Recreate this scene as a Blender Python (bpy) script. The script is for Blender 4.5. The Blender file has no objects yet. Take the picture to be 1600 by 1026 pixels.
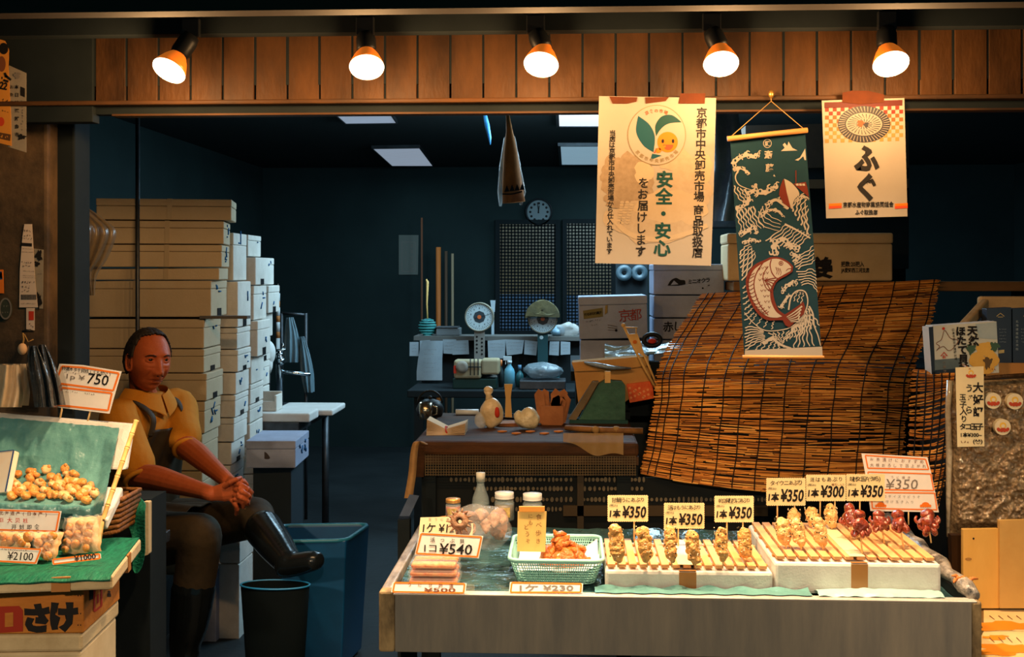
import bpy, math, random
from math import sin, cos, pi, radians, sqrt, exp
from mathutils import Vector, Matrix, noise
V = Vector
random.seed(7)
SC = bpy.context.scene
COL = SC.collection

# ---------------------------------------------------------------- camera, world, lights, exposure
F, CX, HY, CZ, TH = 1800.0, 800.0, 425.0, 1.45, radians(2.8)
cam = bpy.data.cameras.new('camera'); cam_o = bpy.data.objects.new('camera', cam); COL.objects.link(cam_o)
cam.sensor_fit = 'HORIZONTAL'; cam.sensor_width = 36; cam.lens = 36 * F / 1600
cam.shift_y = -(513 - HY) / 1600; cam.clip_start = .05
cam_o.location = (0, 0, CZ); cam_o.rotation_euler = (pi / 2, 0, TH)
SC.camera = cam_o
SC.view_settings.view_transform = 'Standard'; SC.view_settings.look = 'None'
SC.view_settings.exposure = 0.0; SC.view_settings.gamma = 1.0; SC.view_settings.use_curve_mapping = False
SC.cycles.use_denoising = True
SC.cycles.max_bounces = 7; SC.cycles.sample_clamp_indirect = 4.0
SC.cycles.transparent_max_bounces = 24

def P(px, py, Y):
    """photo pixel at distance Y into the street -> world point"""
    u = (px - CX) / F; w = -(py - HY) / F
    t = Y / (cos(TH) + u * sin(TH))
    return V(((u * cos(TH) - sin(TH)) * t, Y, CZ + w * t))
def PZ(px, py, z):
    """photo pixel on the level plane at height z -> world point"""
    u = (px - CX) / F; w = -(py - HY) / F
    t = (z - CZ) / w
    return V(((u * cos(TH) - sin(TH)) * t, (cos(TH) + u * sin(TH)) * t, z))

W = bpy.data.worlds.new('dusk'); SC.world = W; W.use_nodes = True
bg = W.node_tree.nodes['Background']; bg.inputs[0].default_value = (.13, .66, .80, 1); bg.inputs[1].default_value = .14

LAMPS = [(262, 113), (573, 108), (845, 104), (1127, 103), (1393, 103)]
LAMP_Y = 3.08
def lamp_light(name, kind, loc, energy, color, **k):
    d = bpy.data.lights.new(name, kind); d.energy = energy; d.color = color
    for a, b in k.items(): setattr(d, a, b)
    o = bpy.data.objects.new(name, d); COL.objects.link(o); o.location = loc
    return o
WARM = (1.0, .56, .23); BEAM = (1.0, .70, .43)
for lx, ly in LAMPS:
    p = P(lx, ly, LAMP_Y)
    lamp_light('spot_bulb_light', 'POINT', p + V((0, -.024, -.034)), 15.0, WARM, shadow_soft_size=.035)      # spill of the bulb
    o = lamp_light('spot_beam_light', 'SPOT', p + V((0, -.03, -.04)), 88.0, BEAM, shadow_soft_size=.04, spot_size=radians(122), spot_blend=1.0)
    o.rotation_euler = V((0, -.34, -.94)).to_track_quat('-Z', 'Y').to_euler()
# added fill spots near the camera, standing in for lamps of the stalls opposite
for loc, e, tgt in (((-1.55, .2, 1.75), 190, (50, 930, 2.85)), ((1.75, .2, 1.9), 170, (1590, 860, 3.5)), ((.2, -.6, 2.3), 260, (1000, 960, 3.0))):
    o = lamp_light('street_fill_light', 'SPOT', loc, e, BEAM, shadow_soft_size=.06, spot_size=radians(34), spot_blend=.9)
    o.rotation_euler = (P(*tgt) - V(loc)).to_track_quat('-Z', 'Y').to_euler()
# cool back room light: the ceiling panels, plus two added point fills
COOL = (.50, .80, 1.0)
def ceil_area(px, py, Y, sx, sy, e):
    p = P(px, py, Y)
    o = lamp_light('ceiling_panel_light', 'AREA', (p.x, p.y, 2.24), e, COOL, shape='RECTANGLE', size=sx, size_y=sy)
    return o
ceil_area(985, 184, 6.4, 1.0, .5, 40)
ceil_area(1010, 243, 8.4, .8, 1.2, 20)
lamp_light('cool_fill_light', 'POINT', P(1020, 215, 5.7), 62.0, COOL, shadow_soft_size=.25)  # added fill without a fixture, cools the box sides and back room
lamp_light('cool_fill_light', 'POINT', P(775, 205, 5.6), 22.0, COOL, shadow_soft_size=.25)  # second added fill, turns the sides of the box stacks bluer
ceil_area(567, 184, 6.4, .3, .5, 9)
ceil_area(630, 245, 8.4, .32, 1.2, 5)

# ---------------------------------------------------------------- materials
def lin(c):
    out = []
    for x in c[:3]:
        x = x / 255
        out.append(x / 12.92 if x <= .04045 else ((x + .055) / 1.055) ** 2.4)
    return (*out, 1)
MC = {}
def mat(name, col, rough=.6, metal=0.0, var=None, bump=None, emit=0, alpha=1.0, trans=0.0, stretch=None, sss=0, spec=None, coat=0):
    """var=(scale, colour2, amount) mixes a second colour through noise; bump=(scale, strength)"""
    if name in MC: return MC[name]
    if spec is None: spec = .5 if rough < .42 else .2
    m = bpy.data.materials.new(name); m.use_nodes = True; nt = m.node_tree; N = nt.nodes; L = nt.links
    b = N['Principled BSDF']; b.inputs['Base Color'].default_value = lin(col)
    b.inputs['Roughness'].default_value = rough; b.inputs['Metallic'].default_value = metal
    b.inputs['Alpha'].default_value = alpha; b.inputs['Transmission Weight'].default_value = trans
    b.inputs['Specular IOR Level'].default_value = spec; b.inputs['Coat Weight'].default_value = coat
    if sss:
        b.inputs['Subsurface Weight'].default_value = sss; b.inputs['Subsurface Radius'].default_value = (.01, .004, .002)
    if emit:
        b.inputs['Emission Color'].default_value = lin(col); b.inputs['Emission Strength'].default_value = emit
    if var or bump:
        tc = N.new('ShaderNodeTexCoord'); mp = N.new('ShaderNodeMapping')
        if stretch: mp.inputs['Scale'].default_value = stretch
        L.new(tc.outputs['Object'], mp.inputs['Vector'])
    if var:
        nz = N.new('ShaderNodeTexNoise'); nz.inputs['Scale'].default_value = var[0]; nz.inputs['Detail'].default_value = 6
        nz.inputs['Roughness'].default_value = .65
        cr = N.new('ShaderNodeValToRGB'); e = cr.color_ramp.elements
        e[0].position = .5 - .18; e[1].position = .5 + .18
        e[0].color = lin(col); c2 = lin(var[1]); c1 = lin(col); a = var[2]
        e[1].color = tuple(c1[i] * (1 - a) + c2[i] * a for i in range(3)) + (1,)
        L.new(mp.outputs['Vector'], nz.inputs['Vector']); L.new(nz.outputs['Fac'], cr.inputs['Fac'])
        L.new(cr.outputs['Color'], b.inputs['Base Color'])
    if bump:
        nb = N.new('ShaderNodeTexNoise'); nb.inputs['Scale'].default_value = bump[0]; nb.inputs['Detail'].default_value = 4
        bp = N.new('ShaderNodeBump'); bp.inputs['Strength'].default_value = bump[1]; bp.inputs['Distance'].default_value = .01
        L.new(mp.outputs['Vector'], nb.inputs['Vector']); L.new(nb.outputs['Fac'], bp.inputs['Height'])
        L.new(bp.outputs['Normal'], b.inputs['Normal'])
    MC[name] = m
    return m

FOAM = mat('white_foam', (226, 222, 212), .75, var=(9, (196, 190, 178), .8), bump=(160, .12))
FOAM_OLD = mat('worn_foam', (206, 186, 146), .8, var=(6, (168, 146, 108), .9), bump=(120, .12))
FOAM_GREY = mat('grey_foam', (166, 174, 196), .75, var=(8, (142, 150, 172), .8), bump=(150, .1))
WOOD_DK = mat('dark_board', (84, 54, 26), .55, var=(7, (42, 26, 12), .95), bump=(60, .25), stretch=(1, 1, .35))
WOOD_TRIM = mat('worn_trim', (86, 54, 26), .6, var=(12, (48, 36, 26), .95), bump=(40, .3), stretch=(.25, 1, 1))
WOOD_BLK = mat('near_black_wood', (30, 36, 38), .8, var=(6, (22, 28, 30), .8), spec=.1)  # near-black colour keeps parts dark that the lamps would brighten
WOOD_PALE = mat('pale_wood', (214, 172, 104), .6, var=(14, (188, 140, 76), .8), stretch=(1, 1, .2))
WOOD_SLAT = mat('fresh_slat_wood', (226, 172, 112), .6, var=(30, (208, 148, 88), .8), stretch=(1, .15, 1))
WOOD_TABLE = mat('worn_table_wood', (84, 50, 22), .75, var=(10, (34, 24, 16), .95), bump=(40, .4), stretch=(.3, 1, 1))
BAMBOO = mat('bamboo', (226, 184, 112), .45, var=(20, (200, 150, 84), .7))
PAPER = mat('white_card', (238, 232, 222), .7, var=(14, (222, 214, 204), .6))
CREAM = mat('cream_card', (236, 222, 178), .7, var=(14, (224, 206, 160), .6))
INK = mat('black_ink', (26, 24, 24), .7)
INK_G = mat('grey_ink', (120, 112, 104), .7)
INK_BR = mat('brown_ink', (120, 70, 44), .7)
ORANGE = mat('orange_ink', (236, 120, 34), .7)
RED = mat('red_ink', (190, 52, 30), .7)
BLUE_INK = mat('blue_print', (30, 92, 140), .7)
BLACK = mat('black_plastic', (22, 24, 26), .45)
STEEL = mat('brushed_steel', (150, 140, 124), .6, .15, var=(5, (110, 108, 104), .8), stretch=(3, 3, .4), bump=(30, .04))
STEEL_DK = mat('dull_steel', (88, 92, 96), .45, .8, var=(12, (60, 62, 64), .8))
TAPE = mat('brown_tape', (176, 120, 62), .35, var=(10, (158, 104, 52), .7))
TEAL_FILM = mat('teal_plastic_sheet', (104, 156, 150), .3, var=(9, (66, 118, 116), .8), bump=(26, .6))
CLEAR = mat('clear_film', (240, 240, 236), .12, alpha=.22, bump=(40, .5))
HAZE_FILM = mat('cloudy_film', (206, 206, 200), .25, alpha=.5, bump=(35, .8))
GLASS = mat('jar_glass', (200, 214, 210), .06, alpha=.32)
STRING = mat('twine', (150, 116, 66), .8)

# ---------------------------------------------------------------- mesh building
class B:
    def __init__(s): s.v = []; s.f = []; s.mi = []; s.sm = []; s.mats = []
    def mid(s, m):
        if m not in s.mats: s.mats.append(m)
        return s.mats.index(m)
    def add(s, vs, fs, m, smooth=False):
        o = len(s.v); k = s.mid(m); s.v += [V(p) for p in vs]
        for f in fs: s.f.append([o + i for i in f]); s.mi.append(k); s.sm.append(smooth)
        return s
    def hexa(s, c, m):          # c: 8 corners, bottom four (ccw) then top four
        return s.add(c, [(3, 2, 1, 0), (4, 5, 6, 7), (0, 1, 5, 4), (1, 2, 6, 5), (2, 3, 7, 6), (3, 0, 4, 7)], m)
    def box(s, c, sz, m, rot=0, mx=None):
        h = [V((x * sz[0] / 2, y * sz[1] / 2, z * sz[2] / 2)) for z in (-1, 1) for x, y in ((-1, -1), (1, -1), (1, 1), (-1, 1))]
        R = mx if mx else Matrix.Rotation(rot, 3, 'Z')
        return s.hexa([V(c) + R @ p for p in h], m)
    def bbox(s, a, b, m):
        return s.box((V(a) + V(b)) / 2, [abs(b[i] - a[i]) for i in range(3)], m)
    def tube(s, pts, r, m, seg=8, cap=True, smooth=True, closed=False, flat=1.0, up=None):
        pts = [V(p) for p in pts]; n = len(pts)
        rr = r if isinstance(r, (list, tuple)) else [r] * n
        vs = []; ref = None
        for i, p in enumerate(pts):
            if closed: t = pts[(i + 1) % n] - pts[i - 1]
            else: t = pts[min(i + 1, n - 1)] - pts[max(i - 1, 0)]
            t = t.normalized() if t.length > 1e-9 else V((0, 0, 1))
            if ref is None:
                ref = V(up) if up else (V((0, 0, 1)) if abs(t.z) < .9 else V((1, 0, 0)))
            a = (ref - t * ref.dot(t)); a = a.normalized() if a.length > 1e-6 else t.orthogonal().normalized()
            ref = a; b = t.cross(a)
            for k in range(seg):
                th = 2 * pi * k / seg
                vs.append(p + a * cos(th) * rr[i] * flat + b * sin(th) * rr[i])
        fs = []
        for i in range(n if closed else n - 1):
            j = (i + 1) % n
            for k in range(seg):
                l = (k + 1) % seg
                fs.append((i * seg + k, i * seg + l, j * seg + l, j * seg + k))
        if cap and not closed: fs += [tuple(range(seg))[::-1], tuple(range((n - 1) * seg, n * seg))]
        return s.add(vs, fs, m, smooth)
    def lathe(s, prof, c, m, seg=24, mx=None, smooth=True, cap=True):
        c = V(c); R = mx if mx else Matrix.Identity(3); vs = []
        for r, z in prof:
            for k in range(seg):
                a = 2 * pi * k / seg; vs.append(c + R @ V((r * cos(a), r * sin(a), z)))
        fs = []; n = len(prof)
        for i in range(n - 1):
            for k in range(seg):
                l = (k + 1) % seg; fs.append((i * seg + k, i * seg + l, (i + 1) * seg + l, (i + 1) * seg + k))
        if cap: fs += [tuple(range(seg))[::-1], tuple(range((n - 1) * seg, n * seg))]
        return s.add(vs, fs, m, smooth)
    def ball(s, c, r, m, nu=16, nv=10, mx=None, nz=0, nf=30, seed=0):
        r = (r, r, r) if not isinstance(r, (tuple, list)) else r
        c = V(c); R = mx if mx else Matrix.Identity(3); vs = []
        for j in range(nv + 1):
            ph = -pi / 2 + pi * j / nv
            for i in range(nu):
                la = 2 * pi * i / nu
                d = V((cos(ph) * cos(la), cos(ph) * sin(la), sin(ph)))
                p = V((d.x * r[0], d.y * r[1], d.z * r[2]))
                if nz: p = p * (1 + nz * noise.noise((c + p) * nf + V((seed, seed, seed))))
                vs.append(c + R @ p)
        fs = [(j * nu + i, j * nu + (i + 1) % nu, (j + 1) * nu + (i + 1) % nu, (j + 1) * nu + i) for j in range(nv) for i in range(nu)]
        return s.add(vs, fs, m, True)
    def grid(s, fn, nu, nv, m, smooth=True, thick=0, thick_dir=None):
        vs = [fn(i / nu, j / nv) for j in range(nv + 1) for i in range(nu + 1)]
        q = lambda i, j: j * (nu + 1) + i
        fs = [(q(i, j), q(i + 1, j), q(i + 1, j + 1), q(i, j + 1)) for j in range(nv) for i in range(nu)]
        s.add(vs, fs, m, smooth)
        if thick:
            d = V(thick_dir) * thick; k = len(vs)
            vb = [V(p) + d for p in vs]
            s.add(vb, [f[::-1] for f in fs], m, smooth)
            rim = [q(i, 0) for i in range(nu)] + [q(nu, j) for j in range(nv)] + [q(i, nv) for i in range(nu, 0, -1)] + [q(0, j) for j in range(nv, 0, -1)]
            vv = [vs[i] for i in rim] + [vb[i] for i in rim]; L = len(rim)
            s.add(vv, [(i, i + L, (i + 1) % L + L, (i + 1) % L) for i in range(L)], m)
        return s
    def build(s, name, parent=None, label=None, cat=None, group=None, kind=None, bevel=0, mods=(), origin=None):
        me = bpy.data.meshes.new(name)
        if parent is not None: o0 = parent_world(parent)
        elif origin is not None: o0 = V(origin)
        else:
            xs = [p.x for p in s.v]; ys = [p.y for p in s.v]; zs = [p.z for p in s.v]
            o0 = V(((min(xs) + max(xs)) / 2, (min(ys) + max(ys)) / 2, min(zs)))
        me.from_pydata([p - o0 for p in s.v], [], s.f)
        for m in s.mats: me.materials.append(m)
        me.polygons.foreach_set('material_index', s.mi); me.polygons.foreach_set('use_smooth', s.sm)
        me.update()
        o = bpy.data.objects.new(name, me); COL.objects.link(o)
        if parent is not None: o.parent = parent
        else: o.location = o0
        if bevel:
            b = o.modifiers.new('edge', 'BEVEL'); b.width = bevel; b.segments = 2; b.limit_method = 'ANGLE'; b.angle_limit = radians(50)
        for md in mods:
            q = o.modifiers.new(md[0], md[1])
            for a, b in md[2].items(): setattr(q, a, b)
        return tag(o, label, cat, group, kind)
def parent_world(o):
    l = V(o.location)
    while o.parent is not None: o = o.parent; l = l + V(o.location)
    return l
def tag(o, label=None, cat=None, group=None, kind=None):
    for k, x in (('label', label), ('category', cat), ('group', group), ('kind', kind)):
        if x: o[k] = x
    return o
def thing(name, label, cat, loc, group=None):
    o = bpy.data.objects.new(name, None); COL.objects.link(o); o.location = V(loc); o.empty_display_size = .05
    return tag(o, label, cat, group)

# ---------------------------------------------------------------- flat sheets and lettering
class PL:
    """a plane in the place; at() finds the point of it seen at a photo pixel"""
    def __init__(s, o, n): s.o = V(o); s.n = V(n).normalized()
    @staticmethod
    def y(Y): return PL((0, Y, 0), (0, -1, 0))
    @staticmethod
    def three(a, b, c):
        n = (b - a).cross(c - a); n.normalize()
        if n.dot(V((0, 0, CZ)) - a) < 0: n = -n
        return PL(a, n)
    def at(s, px, py, off=0):
        e = V((0, 0, CZ)); d = P(px, py, 1.0) - e
        t = (s.o - e).dot(s.n) / d.dot(s.n)
        return e + d * t + s.n * off
def area2(p): return sum(p[i][0] * p[(i + 1) % len(p)][1] - p[(i + 1) % len(p)][0] * p[i][1] for i in range(len(p)))
def slab(b, pl, px, th, m, m_edge=None, off=0):
    """a sheet with outline px (photo pixels), front on the plane, th thick behind"""
    if area2(px) > 0: px = px[::-1]
    f = [pl.at(x, y, off) for x, y in px]; k = [p - pl.n * th for p in f]; n = len(f)
    b.add(f + k, [tuple(range(n))], m)
    b.add(f + k, [tuple(range(n, 2 * n))[::-1]] + [(i, i + n, (i + 1) % n + n, (i + 1) % n) for i in range(n)], m_edge or m)
def shape(b, pl, px, m, off=.0006):
    if area2(px) > 0: px = px[::-1]
    b.add([pl.at(x, y, off) for x, y in px], [tuple(range(len(px)))], m)
def disc(b, pl, cx, cy, rx, ry, m, off=.0006, n=28, a0=0, a1=2 * pi):
    shape(b, pl, [(cx + rx * cos(a0 + (a1 - a0) * i / n), cy + ry * sin(a0 + (a1 - a0) * i / n)) for i in range(n if a1 - a0 > 6.28 else n + 1)], m, off)
def ring(b, pl, cx, cy, rx, ry, w, m, off=.0006, n=36):
    o = [pl.at(cx + rx * cos(2 * pi * i / n), cy - ry * sin(2 * pi * i / n), off) for i in range(n)]
    q = [pl.at(cx + (rx - w) * cos(2 * pi * i / n), cy - (ry - w) * sin(2 * pi * i / n), off) for i in range(n)]
    b.add(o + q, [(i, (i + 1) % n, (i + 1) % n + n, i + n) for i in range(n)], m)
def spline(p, n=10):
    """Catmull-Rom through 2-D or 3-D points"""
    out = []; L = len(p); p = [tuple(x) for x in p]
    for i in range(L - 1):
        a, q, c, d = p[max(i - 1, 0)], p[i], p[i + 1], p[min(i + 2, L - 1)]
        for k in range(n):
            t = k / n
            out.append(tuple(.5 * (2 * q[j] + (c[j] - a[j]) * t + (2 * a[j] - 5 * q[j] + 4 * c[j] - d[j]) * t * t + (3 * q[j] - a[j] - 3 * c[j] + d[j]) * t ** 3) for j in range(len(q))))
    out.append(p[-1]); return out
def stroke(b, pl, pts, w0, w1, m, off=.0006, n=6, smooth=True):
    q = spline(pts, n) if smooth and len(pts) > 2 else pts
    L = []; R = []; N = len(q)
    for i, (x, y) in enumerate(q):
        a = q[max(i - 1, 0)]; c = q[min(i + 1, N - 1)]; dx, dy = c[0] - a[0], c[1] - a[1]; l = sqrt(dx * dx + dy * dy) or 1
        w = (w0 + (w1 - w0) * i / (N - 1)) / 2
        L.append((x - dy / l * w, y + dx / l * w)); R.append((x + dy / l * w, y - dx / l * w))
    vs = [pl.at(x, y, off) for x, y in L] + [pl.at(x, y, off) for x, y in R]
    b.add(vs, [(i, i + 1, N + i + 1, N + i) for i in range(N - 1)], m)
GL = {}
def glyph(ch, bold):
    k = (ch, bold)
    if k not in GL:
        c = bpy.data.curves.new('g', 'FONT'); c.body = ch; c.size = 1; c.resolution_u = 2; c.offset = bold; c.fill_mode = 'FRONT'
        o = bpy.data.objects.new('g', c); COL.objects.link(o)
        dg = bpy.context.evaluated_depsgraph_get(); e = o.evaluated_get(dg)
        me = bpy.data.meshes.new_from_object(e)
        vs = [(v.co.x, v.co.y) for v in me.vertices]; fs = [tuple(p.vertices) for p in me.polygons]
        bpy.data.objects.remove(o); bpy.data.curves.remove(c); bpy.data.meshes.remove(me)
        bx = (min(v[0] for v in vs), max(v[0] for v in vs), min(v[1] for v in vs), max(v[1] for v in vs)) if vs else (0, 1, 0, 1)
        GL[k] = (vs, fs, bx)
    return GL[k]
def txt(b, pl, s, bx, m, bold=.0, off=.0012, rot=0, shear=0):
    """lettering fitted into the photo box bx"""
    vs, fs, g = glyph(s, bold); x0, y0, x1, y1 = bx; cx, cy = (x0 + x1) / 2, (y0 + y1) / 2
    sx = (x1 - x0) / (g[1] - g[0]); sy = (y1 - y0) / (g[3] - g[2]); c, r = cos(rot), sin(rot); q = []
    for x, y in vs:
        X = (x - (g[0] + g[1]) / 2) * sx; Y = -(y - (g[2] + g[3]) / 2) * sy; X -= Y * shear
        q.append(pl.at(cx + X * c - Y * r, cy + X * r + Y * c, off))
    b.add(q, fs, m)
def line(b, pl, s, p0, p1, size, m, bold=0.0, off=.0012, jit=0, rot=0, asp=1.0):
    """characters spread evenly from p0 to p1 (centres), each one size px high"""
    n = len(s); rnd = random.Random(s)
    for i, ch in enumerate(s):
        if ch in ' \u3000': continue
        t = i / (n - 1) if n > 1 else .5
        cx, cy = p0[0] + (p1[0] - p0[0]) * t, p0[1] + (p1[1] - p0[1]) * t
        vs, fs, g = glyph(ch, bold); mx = (g[0] + g[1]) / 2
        a = rot + rnd.uniform(-jit, jit) * .25; z = size * (1 + rnd.uniform(-jit, jit) * .25); c, r = cos(a), sin(a)
        q = []
        for x, y in vs:
            X = (x - mx) * z * asp; Y = -(y - .38) * z
            q.append(pl.at(cx + X * c - Y * r, cy + X * r + Y * c, off))
        b.add(q, fs, m)
def scribble(b, pl, x0, y0, x1, y1, m, h=3, off=.001, seed=0):
    """a line too small to read: short dark strokes"""
    rnd = random.Random(seed + x0 * 3 + y0); n = max(2, int(sqrt((x1 - x0) ** 2 + (y1 - y0) ** 2) / (h * 1.05)))
    for i in range(n):
        t = (i + .5) / n; cx, cy = x0 + (x1 - x0) * t, y0 + (y1 - y0) * t
        for k in range(2):
            a = (cx + rnd.uniform(-.4, .4) * h, cy + rnd.uniform(-.5, .5) * h); c = (cx + rnd.uniform(-.4, .4) * h, cy + rnd.uniform(-.5, .5) * h)
            stroke(b, pl, [a, c], h * .22, h * .22, m, off)
def lerp(a, b, t): return a + (b - a) * t
# ---------------------------------------------------------------- the setting
FLOOR_M = mat('wet_dark_floor', (44, 50, 52), .55, var=(3, (32, 38, 40), .9), bump=(25, .15))
WALL_M = mat('dim_wall', (33, 48, 47), .85, var=(2, (25, 38, 38), .8))
CEIL_M = mat('dim_ceiling', (38, 46, 46), .85)
def struct(b, name, **k): return b.build(name, kind='structure', **k)
b = B(); b.bbox((-6, -3, -.1), (6, 11, 0), FLOOR_M); struct(b, 'floor')
XL, XR, YB = -2.55, 3.6, 9.5
b = B(); b.bbox((XL - .1, 3.5, 0), (XL, YB + .1, 2.5), WALL_M); struct(b, 'wall_left')
b = B(); b.bbox((XR, 3.5, 0), (XR + .1, YB + .1, 2.5), WALL_M); struct(b, 'wall_right')
b = B(); b.bbox((XL - .1, YB, 0), (XR + .1, YB + .1, 2.5), WALL_M); struct(b, 'wall_back')
b = B(); b.bbox((XL - .1, 3.5, 2.32), (XR + .1, YB + .1, 2.42), CEIL_M); struct(b, 'ceiling')

# fascia of upright boards over the opening
FY = 3.35
zt, zb = P(875, 44, FY).z, P(875, 154, FY).z
b = B()
x0 = P(148, 100, FY).x; step = .0962; x = x0
rnd = random.Random(3)
while x < 2.6:
    b.bbox((x + .003, FY - rnd.uniform(0, .004), zb), (x + step - .003, FY + .03, zt), WOOD_DK); x += step
b.bbox((x0, FY + .006, zb), (x, FY + .04, zt), WOOD_BLK)
b.bbox((-2.6, FY - .01, zb - .06), (x0 - .002, FY + .04, zt), WOOD_BLK)
struct(b, 'wall_front', bevel=.002)
b = B(); b.bbox((-2.6, FY - .03, P(875, 161, FY).z), (2.9, FY + .05, zb), WOOD_TRIM); struct(b, 'trim_1', bevel=.004)
b = B(); b.bbox((-2.6, FY + .012, P(875, 173, FY).z), (2.9, FY + .05, P(875, 161, FY).z), WOOD_BLK)
struct(b, 'trim_2')
b = B(); b.bbox((x0 + .05, FY + .004, P(875, 176, FY).z), (2.9, FY + .05, P(875, 173, FY).z), WOOD_TRIM); struct(b, 'trim_3')
BY = 3.13
b = B(); b.bbox((-2.4, BY, P(875, 47, BY).z), (2.6, BY + .05, P(875, 12, BY).z), WOOD_BLK); struct(b, 'trim_4')
b = B(); b.bbox((-2.4, 2.66, P(875, 11, 2.66).z), (2.6, 2.72, P(875, 11, 2.66).z + .12), mat('eave_wood', (52, 38, 26), .8, var=(9, (30, 24, 20), .9), stretch=(.2, 1, 1))); struct(b, 'trim_5')
b = B(); b.bbox((-3.2, 2.5, 2.40), (3.2, 3.5, 2.46), WOOD_BLK); struct(b, 'roof_eave')
b = B(); b.bbox((-2.6, FY, 2.0), (2.9, FY + .14, 2.45), WOOD_BLK); struct(b, 'beam')

# street pillar at the left edge, near-black post beside it
PIL = mat('rusty_pillar', (96, 76, 54), .75, var=(5, (26, 26, 26), 1.0), bump=(24, .4))
PLY = 3.45
b = B(); b.bbox((P(-160, 500, PLY).x, PLY, 0), (P(74, 500, PLY).x, PLY + .3, 2.2), PIL); struct(b, 'pillar', bevel=.01)
b = B(); b.bbox((P(75, 500, 3.5).x + .01, 3.52, 0), (P(112, 500, 3.5).x, 3.64, 2.1), WOOD_BLK); struct(b, 'pillar_inner', bevel=.006)

# windows in the back wall, patterned glass lit from the yard behind
def window(n, xa, xb, ya, yb):
    Y = YB - .05; pl = PL.y(Y)
    b = B(); w = 7
    fm = WOOD_BLK
    for (a, c, d, e) in ((xa - w, ya - w, xb + w, ya), (xa - w, yb, xb + w, yb + w), (xa - w, ya, xa, yb), (xb, ya, xb + w, yb)):
        slab(b, pl, [(a, c), (d, c), (d, e), (a, e)], .05, fm)
    r = struct(b, 'window_%d' % n)
    q = B(); pl2 = PL.y(Y + .02); ys = ya + (yb - ya) * .66
    up = mat('olive_glass', (120, 104, 62), .3, emit=.13, var=(3, (60, 58, 44), .9)); lo = mat('blue_glass', (70, 110, 150), .3, emit=.15, var=(3, (50, 70, 90), .9))
    slab(q, pl2, [(xa, ya), (xb, ya), (xb, ys), (xa, ys)], .006, up); slab(q, pl2, [(xa, ys), (xb, ys), (xb, yb), (xa, yb)], .006, lo)
    gl = PL.y(Y + .012); s = 5.2; k = xa + s / 2
    while k < xb: slab(q, gl, [(k - 1.1, ya), (k + 1.1, ya), (k + 1.1, yb), (k - 1.1, yb)], .004, fm); k += s
    k = ya + s / 2
    while k < yb: slab(q, gl, [(xa, k - 1.1), (xb, k - 1.1), (xb, k + 1.1), (xa, k + 1.1)], .004, fm); k += s
    o = q.build('pane', r)
window(1, 781, 868, 350, 516)
window(2, 886, 955, 349, 520)
window(3, 1163, 1200, 340, 420)

# ---------------------------------------------------------------- spot lamps along the fascia
LAMP_LABELS = ['leftmost glowing spot lamp under the eave, its face turned a little left', 'glowing spot lamp second from left, above the empty dark doorway',
               'glowing spot lamp in the middle of the row, above the wall clock', 'glowing spot lamp above the market safety poster', 'rightmost glowing spot lamp, above the blowfish poster']
LENS = mat('lamp_face', (255, 236, 208), .4, emit=5.0)
NECK = mat('hot_bulb_glass', (255, 132, 38), .3, emit=.38)
for i, (lx, ly) in enumerate(LAMPS):
    p = P(lx, ly, LAMP_Y); n = V(((-.28, .1, -.1, 0, .03)[i], -.56, -.83)).normalized()
    z = -n; x = z.cross(V((0, 1, 0))).normalized(); y = z.cross(x); R = Matrix((x, y, z)).transposed()
    r = thing('spot_lamp', LAMP_LABELS[i], 'lamp', (p.x, BY - .01, P(875, 47, BY).z), 'spot lamps along the eave')
    q = B(); q.lathe([(0, 0), (.022, .003), (.040, .002), (.0455, .004)], p - n * .001, LENS, 28, R, cap=False); q.lathe([(.0455, .004), (.047, .008)], p, LENS, 28, R, cap=False); q.build('lens', r)
    q = B(); q.lathe([(.047, .008), (.044, .02), (.034, .045), (.024, .062), (.021, .072)], p, NECK, 28, R); q.build('reflector', r)
    a = p + z * .066; top = V((p.x + (.05, -.012, -.015, -.02, 0)[i], BY + .0, P(875, 50, BY).z + .0)); d = (top - a)
    q = B(); q.tube([a, a + d * .15, a + d * .7, a + d], [.024, .027, .027, .022], BLACK, 14); q.build('socket', r)
    q = B(); q.box((top.x, BY - .004, top.z + .02), (.05, .02, .05), BLACK); q.build('bracket', r, bevel=.003)

# ---------------------------------------------------------------- ceiling light panels of the back room
ZC = 2.30
def panel(c, label, m):
    q = [PZ(x, y, ZC) for x, y in c]
    r = thing('ceiling_light', label, 'light', sum(q, V()) / 4 + V((0, 0, .018)), 'light panels in the back ceiling')
    k = B(); k.add([p for p in q] + [p + V((0, 0, .012)) for p in q], [(0, 1, 2, 3), (7, 6, 5, 4), (0, 4, 5, 1), (1, 5, 6, 2), (2, 6, 7, 3), (3, 7, 4, 0)], m); k.build('diffuser', r)
    ce = sum(q, V()) / 4; k = B()
    o = [ce + (p - ce) * 1.05 for p in q]
    for i in range(4):
        j = (i + 1) % 4; lo = [q[i], q[j], o[j], o[i]]; k.hexa([p + V((0, 0, -.004)) for p in lo] + [p + V((0, 0, .018)) for p in lo], STEEL_DK)
    k.build('frame', r)
DIM1 = mat('dim_diffuser', (170, 186, 206), .4, emit=.55, var=(1.4, (110, 128, 146), .9))
DIM2 = mat('blue_diffuser', (150, 186, 206), .4, emit=.6, var=(1.6, (70, 150, 170), .9))
LIT = mat('lit_diffuser', (226, 230, 234), .4, emit=1.0)
panel([(525, 179), (608, 176), (619, 192), (541, 193)], 'narrow grey ceiling light panel just below the fascia trim, upper left', DIM1)
panel([(583, 232), (655, 231), (676, 259), (613, 259)], 'slanting grey ceiling light panel lowest on the left, over the dark doorway', DIM1)
panel([(873, 171), (1068, 171), (1061, 197), (874, 197)], 'bright white ceiling light panel cut off by the safety poster', LIT)
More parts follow.
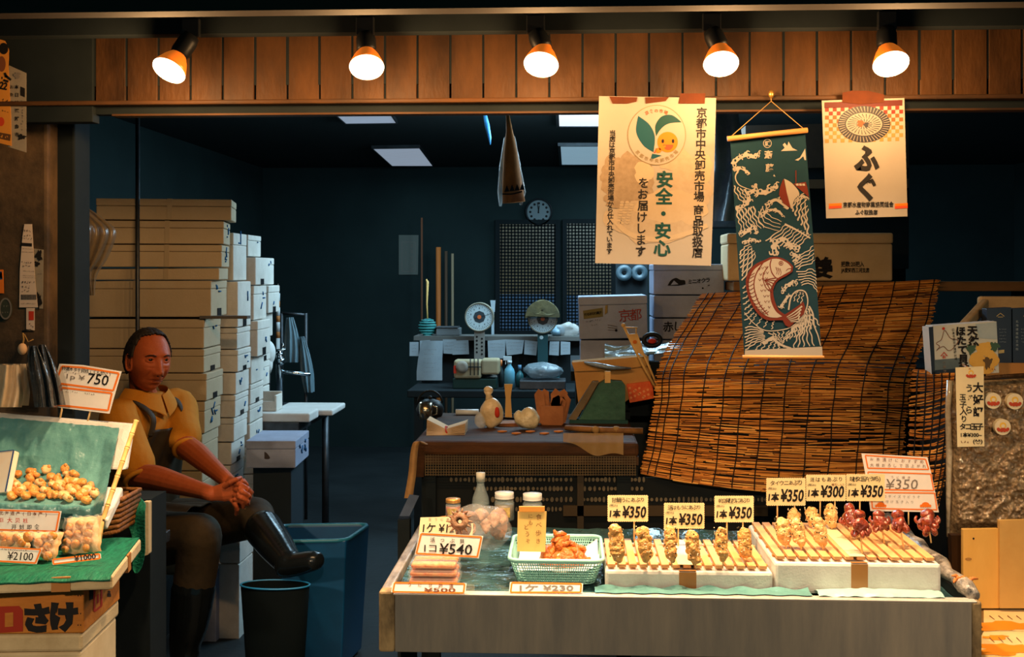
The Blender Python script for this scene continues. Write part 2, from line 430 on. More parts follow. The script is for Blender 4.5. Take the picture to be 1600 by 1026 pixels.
panel([(876, 228), (1040, 228), (1033, 257), (878, 257)], 'blue tinted ceiling light panel beside the safety poster', DIM2)

# slim dark pole behind the seated man
b = B(); p = P(215, 400, 4.64)
b.tube([(p.x, p.y, 0), (p.x, p.y, 2.32)], .009, STEEL_DK, 10); b.build('support_pole', label='slim dark pole rising to the ceiling behind the seated man', cat='pole')
# ---------------------------------------------------------------- hanging posters
POSTER = mat('poster_paper', (148, 139, 126), .7, var=(4, (138, 128, 114), .7))
P_TEAL = mat('poster_teal', (16, 66, 74), .6); P_GREEN = mat('poster_green', (14, 58, 54), .6)
P_ORANGE = mat('poster_orange', (208, 104, 18), .6); P_RED = mat('poster_red', (196, 66, 34), .6)
SEP1 = mat('faded_leaves', (138, 120, 98), .7, var=(60, (120, 102, 80), .9)); SEP2 = mat('faded_fruit', (158, 138, 110), .7, var=(30, (164, 146, 120), .9)); SEP3 = mat('faded_basket', (148, 130, 106), .7, var=(60, (158, 142, 120), .9))
FINE = mat('fine_print', (120, 104, 74), .7)
def blob(b, pl, cx, cy, rx, ry, m, off, seed, wob=.16, n=30):
    rnd = random.Random(seed); ph = [rnd.uniform(0, 6.28) for _ in range(4)]
    pts = []
    for i in range(n):
        a = 2 * pi * i / n; k = 1 + wob * sum(sin(a * f + ph[j]) / (1 + j * .3) for j, f in enumerate((3, 5, 8, 11))) / 2
        pts.append((cx + rx * cos(a) * k, cy + ry * sin(a) * k))
    shape(b, pl, pts, m, off)
def thin_strip(root, pl, px, off=.003, name='tape'):
    q = B(); slab(q, pl, px, .0008, mat('dark_brown_tape', (76, 40, 24), .85, var=(20, (92, 48, 26), .7), spec=.1), off=off); q.build(name, root)

pl = PL.y(3.285)
r = thing('safety_poster', 'large cream poster with a smiling orange face and two dark teal leaves', 'poster', pl.at(1022, 412))
b = B(); slab(b, pl, [(936, 150), (1119, 153), (1115, 300), (1111, 415), (930, 411), (933, 290)], .0012, POSTER)
for k, (x, y, rx, ry, m) in enumerate(((985, 285, 40, 44, SEP1), (960, 270, 22, 26, SEP1), (1075, 290, 36, 44, SEP3), (1098, 262, 14, 28, SEP2), (1052, 246, 26, 20, SEP3), (1020, 345, 72, 34, SEP3), (1040, 322, 44, 26, SEP2), (1006, 270, 15, 18, SEP2), (1080, 325, 24, 24, SEP2), (965, 313, 22, 12, SEP1))):
    blob(b, pl, x, y, rx, ry, m, .0004 + k * .00004, k)
stroke(b, pl, [(956, 340), (985, 366), (1030, 374), (1075, 364), (1105, 352)], 8, 7, SEP2, .0010)
for k in range(3):
    for j in range(9): disc(b, pl, 972 + k * 8 - j * 1.0 + (k == 0) * j * .4, 316 + j * 4.0, 3.2, 2.4, SEP2 if (j + k) % 2 else SEP3, .0011, 10)
disc(b, pl, 1026, 211, 45, 46.5, POSTER, .0012, 48); ring(b, pl, 1026, 211, 45.5, 47, 1.0, FINE, .0014, 60)
leaf = spline([(997, 181), (1014, 194), (1023, 213), (1021, 238)], 8) + spline([(1021, 238), (1005, 227), (994, 206), (997, 181)], 8)[1:-1]
shape(b, pl, leaf, P_TEAL, .0016)
shape(b, pl, spline([(1025, 213), (1024, 196), (1034, 182), (1050, 180), (1065, 191)], 8) + spline([(1065, 191), (1045, 193), (1033, 201), (1025, 213)], 8)[1:-1], P_GREEN, .0016)
shape(b, pl, [(1019, 240), (1034, 243), (1016, 250)], P_TEAL, .0016)
disc(b, pl, 1043, 222, 16, 16, P_ORANGE, .0018, 40)
for ex in (1035.5, 1051.5): disc(b, pl, ex, 220.5, 2.1, 3.2, INK, .0022, 16)
disc(b, pl, 1044, 226, 8, 8.5, P_RED, .0021, 20, 0, pi)
disc(b, pl, 1028.5, 235, 5, 4, P_ORANGE, .0022, 14); stroke(b, pl, [(1030, 233), (1040, 228)], 4, 3, P_ORANGE, .0022)
for k in range(3): disc(b, pl, 1023 + k * 1.2, 238 - k * 2.5, 1.4, 1.2, P_RED, .0023, 8)
for k, ch in enumerate('京食の市場'):
    a = radians(-114 + k * 11.5); line(b, pl, ch, (1026 + 38 * cos(a), 211 + 38 * sin(a)), (0, 0), 6.4, P_RED, .02, .0018, rot=a + pi / 2) if False else line(b, pl, ch + ' ', (1026 + 38 * cos(a), 211 + 38 * sin(a)), (1026 + 38 * cos(a), 211 + 38 * sin(a)), 6.4, P_RED, .02, .0018, rot=a + pi / 2)
for k, ch in enumerate('京都市中央卸売市場'):
    a = radians(138 - k * 12); line(b, pl, ch + ' ', (1026 + 40 * cos(a), 211 + 40 * sin(a)), (1026 + 40 * cos(a), 211 + 40 * sin(a)), 6.6, FINE, .02, .0018, rot=a - pi / 2)
line(b, pl, '京都市中央卸売市場', (1096.5, 176), (1092, 307), 17, INK, .022)
line(b, pl, '商品取扱店', (1091.5, 328), (1089.5, 394), 17, INK, .022)
line(b, pl, '安全・安心', (1038.5, 280), (1034.5, 387), 27, P_GREEN, .03)
line(b, pl, 'をお届けします', (1005.5, 285.5), (1001, 392), 17.5, INK, .02)
line(b, pl, '当店は京都市中央卸売市場から仕入れています', (957, 208), (952, 392), 10, INK, .022)
b.build('sheet', r)
for q in ([(952, 151), (996, 152), (994, 159), (980, 162), (957, 162)], [(1008, 152), (1045, 152), (1040, 158), (1009, 162)], [(1063, 146), (1102, 146), (1101, 162), (1060, 162)]): thin_strip(r, pl, q)

pl = PL.y(3.29)
r = thing('fish_poster', 'smaller poster with a round plate on red checkers, right of the banner', 'poster', pl.at(1352, 339))
b = B(); slab(b, pl, [(1284, 157), (1413, 153), (1418, 338), (1291, 341)], .0012, POSTER)
CHK = [mat('checker_red', (112, 38, 24), .6), mat('checker_orange', (138, 70, 28), .6), mat('checker_amber', (136, 92, 40), .6), mat('checker_gold', (140, 108, 56), .6)]
shape(b, pl, [(1288, 160), (1410, 156), (1410, 165), (1288, 169)], mat('checker_dark', (78, 28, 20), .6), .0005)
for j in range(9):
    for i in range(20):
        x = 1289 + i * 6.1; y = 168.5 + j * 6.1 - i * .17
        if (i + j) % 2 == 0: shape(b, pl, [(x, y), (x + 6.1, y - .17), (x + 6.1, y + 5.9), (x, y + 6.1)], CHK[min(3, j // 2)], .0005)
PLATE_D = mat('plate_dark', (34, 32, 36), .5); PLATE_L = mat('plate_light', (128, 118, 104), .5)
disc(b, pl, 1350, 194, 41, 28.5, PLATE_D, .0008, 44); disc(b, pl, 1350, 194, 28.5, 18, PLATE_L, .0012, 36)
for k in range(44):
    a = 2 * pi * k / 44; stroke(b, pl, [(1350 + 40 * cos(a), 194 + 27.6 * sin(a)), (1350 + 30 * cos(a + .05), 194 + 19.5 * sin(a + .05))], 1.3, .7, PLATE_L, .0010)
for k in range(26):
    a = 2 * pi * k / 26; stroke(b, pl, [(1350 + 26 * cos(a), 194 + 16 * sin(a)), (1350 + 14 * cos(a + .16), 194 + 9 * sin(a + .16))], 1.4, .6, PLATE_D, .0014)
for k in range(16):
    a = 2 * pi * k / 16; stroke(b, pl, [(1350 + 13 * cos(a), 194 + 8 * sin(a)), (1350 + 5 * cos(a + .2), 194 + 3 * sin(a + .2))], 1.4, .6, PLATE_D, .0014)
blob(b, pl, 1345, 193, 6, 5, P_RED, .0016, 4, .3); blob(b, pl, 1353, 195, 4, 4, PLATE_D, .0017, 5, .3)
line(b, pl, 'ふぐ', (1354, 247), (1354, 292), 44, INK, .05, asp=.86)
for x0 in (1295, 1398): shape(b, pl, [(x0, 318), (x0 + 20, 317), (x0 + 20, 325), (x0, 326)], P_ORANGE, .0006)
for x0 in (1295, 1398): shape(b, pl, [(x0, 322), (x0 + 20, 321), (x0 + 20, 325), (x0, 326)], P_RED, .0008)
txt(b, pl, '京都水産物商業協同組合', (1317, 315, 1396, 324), INK, .025, rot=-.012); txt(b, pl, 'ふぐ取扱店', (1336, 327.5, 1371, 335.5), INK, .03, rot=-.01)
b.build('sheet', r)
thin_strip(r, pl, [(1316, 145), (1330, 142), (1356, 142), (1381, 148), (1381, 160), (1345, 163), (1316, 160)])

# ---------------------------------------------------------------- wave banner
pl = PL.three(P(1141, 217, 3.26), P(1260, 205, 3.26), P(1225, 555, 3.30))
r = thing('wave_banner', 'long dark teal cloth banner with pale waves and a red brown fish', 'banner', pl.at(1225, 558))
DYE = mat('dyed_cloth', (12, 44, 54), .85, var=(60, (10, 38, 46), .6)); BONE = mat('undyed_print', (152, 142, 128), .85); RUST = mat('rust_print', (92, 34, 22), .85)
b = B(); XLp = lambda y: 1141 + (y - 216) * (1163 - 1141) / 330; XRp = lambda y: 1258 + (y - 208) * (1284 - 1258) / 335
slab(b, pl, [(1141, 219), (1258, 207), (1271, 375), (1283, 540), (1285, 556), (1163, 556), (1152, 390)], .001, DYE)
def clipx(pts): return [(min(max(x, XLp(y) + .6), XRp(y) - .6), y) for x, y in pts]
def fam(A, C, n, w0, w1, m=BONE, off=.0008):
    A = spline(A, 8); C = spline(C, 8); L = min(len(A), len(C))
    for i in range(n):
        t = i / (n - 1) if n > 1 else 0
        s = [(lerp(A[k][0], C[k][0], t), lerp(A[k][1], C[k][1], t)) for k in range(L)]
        s = [(x + 1.2 * sin(k * .8 + i * 1.7), y) for k, (x, y) in enumerate(s)]
        stroke(b, pl, clipx(s), w0, w1, m, off + i * 1e-6, smooth=False)
def foam(path, r0, r1, seed, m=BONE, off=.0010, fingers=True):
    rnd = random.Random(seed); q = spline(path, 5)
    stroke(b, pl, clipx(q), r0 * 1.7, r1 * 1.7, m, off, smooth=False)
    for i, (x, y) in enumerate(q[::2]):
        t = i / max(1, len(q[::2]) - 1); r = lerp(r0, r1, t) * rnd.uniform(.7, 1.15)
        cx, cy = x + rnd.uniform(-2, 2), y + rnd.uniform(-2, 2)
        cx = min(max(cx, XLp(cy) + r + .6), XRp(cy) - r - .6)
        disc(b, pl, cx, cy, r, r, m, off + i * 2e-6, 14)
        if fingers:
            a = rnd.uniform(0, 6.28)
            stroke(b, pl, clipx([(cx, cy), (cx + r * 1.7 * cos(a), cy + r * 1.7 * sin(a)), (cx + r * 2.3 * cos(a + .6), cy + r * 2.3 * sin(a + .6))]), r * .9, r * .35, m, off + 3e-5, 5)
            if rnd.random() < .55: disc(b, pl, cx + rnd.uniform(-1, 1), cy + rnd.uniform(-1, 1), r * .42, r * .5, DYE, off + .0002, 10)
# upper wave
foam([(1144, 257), (1154, 247), (1166, 242), (1178, 245), (1186, 239)], 4.2, 2.4, 1)
foam([(1146, 266), (1156, 262), (1164, 266), (1170, 270)], 3.0, 1.6, 2)
stroke(b, pl, [(1156, 262), (1149, 276), (1154, 288), (1166, 294), (1176, 297)], 2.2, .8, BONE, .0008)
fam([(1147, 290), (1150, 302), (1158, 313), (1166, 318)], [(1163, 296), (1166, 300), (1168, 304), (1171, 308)], 4, 2.0, 1.0)
foam([(1168, 302), (1180, 296), (1180, 287)], 4.0, 2.2, 3); foam([(1182, 300), (1197, 300), (1208, 294), (1214, 289)], 4.4, 3.2, 4)
foam([(1150, 325), (1160, 322), (1168, 316), (1170, 306)], 2.6, 3.2, 5)
fam([(1151, 328), (1153, 340), (1156, 350), (1160, 362)], [(1178, 322), (1180, 334), (1186, 346), (1194, 356)], 7, 2.4, 1.0)
fam([(1185, 330), (1188, 348), (1200, 356), (1216, 360)], [(1196, 318), (1198, 332), (1208, 340), (1222, 346)], 4, 1.6, .8)
foam([(1190, 334), (1204, 328), (1216, 330), (1222, 336)], 2.6, 1.8, 6); foam([(1200, 318), (1212, 312), (1222, 318), (1232, 326)], 3.0, 2.0, 7)
foam([(1156, 368), (1168, 360), (1178, 356), (1184, 364)], 4.0, 2.4, 8); foam([(1162, 380), (1176, 374), (1186, 378)], 2.8, 1.6, 9)
# boat: prow, cabin, mast
shape(b, pl, spline([(1217, 304), (1219, 292), (1224, 279)], 5) + spline([(1224, 279), (1229, 300), (1236, 325)], 5) + [(1224, 318)], RUST, .0014)
shape(b, pl, spline([(1225, 279), (1236, 285), (1246, 296), (1249, 303)], 5) + [(1241, 312), (1236, 327)] + [(1229, 300)], BONE, .0015)
stroke(b, pl, [(1243.5, 266), (1243.5, 286)], 1.4, 1.4, RUST, .0012)
shape(b, pl, [(1239, 287), (1259, 284), (1262, 296), (1264, 308), (1252, 298)], RUST, .0013)
for k in range(3): shape(b, pl, [(1243 + k * 5, 287), (1247 + k * 5, 286.5), (1248 + k * 5, 290), (1244 + k * 5, 290)], BONE, .0016)
fam([(1238, 330), (1240, 320), (1246, 310), (1256, 302)], [(1262, 366), (1262, 352), (1260, 340), (1262, 326)], 6, 2.6, 1.4)
foam([(1246, 314), (1254, 306), (1260, 310)], 2.0, 1.8, 10)
# middle slopes
fam([(1196, 376), (1216, 362), (1226, 352), (1228, 350)], [(1240, 392), (1252, 380), (1262, 370), (1266, 366)], 9, 1.8, .9)
stroke(b, pl, [(1226, 350), (1246, 360), (1266, 372)], 3.2, 2.0, BONE, .0009)
foam([(1210, 394), (1211, 381), (1222, 374), (1236, 384), (1246, 388)], 4.4, 3.2, 11); foam([(1236, 396), (1248, 402), (1240, 410)], 3.2, 2.0, 12)
fam([(1155, 398), (1160, 390), (1166, 384), (1172, 382)], [(1160, 438), (1168, 424), (1176, 410), (1180, 396)], 7, 2.2, 1.0)
fam([(1160, 450), (1166, 446), (1168, 444), (1170, 442)], [(1164, 500), (1170, 496), (1174, 492), (1178, 488)], 7, 1.8, 1.0)
fam([(1238, 408), (1250, 398), (1262, 392), (1270, 384)], [(1246, 420), (1256, 414), (1266, 412), (1273, 406)], 5, 1.8, 1.2)
fam([(1244, 424), (1256, 424), (1266, 420), (1275, 424)], [(1252, 446), (1262, 442), (1270, 446), (1279, 456)], 6, 1.6, 1.2)
foam([(1222, 456), (1230, 446), (1240, 440), (1246, 444)], 3.0, 2.0, 13); foam([(1220, 480), (1226, 470), (1232, 462)], 2.6, 2.0, 14)
# big rolling wave under the fish
stroke(b, pl, [(1232, 484), (1236, 464), (1246, 454), (1258, 456), (1262, 472), (1256, 490), (1240, 508), (1222, 515), (1196, 516), (1178, 505), (1163, 488)], 2.4, 1.2, BONE, .0011, 8)
fam([(1240, 470), (1243, 462), (1245, 457), (1247, 455)], [(1252, 474), (1253, 466), (1255, 460), (1254, 457)], 3, 1.4, .8)
fam([(1170, 506), (1176, 500), (1180, 494), (1182, 490)], [(1206, 514), (1207, 508), (1208, 504), (1210, 500)], 4, 1.4, .8)
fam([(1262, 482), (1268, 492), (1274, 498), (1280, 508)], [(1240, 510), (1234, 520), (1228, 528), (1222, 536)], 10, 2.6, 1.6)
fam([(1264, 488), (1266, 504), (1266, 520), (1272, 540)], [(1252, 498), (1250, 516), (1244, 530), (1240, 543)], 5, 2.6, 1.6)
stroke(b, pl, [(1264, 478), (1270, 490), (1272, 508), (1278, 524), (1282, 540)], 2.6, 1.6, BONE, .0012)
fam([(1164, 512), (1172, 510), (1182, 512), (1192, 516)], [(1165, 546), (1174, 540), (1184, 534), (1196, 530)], 8, 2.0, 1.4)
foam([(1196, 534), (1206, 528), (1214, 534), (1224, 540), (1236, 544)], 2.8, 1.6, 15, fingers=False)
fam([(1180, 546), (1186, 540), (1192, 534), (1200, 530)], [(1216, 547), (1217, 543), (1217, 539), (1216, 535)], 5, 1.6, 1.2)
fam([(1200, 520), (1206, 522), (1210, 526), (1214, 530)], [(1232, 516), (1228, 524), (1224, 530), (1222, 536)], 5, 1.8, 1.0)
# distant peaks, seal and two signs
shape(b, pl, [(1220, 236), (1226, 231), (1223, 226), (1226, 223), (1230, 228), (1232, 221), (1238, 231), (1246, 235)], BONE)
shape(b, pl, [(1242, 250), (1250, 246), (1258, 232), (1259.5, 250), (1257, 250), (1255, 244), (1247, 251)], BONE)
ring(b, pl, 1199, 224, 6.6, 7, .9, BONE); line(b, pl, '鍵 ', (1199, 224), (1199, 224), 8.5, BONE, .01); line(b, pl, '斎藤', (1200.5, 241.5), (1202.5, 262), 13, BONE, .03)
shape(b, pl, [(1208, 275), (1209.5, 272), (1211.5, 276)], BONE)
# fish
out = spline([(1239, 416), (1231, 408), (1218, 402), (1205, 401.5), (1194, 406), (1181, 412), (1172, 421), (1166, 433), (1165.5, 448), (1170, 466), (1178, 482), (1188, 494), (1200, 500), (1213, 500), (1223, 500)], 5) + [(1227, 508), (1233, 511), (1243, 502), (1256, 490), (1258, 480), (1255, 471), (1246, 478), (1234, 486)] + spline([(1226, 491), (1217, 484), (1211, 472), (1208, 458), (1210, 446), (1217, 437), (1228, 431), (1238, 424)], 5)
shape(b, pl, out, RUST, .0020)
inn = spline([(1236, 417), (1229, 410), (1217, 404.5), (1206, 404.5), (1196, 409), (1184, 416), (1176, 424), (1171, 436), (1170, 448), (1174, 464), (1182, 479), (1191, 489), (1202, 495), (1214, 496)], 5) + spline([(1222, 494), (1212, 486), (1205, 472), (1203, 457), (1206, 446), (1213, 436), (1224, 429), (1235, 423)], 5)
shape(b, pl, inn, BONE, .0023)
for k in range(5): stroke(b, pl, [(1229 + k * 1.5, 495 + k * 1.8), (1240 + k * 2, 488 + k * 3.4), (1253 - k * 1.4, 478 + k * 5)], 1.0, 2.6, BONE, .0025)
stroke(b, pl, [(1205, 405), (1203, 414), (1206, 426), (1212, 434)], 1.6, 1.6, RUST, .0026); stroke(b, pl, [(1236, 419), (1231, 420), (1228, 423)], 1.2, 1, RUST, .0026)
ring(b, pl, 1220, 411, 3.6, 3.6, 1.0, RUST, .0026, 16); disc(b, pl, 1220, 411, 1.4, 1.4, RUST, .0027, 10)
for k in range(3): stroke(b, pl, [(1212 + k * 3, 417 + k), (1214 + k * 3, 423 + k), (1213 + k * 3, 428 + k)], 1.2, .6, RUST, .0026)
for k, a in enumerate((0, .25, .5, .75, 1)): stroke(b, pl, [(1194, 437), (1202 + a * 10, 440 + 10 * (1 - a) + a * -6), (1205 + a * 10, 444 + 12 * (1 - a) - a * 8)], 1.0, 1.6, RUST, .0027)
stroke(b, pl, [(1200, 416), (1192, 430), (1196, 448), (1206, 456)], 1.4, 1.2, RUST, .0026); stroke(b, pl, [(1192, 410), (1181, 428), (1178, 448), (1186, 474), (1200, 492)], 1.8, 1.4, RUST, .0026)
for (x, y) in spline([(1173, 430), (1171, 447), (1176, 464), (1185, 480), (1195, 490)], 3): stroke(b, pl, [(x - 4, y - 2), (x, y), (x + 6, y - 4)], 1.0, 1.0, RUST, .0027, smooth=False)
for i in range(9):
    for j in range(3):
        t = i / 8; x = lerp(1186, 1204, t) + j * 5.2 - 10 * sin(t * pi) * .5 + (i % 2) * 2; y = lerp(420, 488, t) - j * 1.5 * (1 - t)
        if x < 1203: stroke(b, pl, [(x - 1.8, y - 1.6), (x, y + 1.4), (x + 1.8, y - 1.6)], .9, .9, RUST, .0027, smooth=False)
shape(b, pl, [(1163.6, 547), (1284.2, 541), (1285, 555.5), (1163.4, 555.5)], BONE, .0029)
b.build('cloth', r)
ROD = mat('banner_rod', (176, 124, 70), .5, var=(16, (180, 122, 66), .7), stretch=(.2, 1, 1))
q = B(); q.tube([pl.at(1136, 217, .006), pl.at(1261, 203.5, .006)], .0075, ROD, 12); q.build('rod', r)
q = B(); q.tube([pl.at(1160, 557, .003), pl.at(1287, 558, .003)], .005, ROD, 10); q.build('bottom_rod', r)
hk = P(1205, 158, FY - .04)
q = B(); q.tube([pl.at(1140, 215, .006), hk], .0012, STRING, 6); q.tube([pl.at(1258, 204, .006), hk], .0012, STRING, 6); q.tube([hk, hk + V((0, .005, .03))], .0014, STRING, 6); q.build('hanging_string', r)
b = B(); c = P(1205, 147, FY - .04); b.ball(c, (.008, .008, .012), mat('brass_hook', (206, 160, 78), .3, .8), 10, 8); b.tube([c, c + V((0, .012, 0))], .004, MC['brass_hook'], 8); b.build('hook', label='small brass hook on the fascia trim holding the wave banner string', cat='hook')
# ---------------------------------------------------------------- stacks of foam boxes along the left wall
def foam_box(lab, xr, yt, yb, Y, w, d, yaw, m=FOAM, lid=.28, tape=0, print_=0, group='foam boxes stacked along the left wall', grip=False, mside=None):
    """xr, yt, yb: photo pixels of the front right edge at distance Y; w wide, d deep"""
    c = P(xr, yb, Y); h = P(xr, yt, Y).z - c.z - .0015; a = radians(yaw)
    ex, ey = V((cos(a), sin(a), 0)), V((-sin(a), cos(a), 0)); up = V((0, 0, 1))
    bl = lambda x, y, z: c + ex * (x - w) + ey * y + up * z
    r = thing('foam_box', lab, 'box', bl(w / 2, d / 2, 0), group)
    def bx(q, x0, x1, y0, y1, z0, z1, mm): q.hexa([bl(x, y, z) for z in (z0, z1) for x, y in ((x0, y0), (x1, y0), (x1, y1), (x0, y1))], mm)
    hl = h * (1 - lid) if lid else h
    q = B(); bx(q, .0012, w - .0012, .0012, d - .0012, 0, hl - .001, m); q.build('body', r, bevel=.004)
    if lid:
        q = B(); bx(q, 0, w, 0, d, hl, h, m); q.build('lid', r, bevel=.004)
    if tape:
        q = B(); t0 = w * tape; bx(q, t0, t0 + .02, -.0012, d + .001, .001, h + .001, mat('crease_shade', (176, 156, 122), .3)); q.build('thin_strip', r)  # crease in the foam front, its shadow line put in as a darker strip
    if grip:
        q = B(); bx(q, w - .001, w + .0012, d * .38, d * .62, 0, h * .22, BLACK); q.build('grip_notch', r)
    if print_:
        q = B(); rnd = random.Random(xr * 7 + yt); s = min(h, d)
        for k in range(print_):
            z = rnd.uniform(.25, .8) * h; y = rnd.uniform(.3, .75) * d; l = rnd.uniform(.1, .3) * s; ang = rnd.choice((0, pi / 2, .8, 2.2))
            e = [bl(w + .0012, y, z), bl(w + .0012, y + l * cos(ang), z + l * sin(ang))]
            q.tube(e, .0035, BLUE_INK, 4)
        q.build('lettering', r)
    return r
AF = mat('lamp_tinted_foam', (198, 180, 150), .8, var=(3, (180, 160, 128), .8), bump=(120, .1))  # white foam tinted tan, part of the lamplight put into the colour
A = [  # front column, top to bottom
    ('topmost foam box of the tall front stack, turned slightly, beside the doorway', 362, 311, 344, 4.72, .54, .26, 12, .34, .52),
    ('second foam box from the top of the tall front stack', 350, 345, 381, 4.72, .53, .26, 11, .3, .55),
    ('third foam box from the top of the tall front stack', 347, 382, 417, 4.72, .53, .26, 10, .3, .56),
    ('shallow dim foam box, fourth from the top of the tall front stack', 343, 418, 437, 4.74, .53, .24, 8, 0, .57),
    ('broad tan foam box directly above the dark slab in the tall front stack', 330, 438, 495, 4.72, .54, .27, 3, .22, .4),
    ('tan foam box behind the crown of the seated man’s head', 319, 498, 544, 4.72, .56, .26, 2, .3, 0),
    ('tan foam box level with the seated man’s eyes', 319, 545, 582, 4.72, .56, .26, 2, .3, 0),
    ('tan foam box level with the seated man’s chin', 323, 583, 626, 4.72, .54, .26, 2, .25, 0),
    ('foam box with blue side print behind the seated man’s shoulder', 320, 627, 677, 4.72, .52, .25, 2, .3, 0),
    ('foam box behind the seated man’s upper arm, below the one with blue side print', 316, 678, 735, 4.72, .5, .25, 2, .3, 0),
    ('dim foam box behind the seated man’s forearm, lower in the front stack', 316, 736, 792, 4.72, .5, .25, 2, .3, 0),
    ('dim foam box near the bottom of the front stack', 316, 793, 855, 4.72, .5, .25, 2, .3, 0),
    ('lowest foam box of the front stack, in shadow on the floor', 316, 856, 988, 4.72, .5, .25, 2, .3, 0)]
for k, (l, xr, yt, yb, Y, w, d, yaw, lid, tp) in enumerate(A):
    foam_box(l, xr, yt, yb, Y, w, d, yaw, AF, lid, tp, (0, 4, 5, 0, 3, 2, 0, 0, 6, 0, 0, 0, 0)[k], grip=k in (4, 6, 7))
b = B(); c = P(300, 497, 4.61); b.box(c + V((.1, .12, 0)), (.2, .05, .012), mat('grey_board', (92, 90, 88), .7)); b.build('flat_strip', label='grey flat strip sticking out between boxes beside the seated man’s head', cat='strip')
ords = ['first', 'second', 'third', 'fourth', 'fifth', 'sixth', 'seventh', 'eighth', 'ninth', 'tenth', 'eleventh']
def column(what, Y, w, d, rows, yaw=2, m=FOAM):
    n = len(rows)
    for k, (xr, yt, yb) in enumerate(rows):
        foam_box(('cool white foam box, %s from the top of %s' % (ords[k], what)).replace('first from the top', 'topmost'), xr, yt, yb, Y, w, d, yaw, m, .25 if (k + int(Y * 10)) % 3 else 0, 0, (k * 7 + int(Y * 10)) % 4, grip=k % 2 == 1)
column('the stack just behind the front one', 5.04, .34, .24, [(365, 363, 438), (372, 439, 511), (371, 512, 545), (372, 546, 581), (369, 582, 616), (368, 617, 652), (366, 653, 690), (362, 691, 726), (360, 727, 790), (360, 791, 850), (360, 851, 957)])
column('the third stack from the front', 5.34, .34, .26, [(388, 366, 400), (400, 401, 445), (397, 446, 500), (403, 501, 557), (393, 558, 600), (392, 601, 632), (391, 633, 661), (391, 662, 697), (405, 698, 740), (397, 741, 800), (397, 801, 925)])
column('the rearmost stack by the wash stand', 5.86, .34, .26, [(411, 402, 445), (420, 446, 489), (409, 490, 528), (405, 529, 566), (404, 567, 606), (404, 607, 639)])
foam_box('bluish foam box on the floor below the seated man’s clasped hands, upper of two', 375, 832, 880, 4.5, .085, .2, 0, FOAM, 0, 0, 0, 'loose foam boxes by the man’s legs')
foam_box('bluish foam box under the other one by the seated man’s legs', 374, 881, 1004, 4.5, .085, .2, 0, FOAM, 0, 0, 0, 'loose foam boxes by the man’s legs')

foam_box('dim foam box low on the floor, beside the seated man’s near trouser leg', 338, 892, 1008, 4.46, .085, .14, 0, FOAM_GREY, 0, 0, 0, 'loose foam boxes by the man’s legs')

# ---------------------------------------------------------------- wash stand behind the stacks
ZT = P(440, 660, 5.62).z
r = thing('wash_stand', 'dark steel wash stand with white cutting boards on it behind the foam boxes', 'table', (P(430, 650, 5.6).x, 5.6, 0))
b = B(); a, c = P(385, 660, 5.25), P(545, 640, 6.3); b.bbox((a.x - .9, 5.63, ZT - .05), (c.x - .12, 6.5, ZT), STEEL_DK); b.build('table_top', r, bevel=.005)
for x in (a.x - .85, c.x - .16):
    for y in (5.68, 6.44):
        q = B(); q.tube([(x, y, 0), (x, y, ZT - .05)], .02, STEEL_DK, 8); q.build('leg', r)
def board(lab, x0, x1, y0, y1, px0, px1, th, z):
    p0, p1 = P(px0, 640, y0), P(px1, 640, y0); b = B(); b.bbox((p0.x, y0, z), (p1.x, y1, z + th), mat('cutting_board', (224, 222, 218), .5, var=(10, (200, 196, 188), .7), bump=(40, .08))); b.build('cutting_board', label=lab, cat='cutting board', group='cutting boards on the wash stand', bevel=.008)
board('white cutting board nearest the front edge of the wash stand', 0, 0, 5.635, 5.84, 391, 484, .045, ZT)
board('raised white cutting board farther back on the wash stand', 0, 0, 5.90, 6.24, 426, 520, .03, ZT)
r = thing('foam_tray', 'small open white foam tray on the wash stand beside the cutting boards', 'tray', (P(410, 615, 5.76).x, 5.76, ZT + .046))
b = B(); p0, p1 = P(392, 620, 5.70), P(432, 620, 5.70); zz = ZT + .046
b.bbox((p0.x, 5.70, zz), (p1.x, 5.82, zz + .01), FOAM); b.bbox((p0.x, 5.70, zz), (p1.x, 5.71, zz + .05), FOAM); b.bbox((p0.x, 5.81, zz), (p1.x, 5.82, zz + .09), FOAM); b.bbox((p1.x - .012, 5.70, zz), (p1.x, 5.82, zz + .08), FOAM); b.build('shell', r, bevel=.004)
# faucet
r = thing('faucet', 'shiny chrome tap with a long spout on the wash stand', 'tap', P(437, 608, 6.4))
CHR = mat('chrome', (190, 200, 206), .15, 1.0); f = lambda x, y: P(x, y, 6.40)
b = B(); z0 = V((f(437, 600).x, 6.40, ZT)); b.tube([z0, f(437, 560), f(437, 548)], [.022, .018, .012], CHR, 12); b.ball(f(438, 564), .028, CHR); b.ball(f(437, 553), (.02, .02, .012), CHR); b.build('body', r)
b = B(); b.tube([f(437, 580), f(452, 582), f(485, 585)], .011, CHR, 10); b.build('spout', r)
b = B(); b.tube([f(428, 548), f(446, 546)], .008, CHR, 8); b.tube([f(442, 546), f(442, 536)], .006, CHR, 8); b.build('handle', r)
# striped pole
r = thing('striped_pole', 'thin pole banded white and orange standing behind the foam boxes', 'pole', (P(433, 600, 6.56).x, 6.56, ZT * 0))
W2 = mat('pole_white', (206, 214, 214), .5); O2 = mat('pole_orange', (176, 112, 60), .5)
ys = [610, 556, 548, 529, 523, 508, 498, 483, 476, 458]; x = P(434.5, 500, 6.56).x; b = B()
zs = [0] + [P(434, y, 6.56).z for y in (528, 518, 503, 493, 480, 470, 458)]
for k in range(7): b.tube([(x, 6.56, zs[k]), (x, 6.56, zs[k + 1])], .0115, O2 if k % 2 else W2, 10)
b.tube([(x, 6.56, zs[-1]), (x, 6.56, P(434, 443, 6.56).z)], [.006, .001], STEEL, 8); b.build('shaft', r)
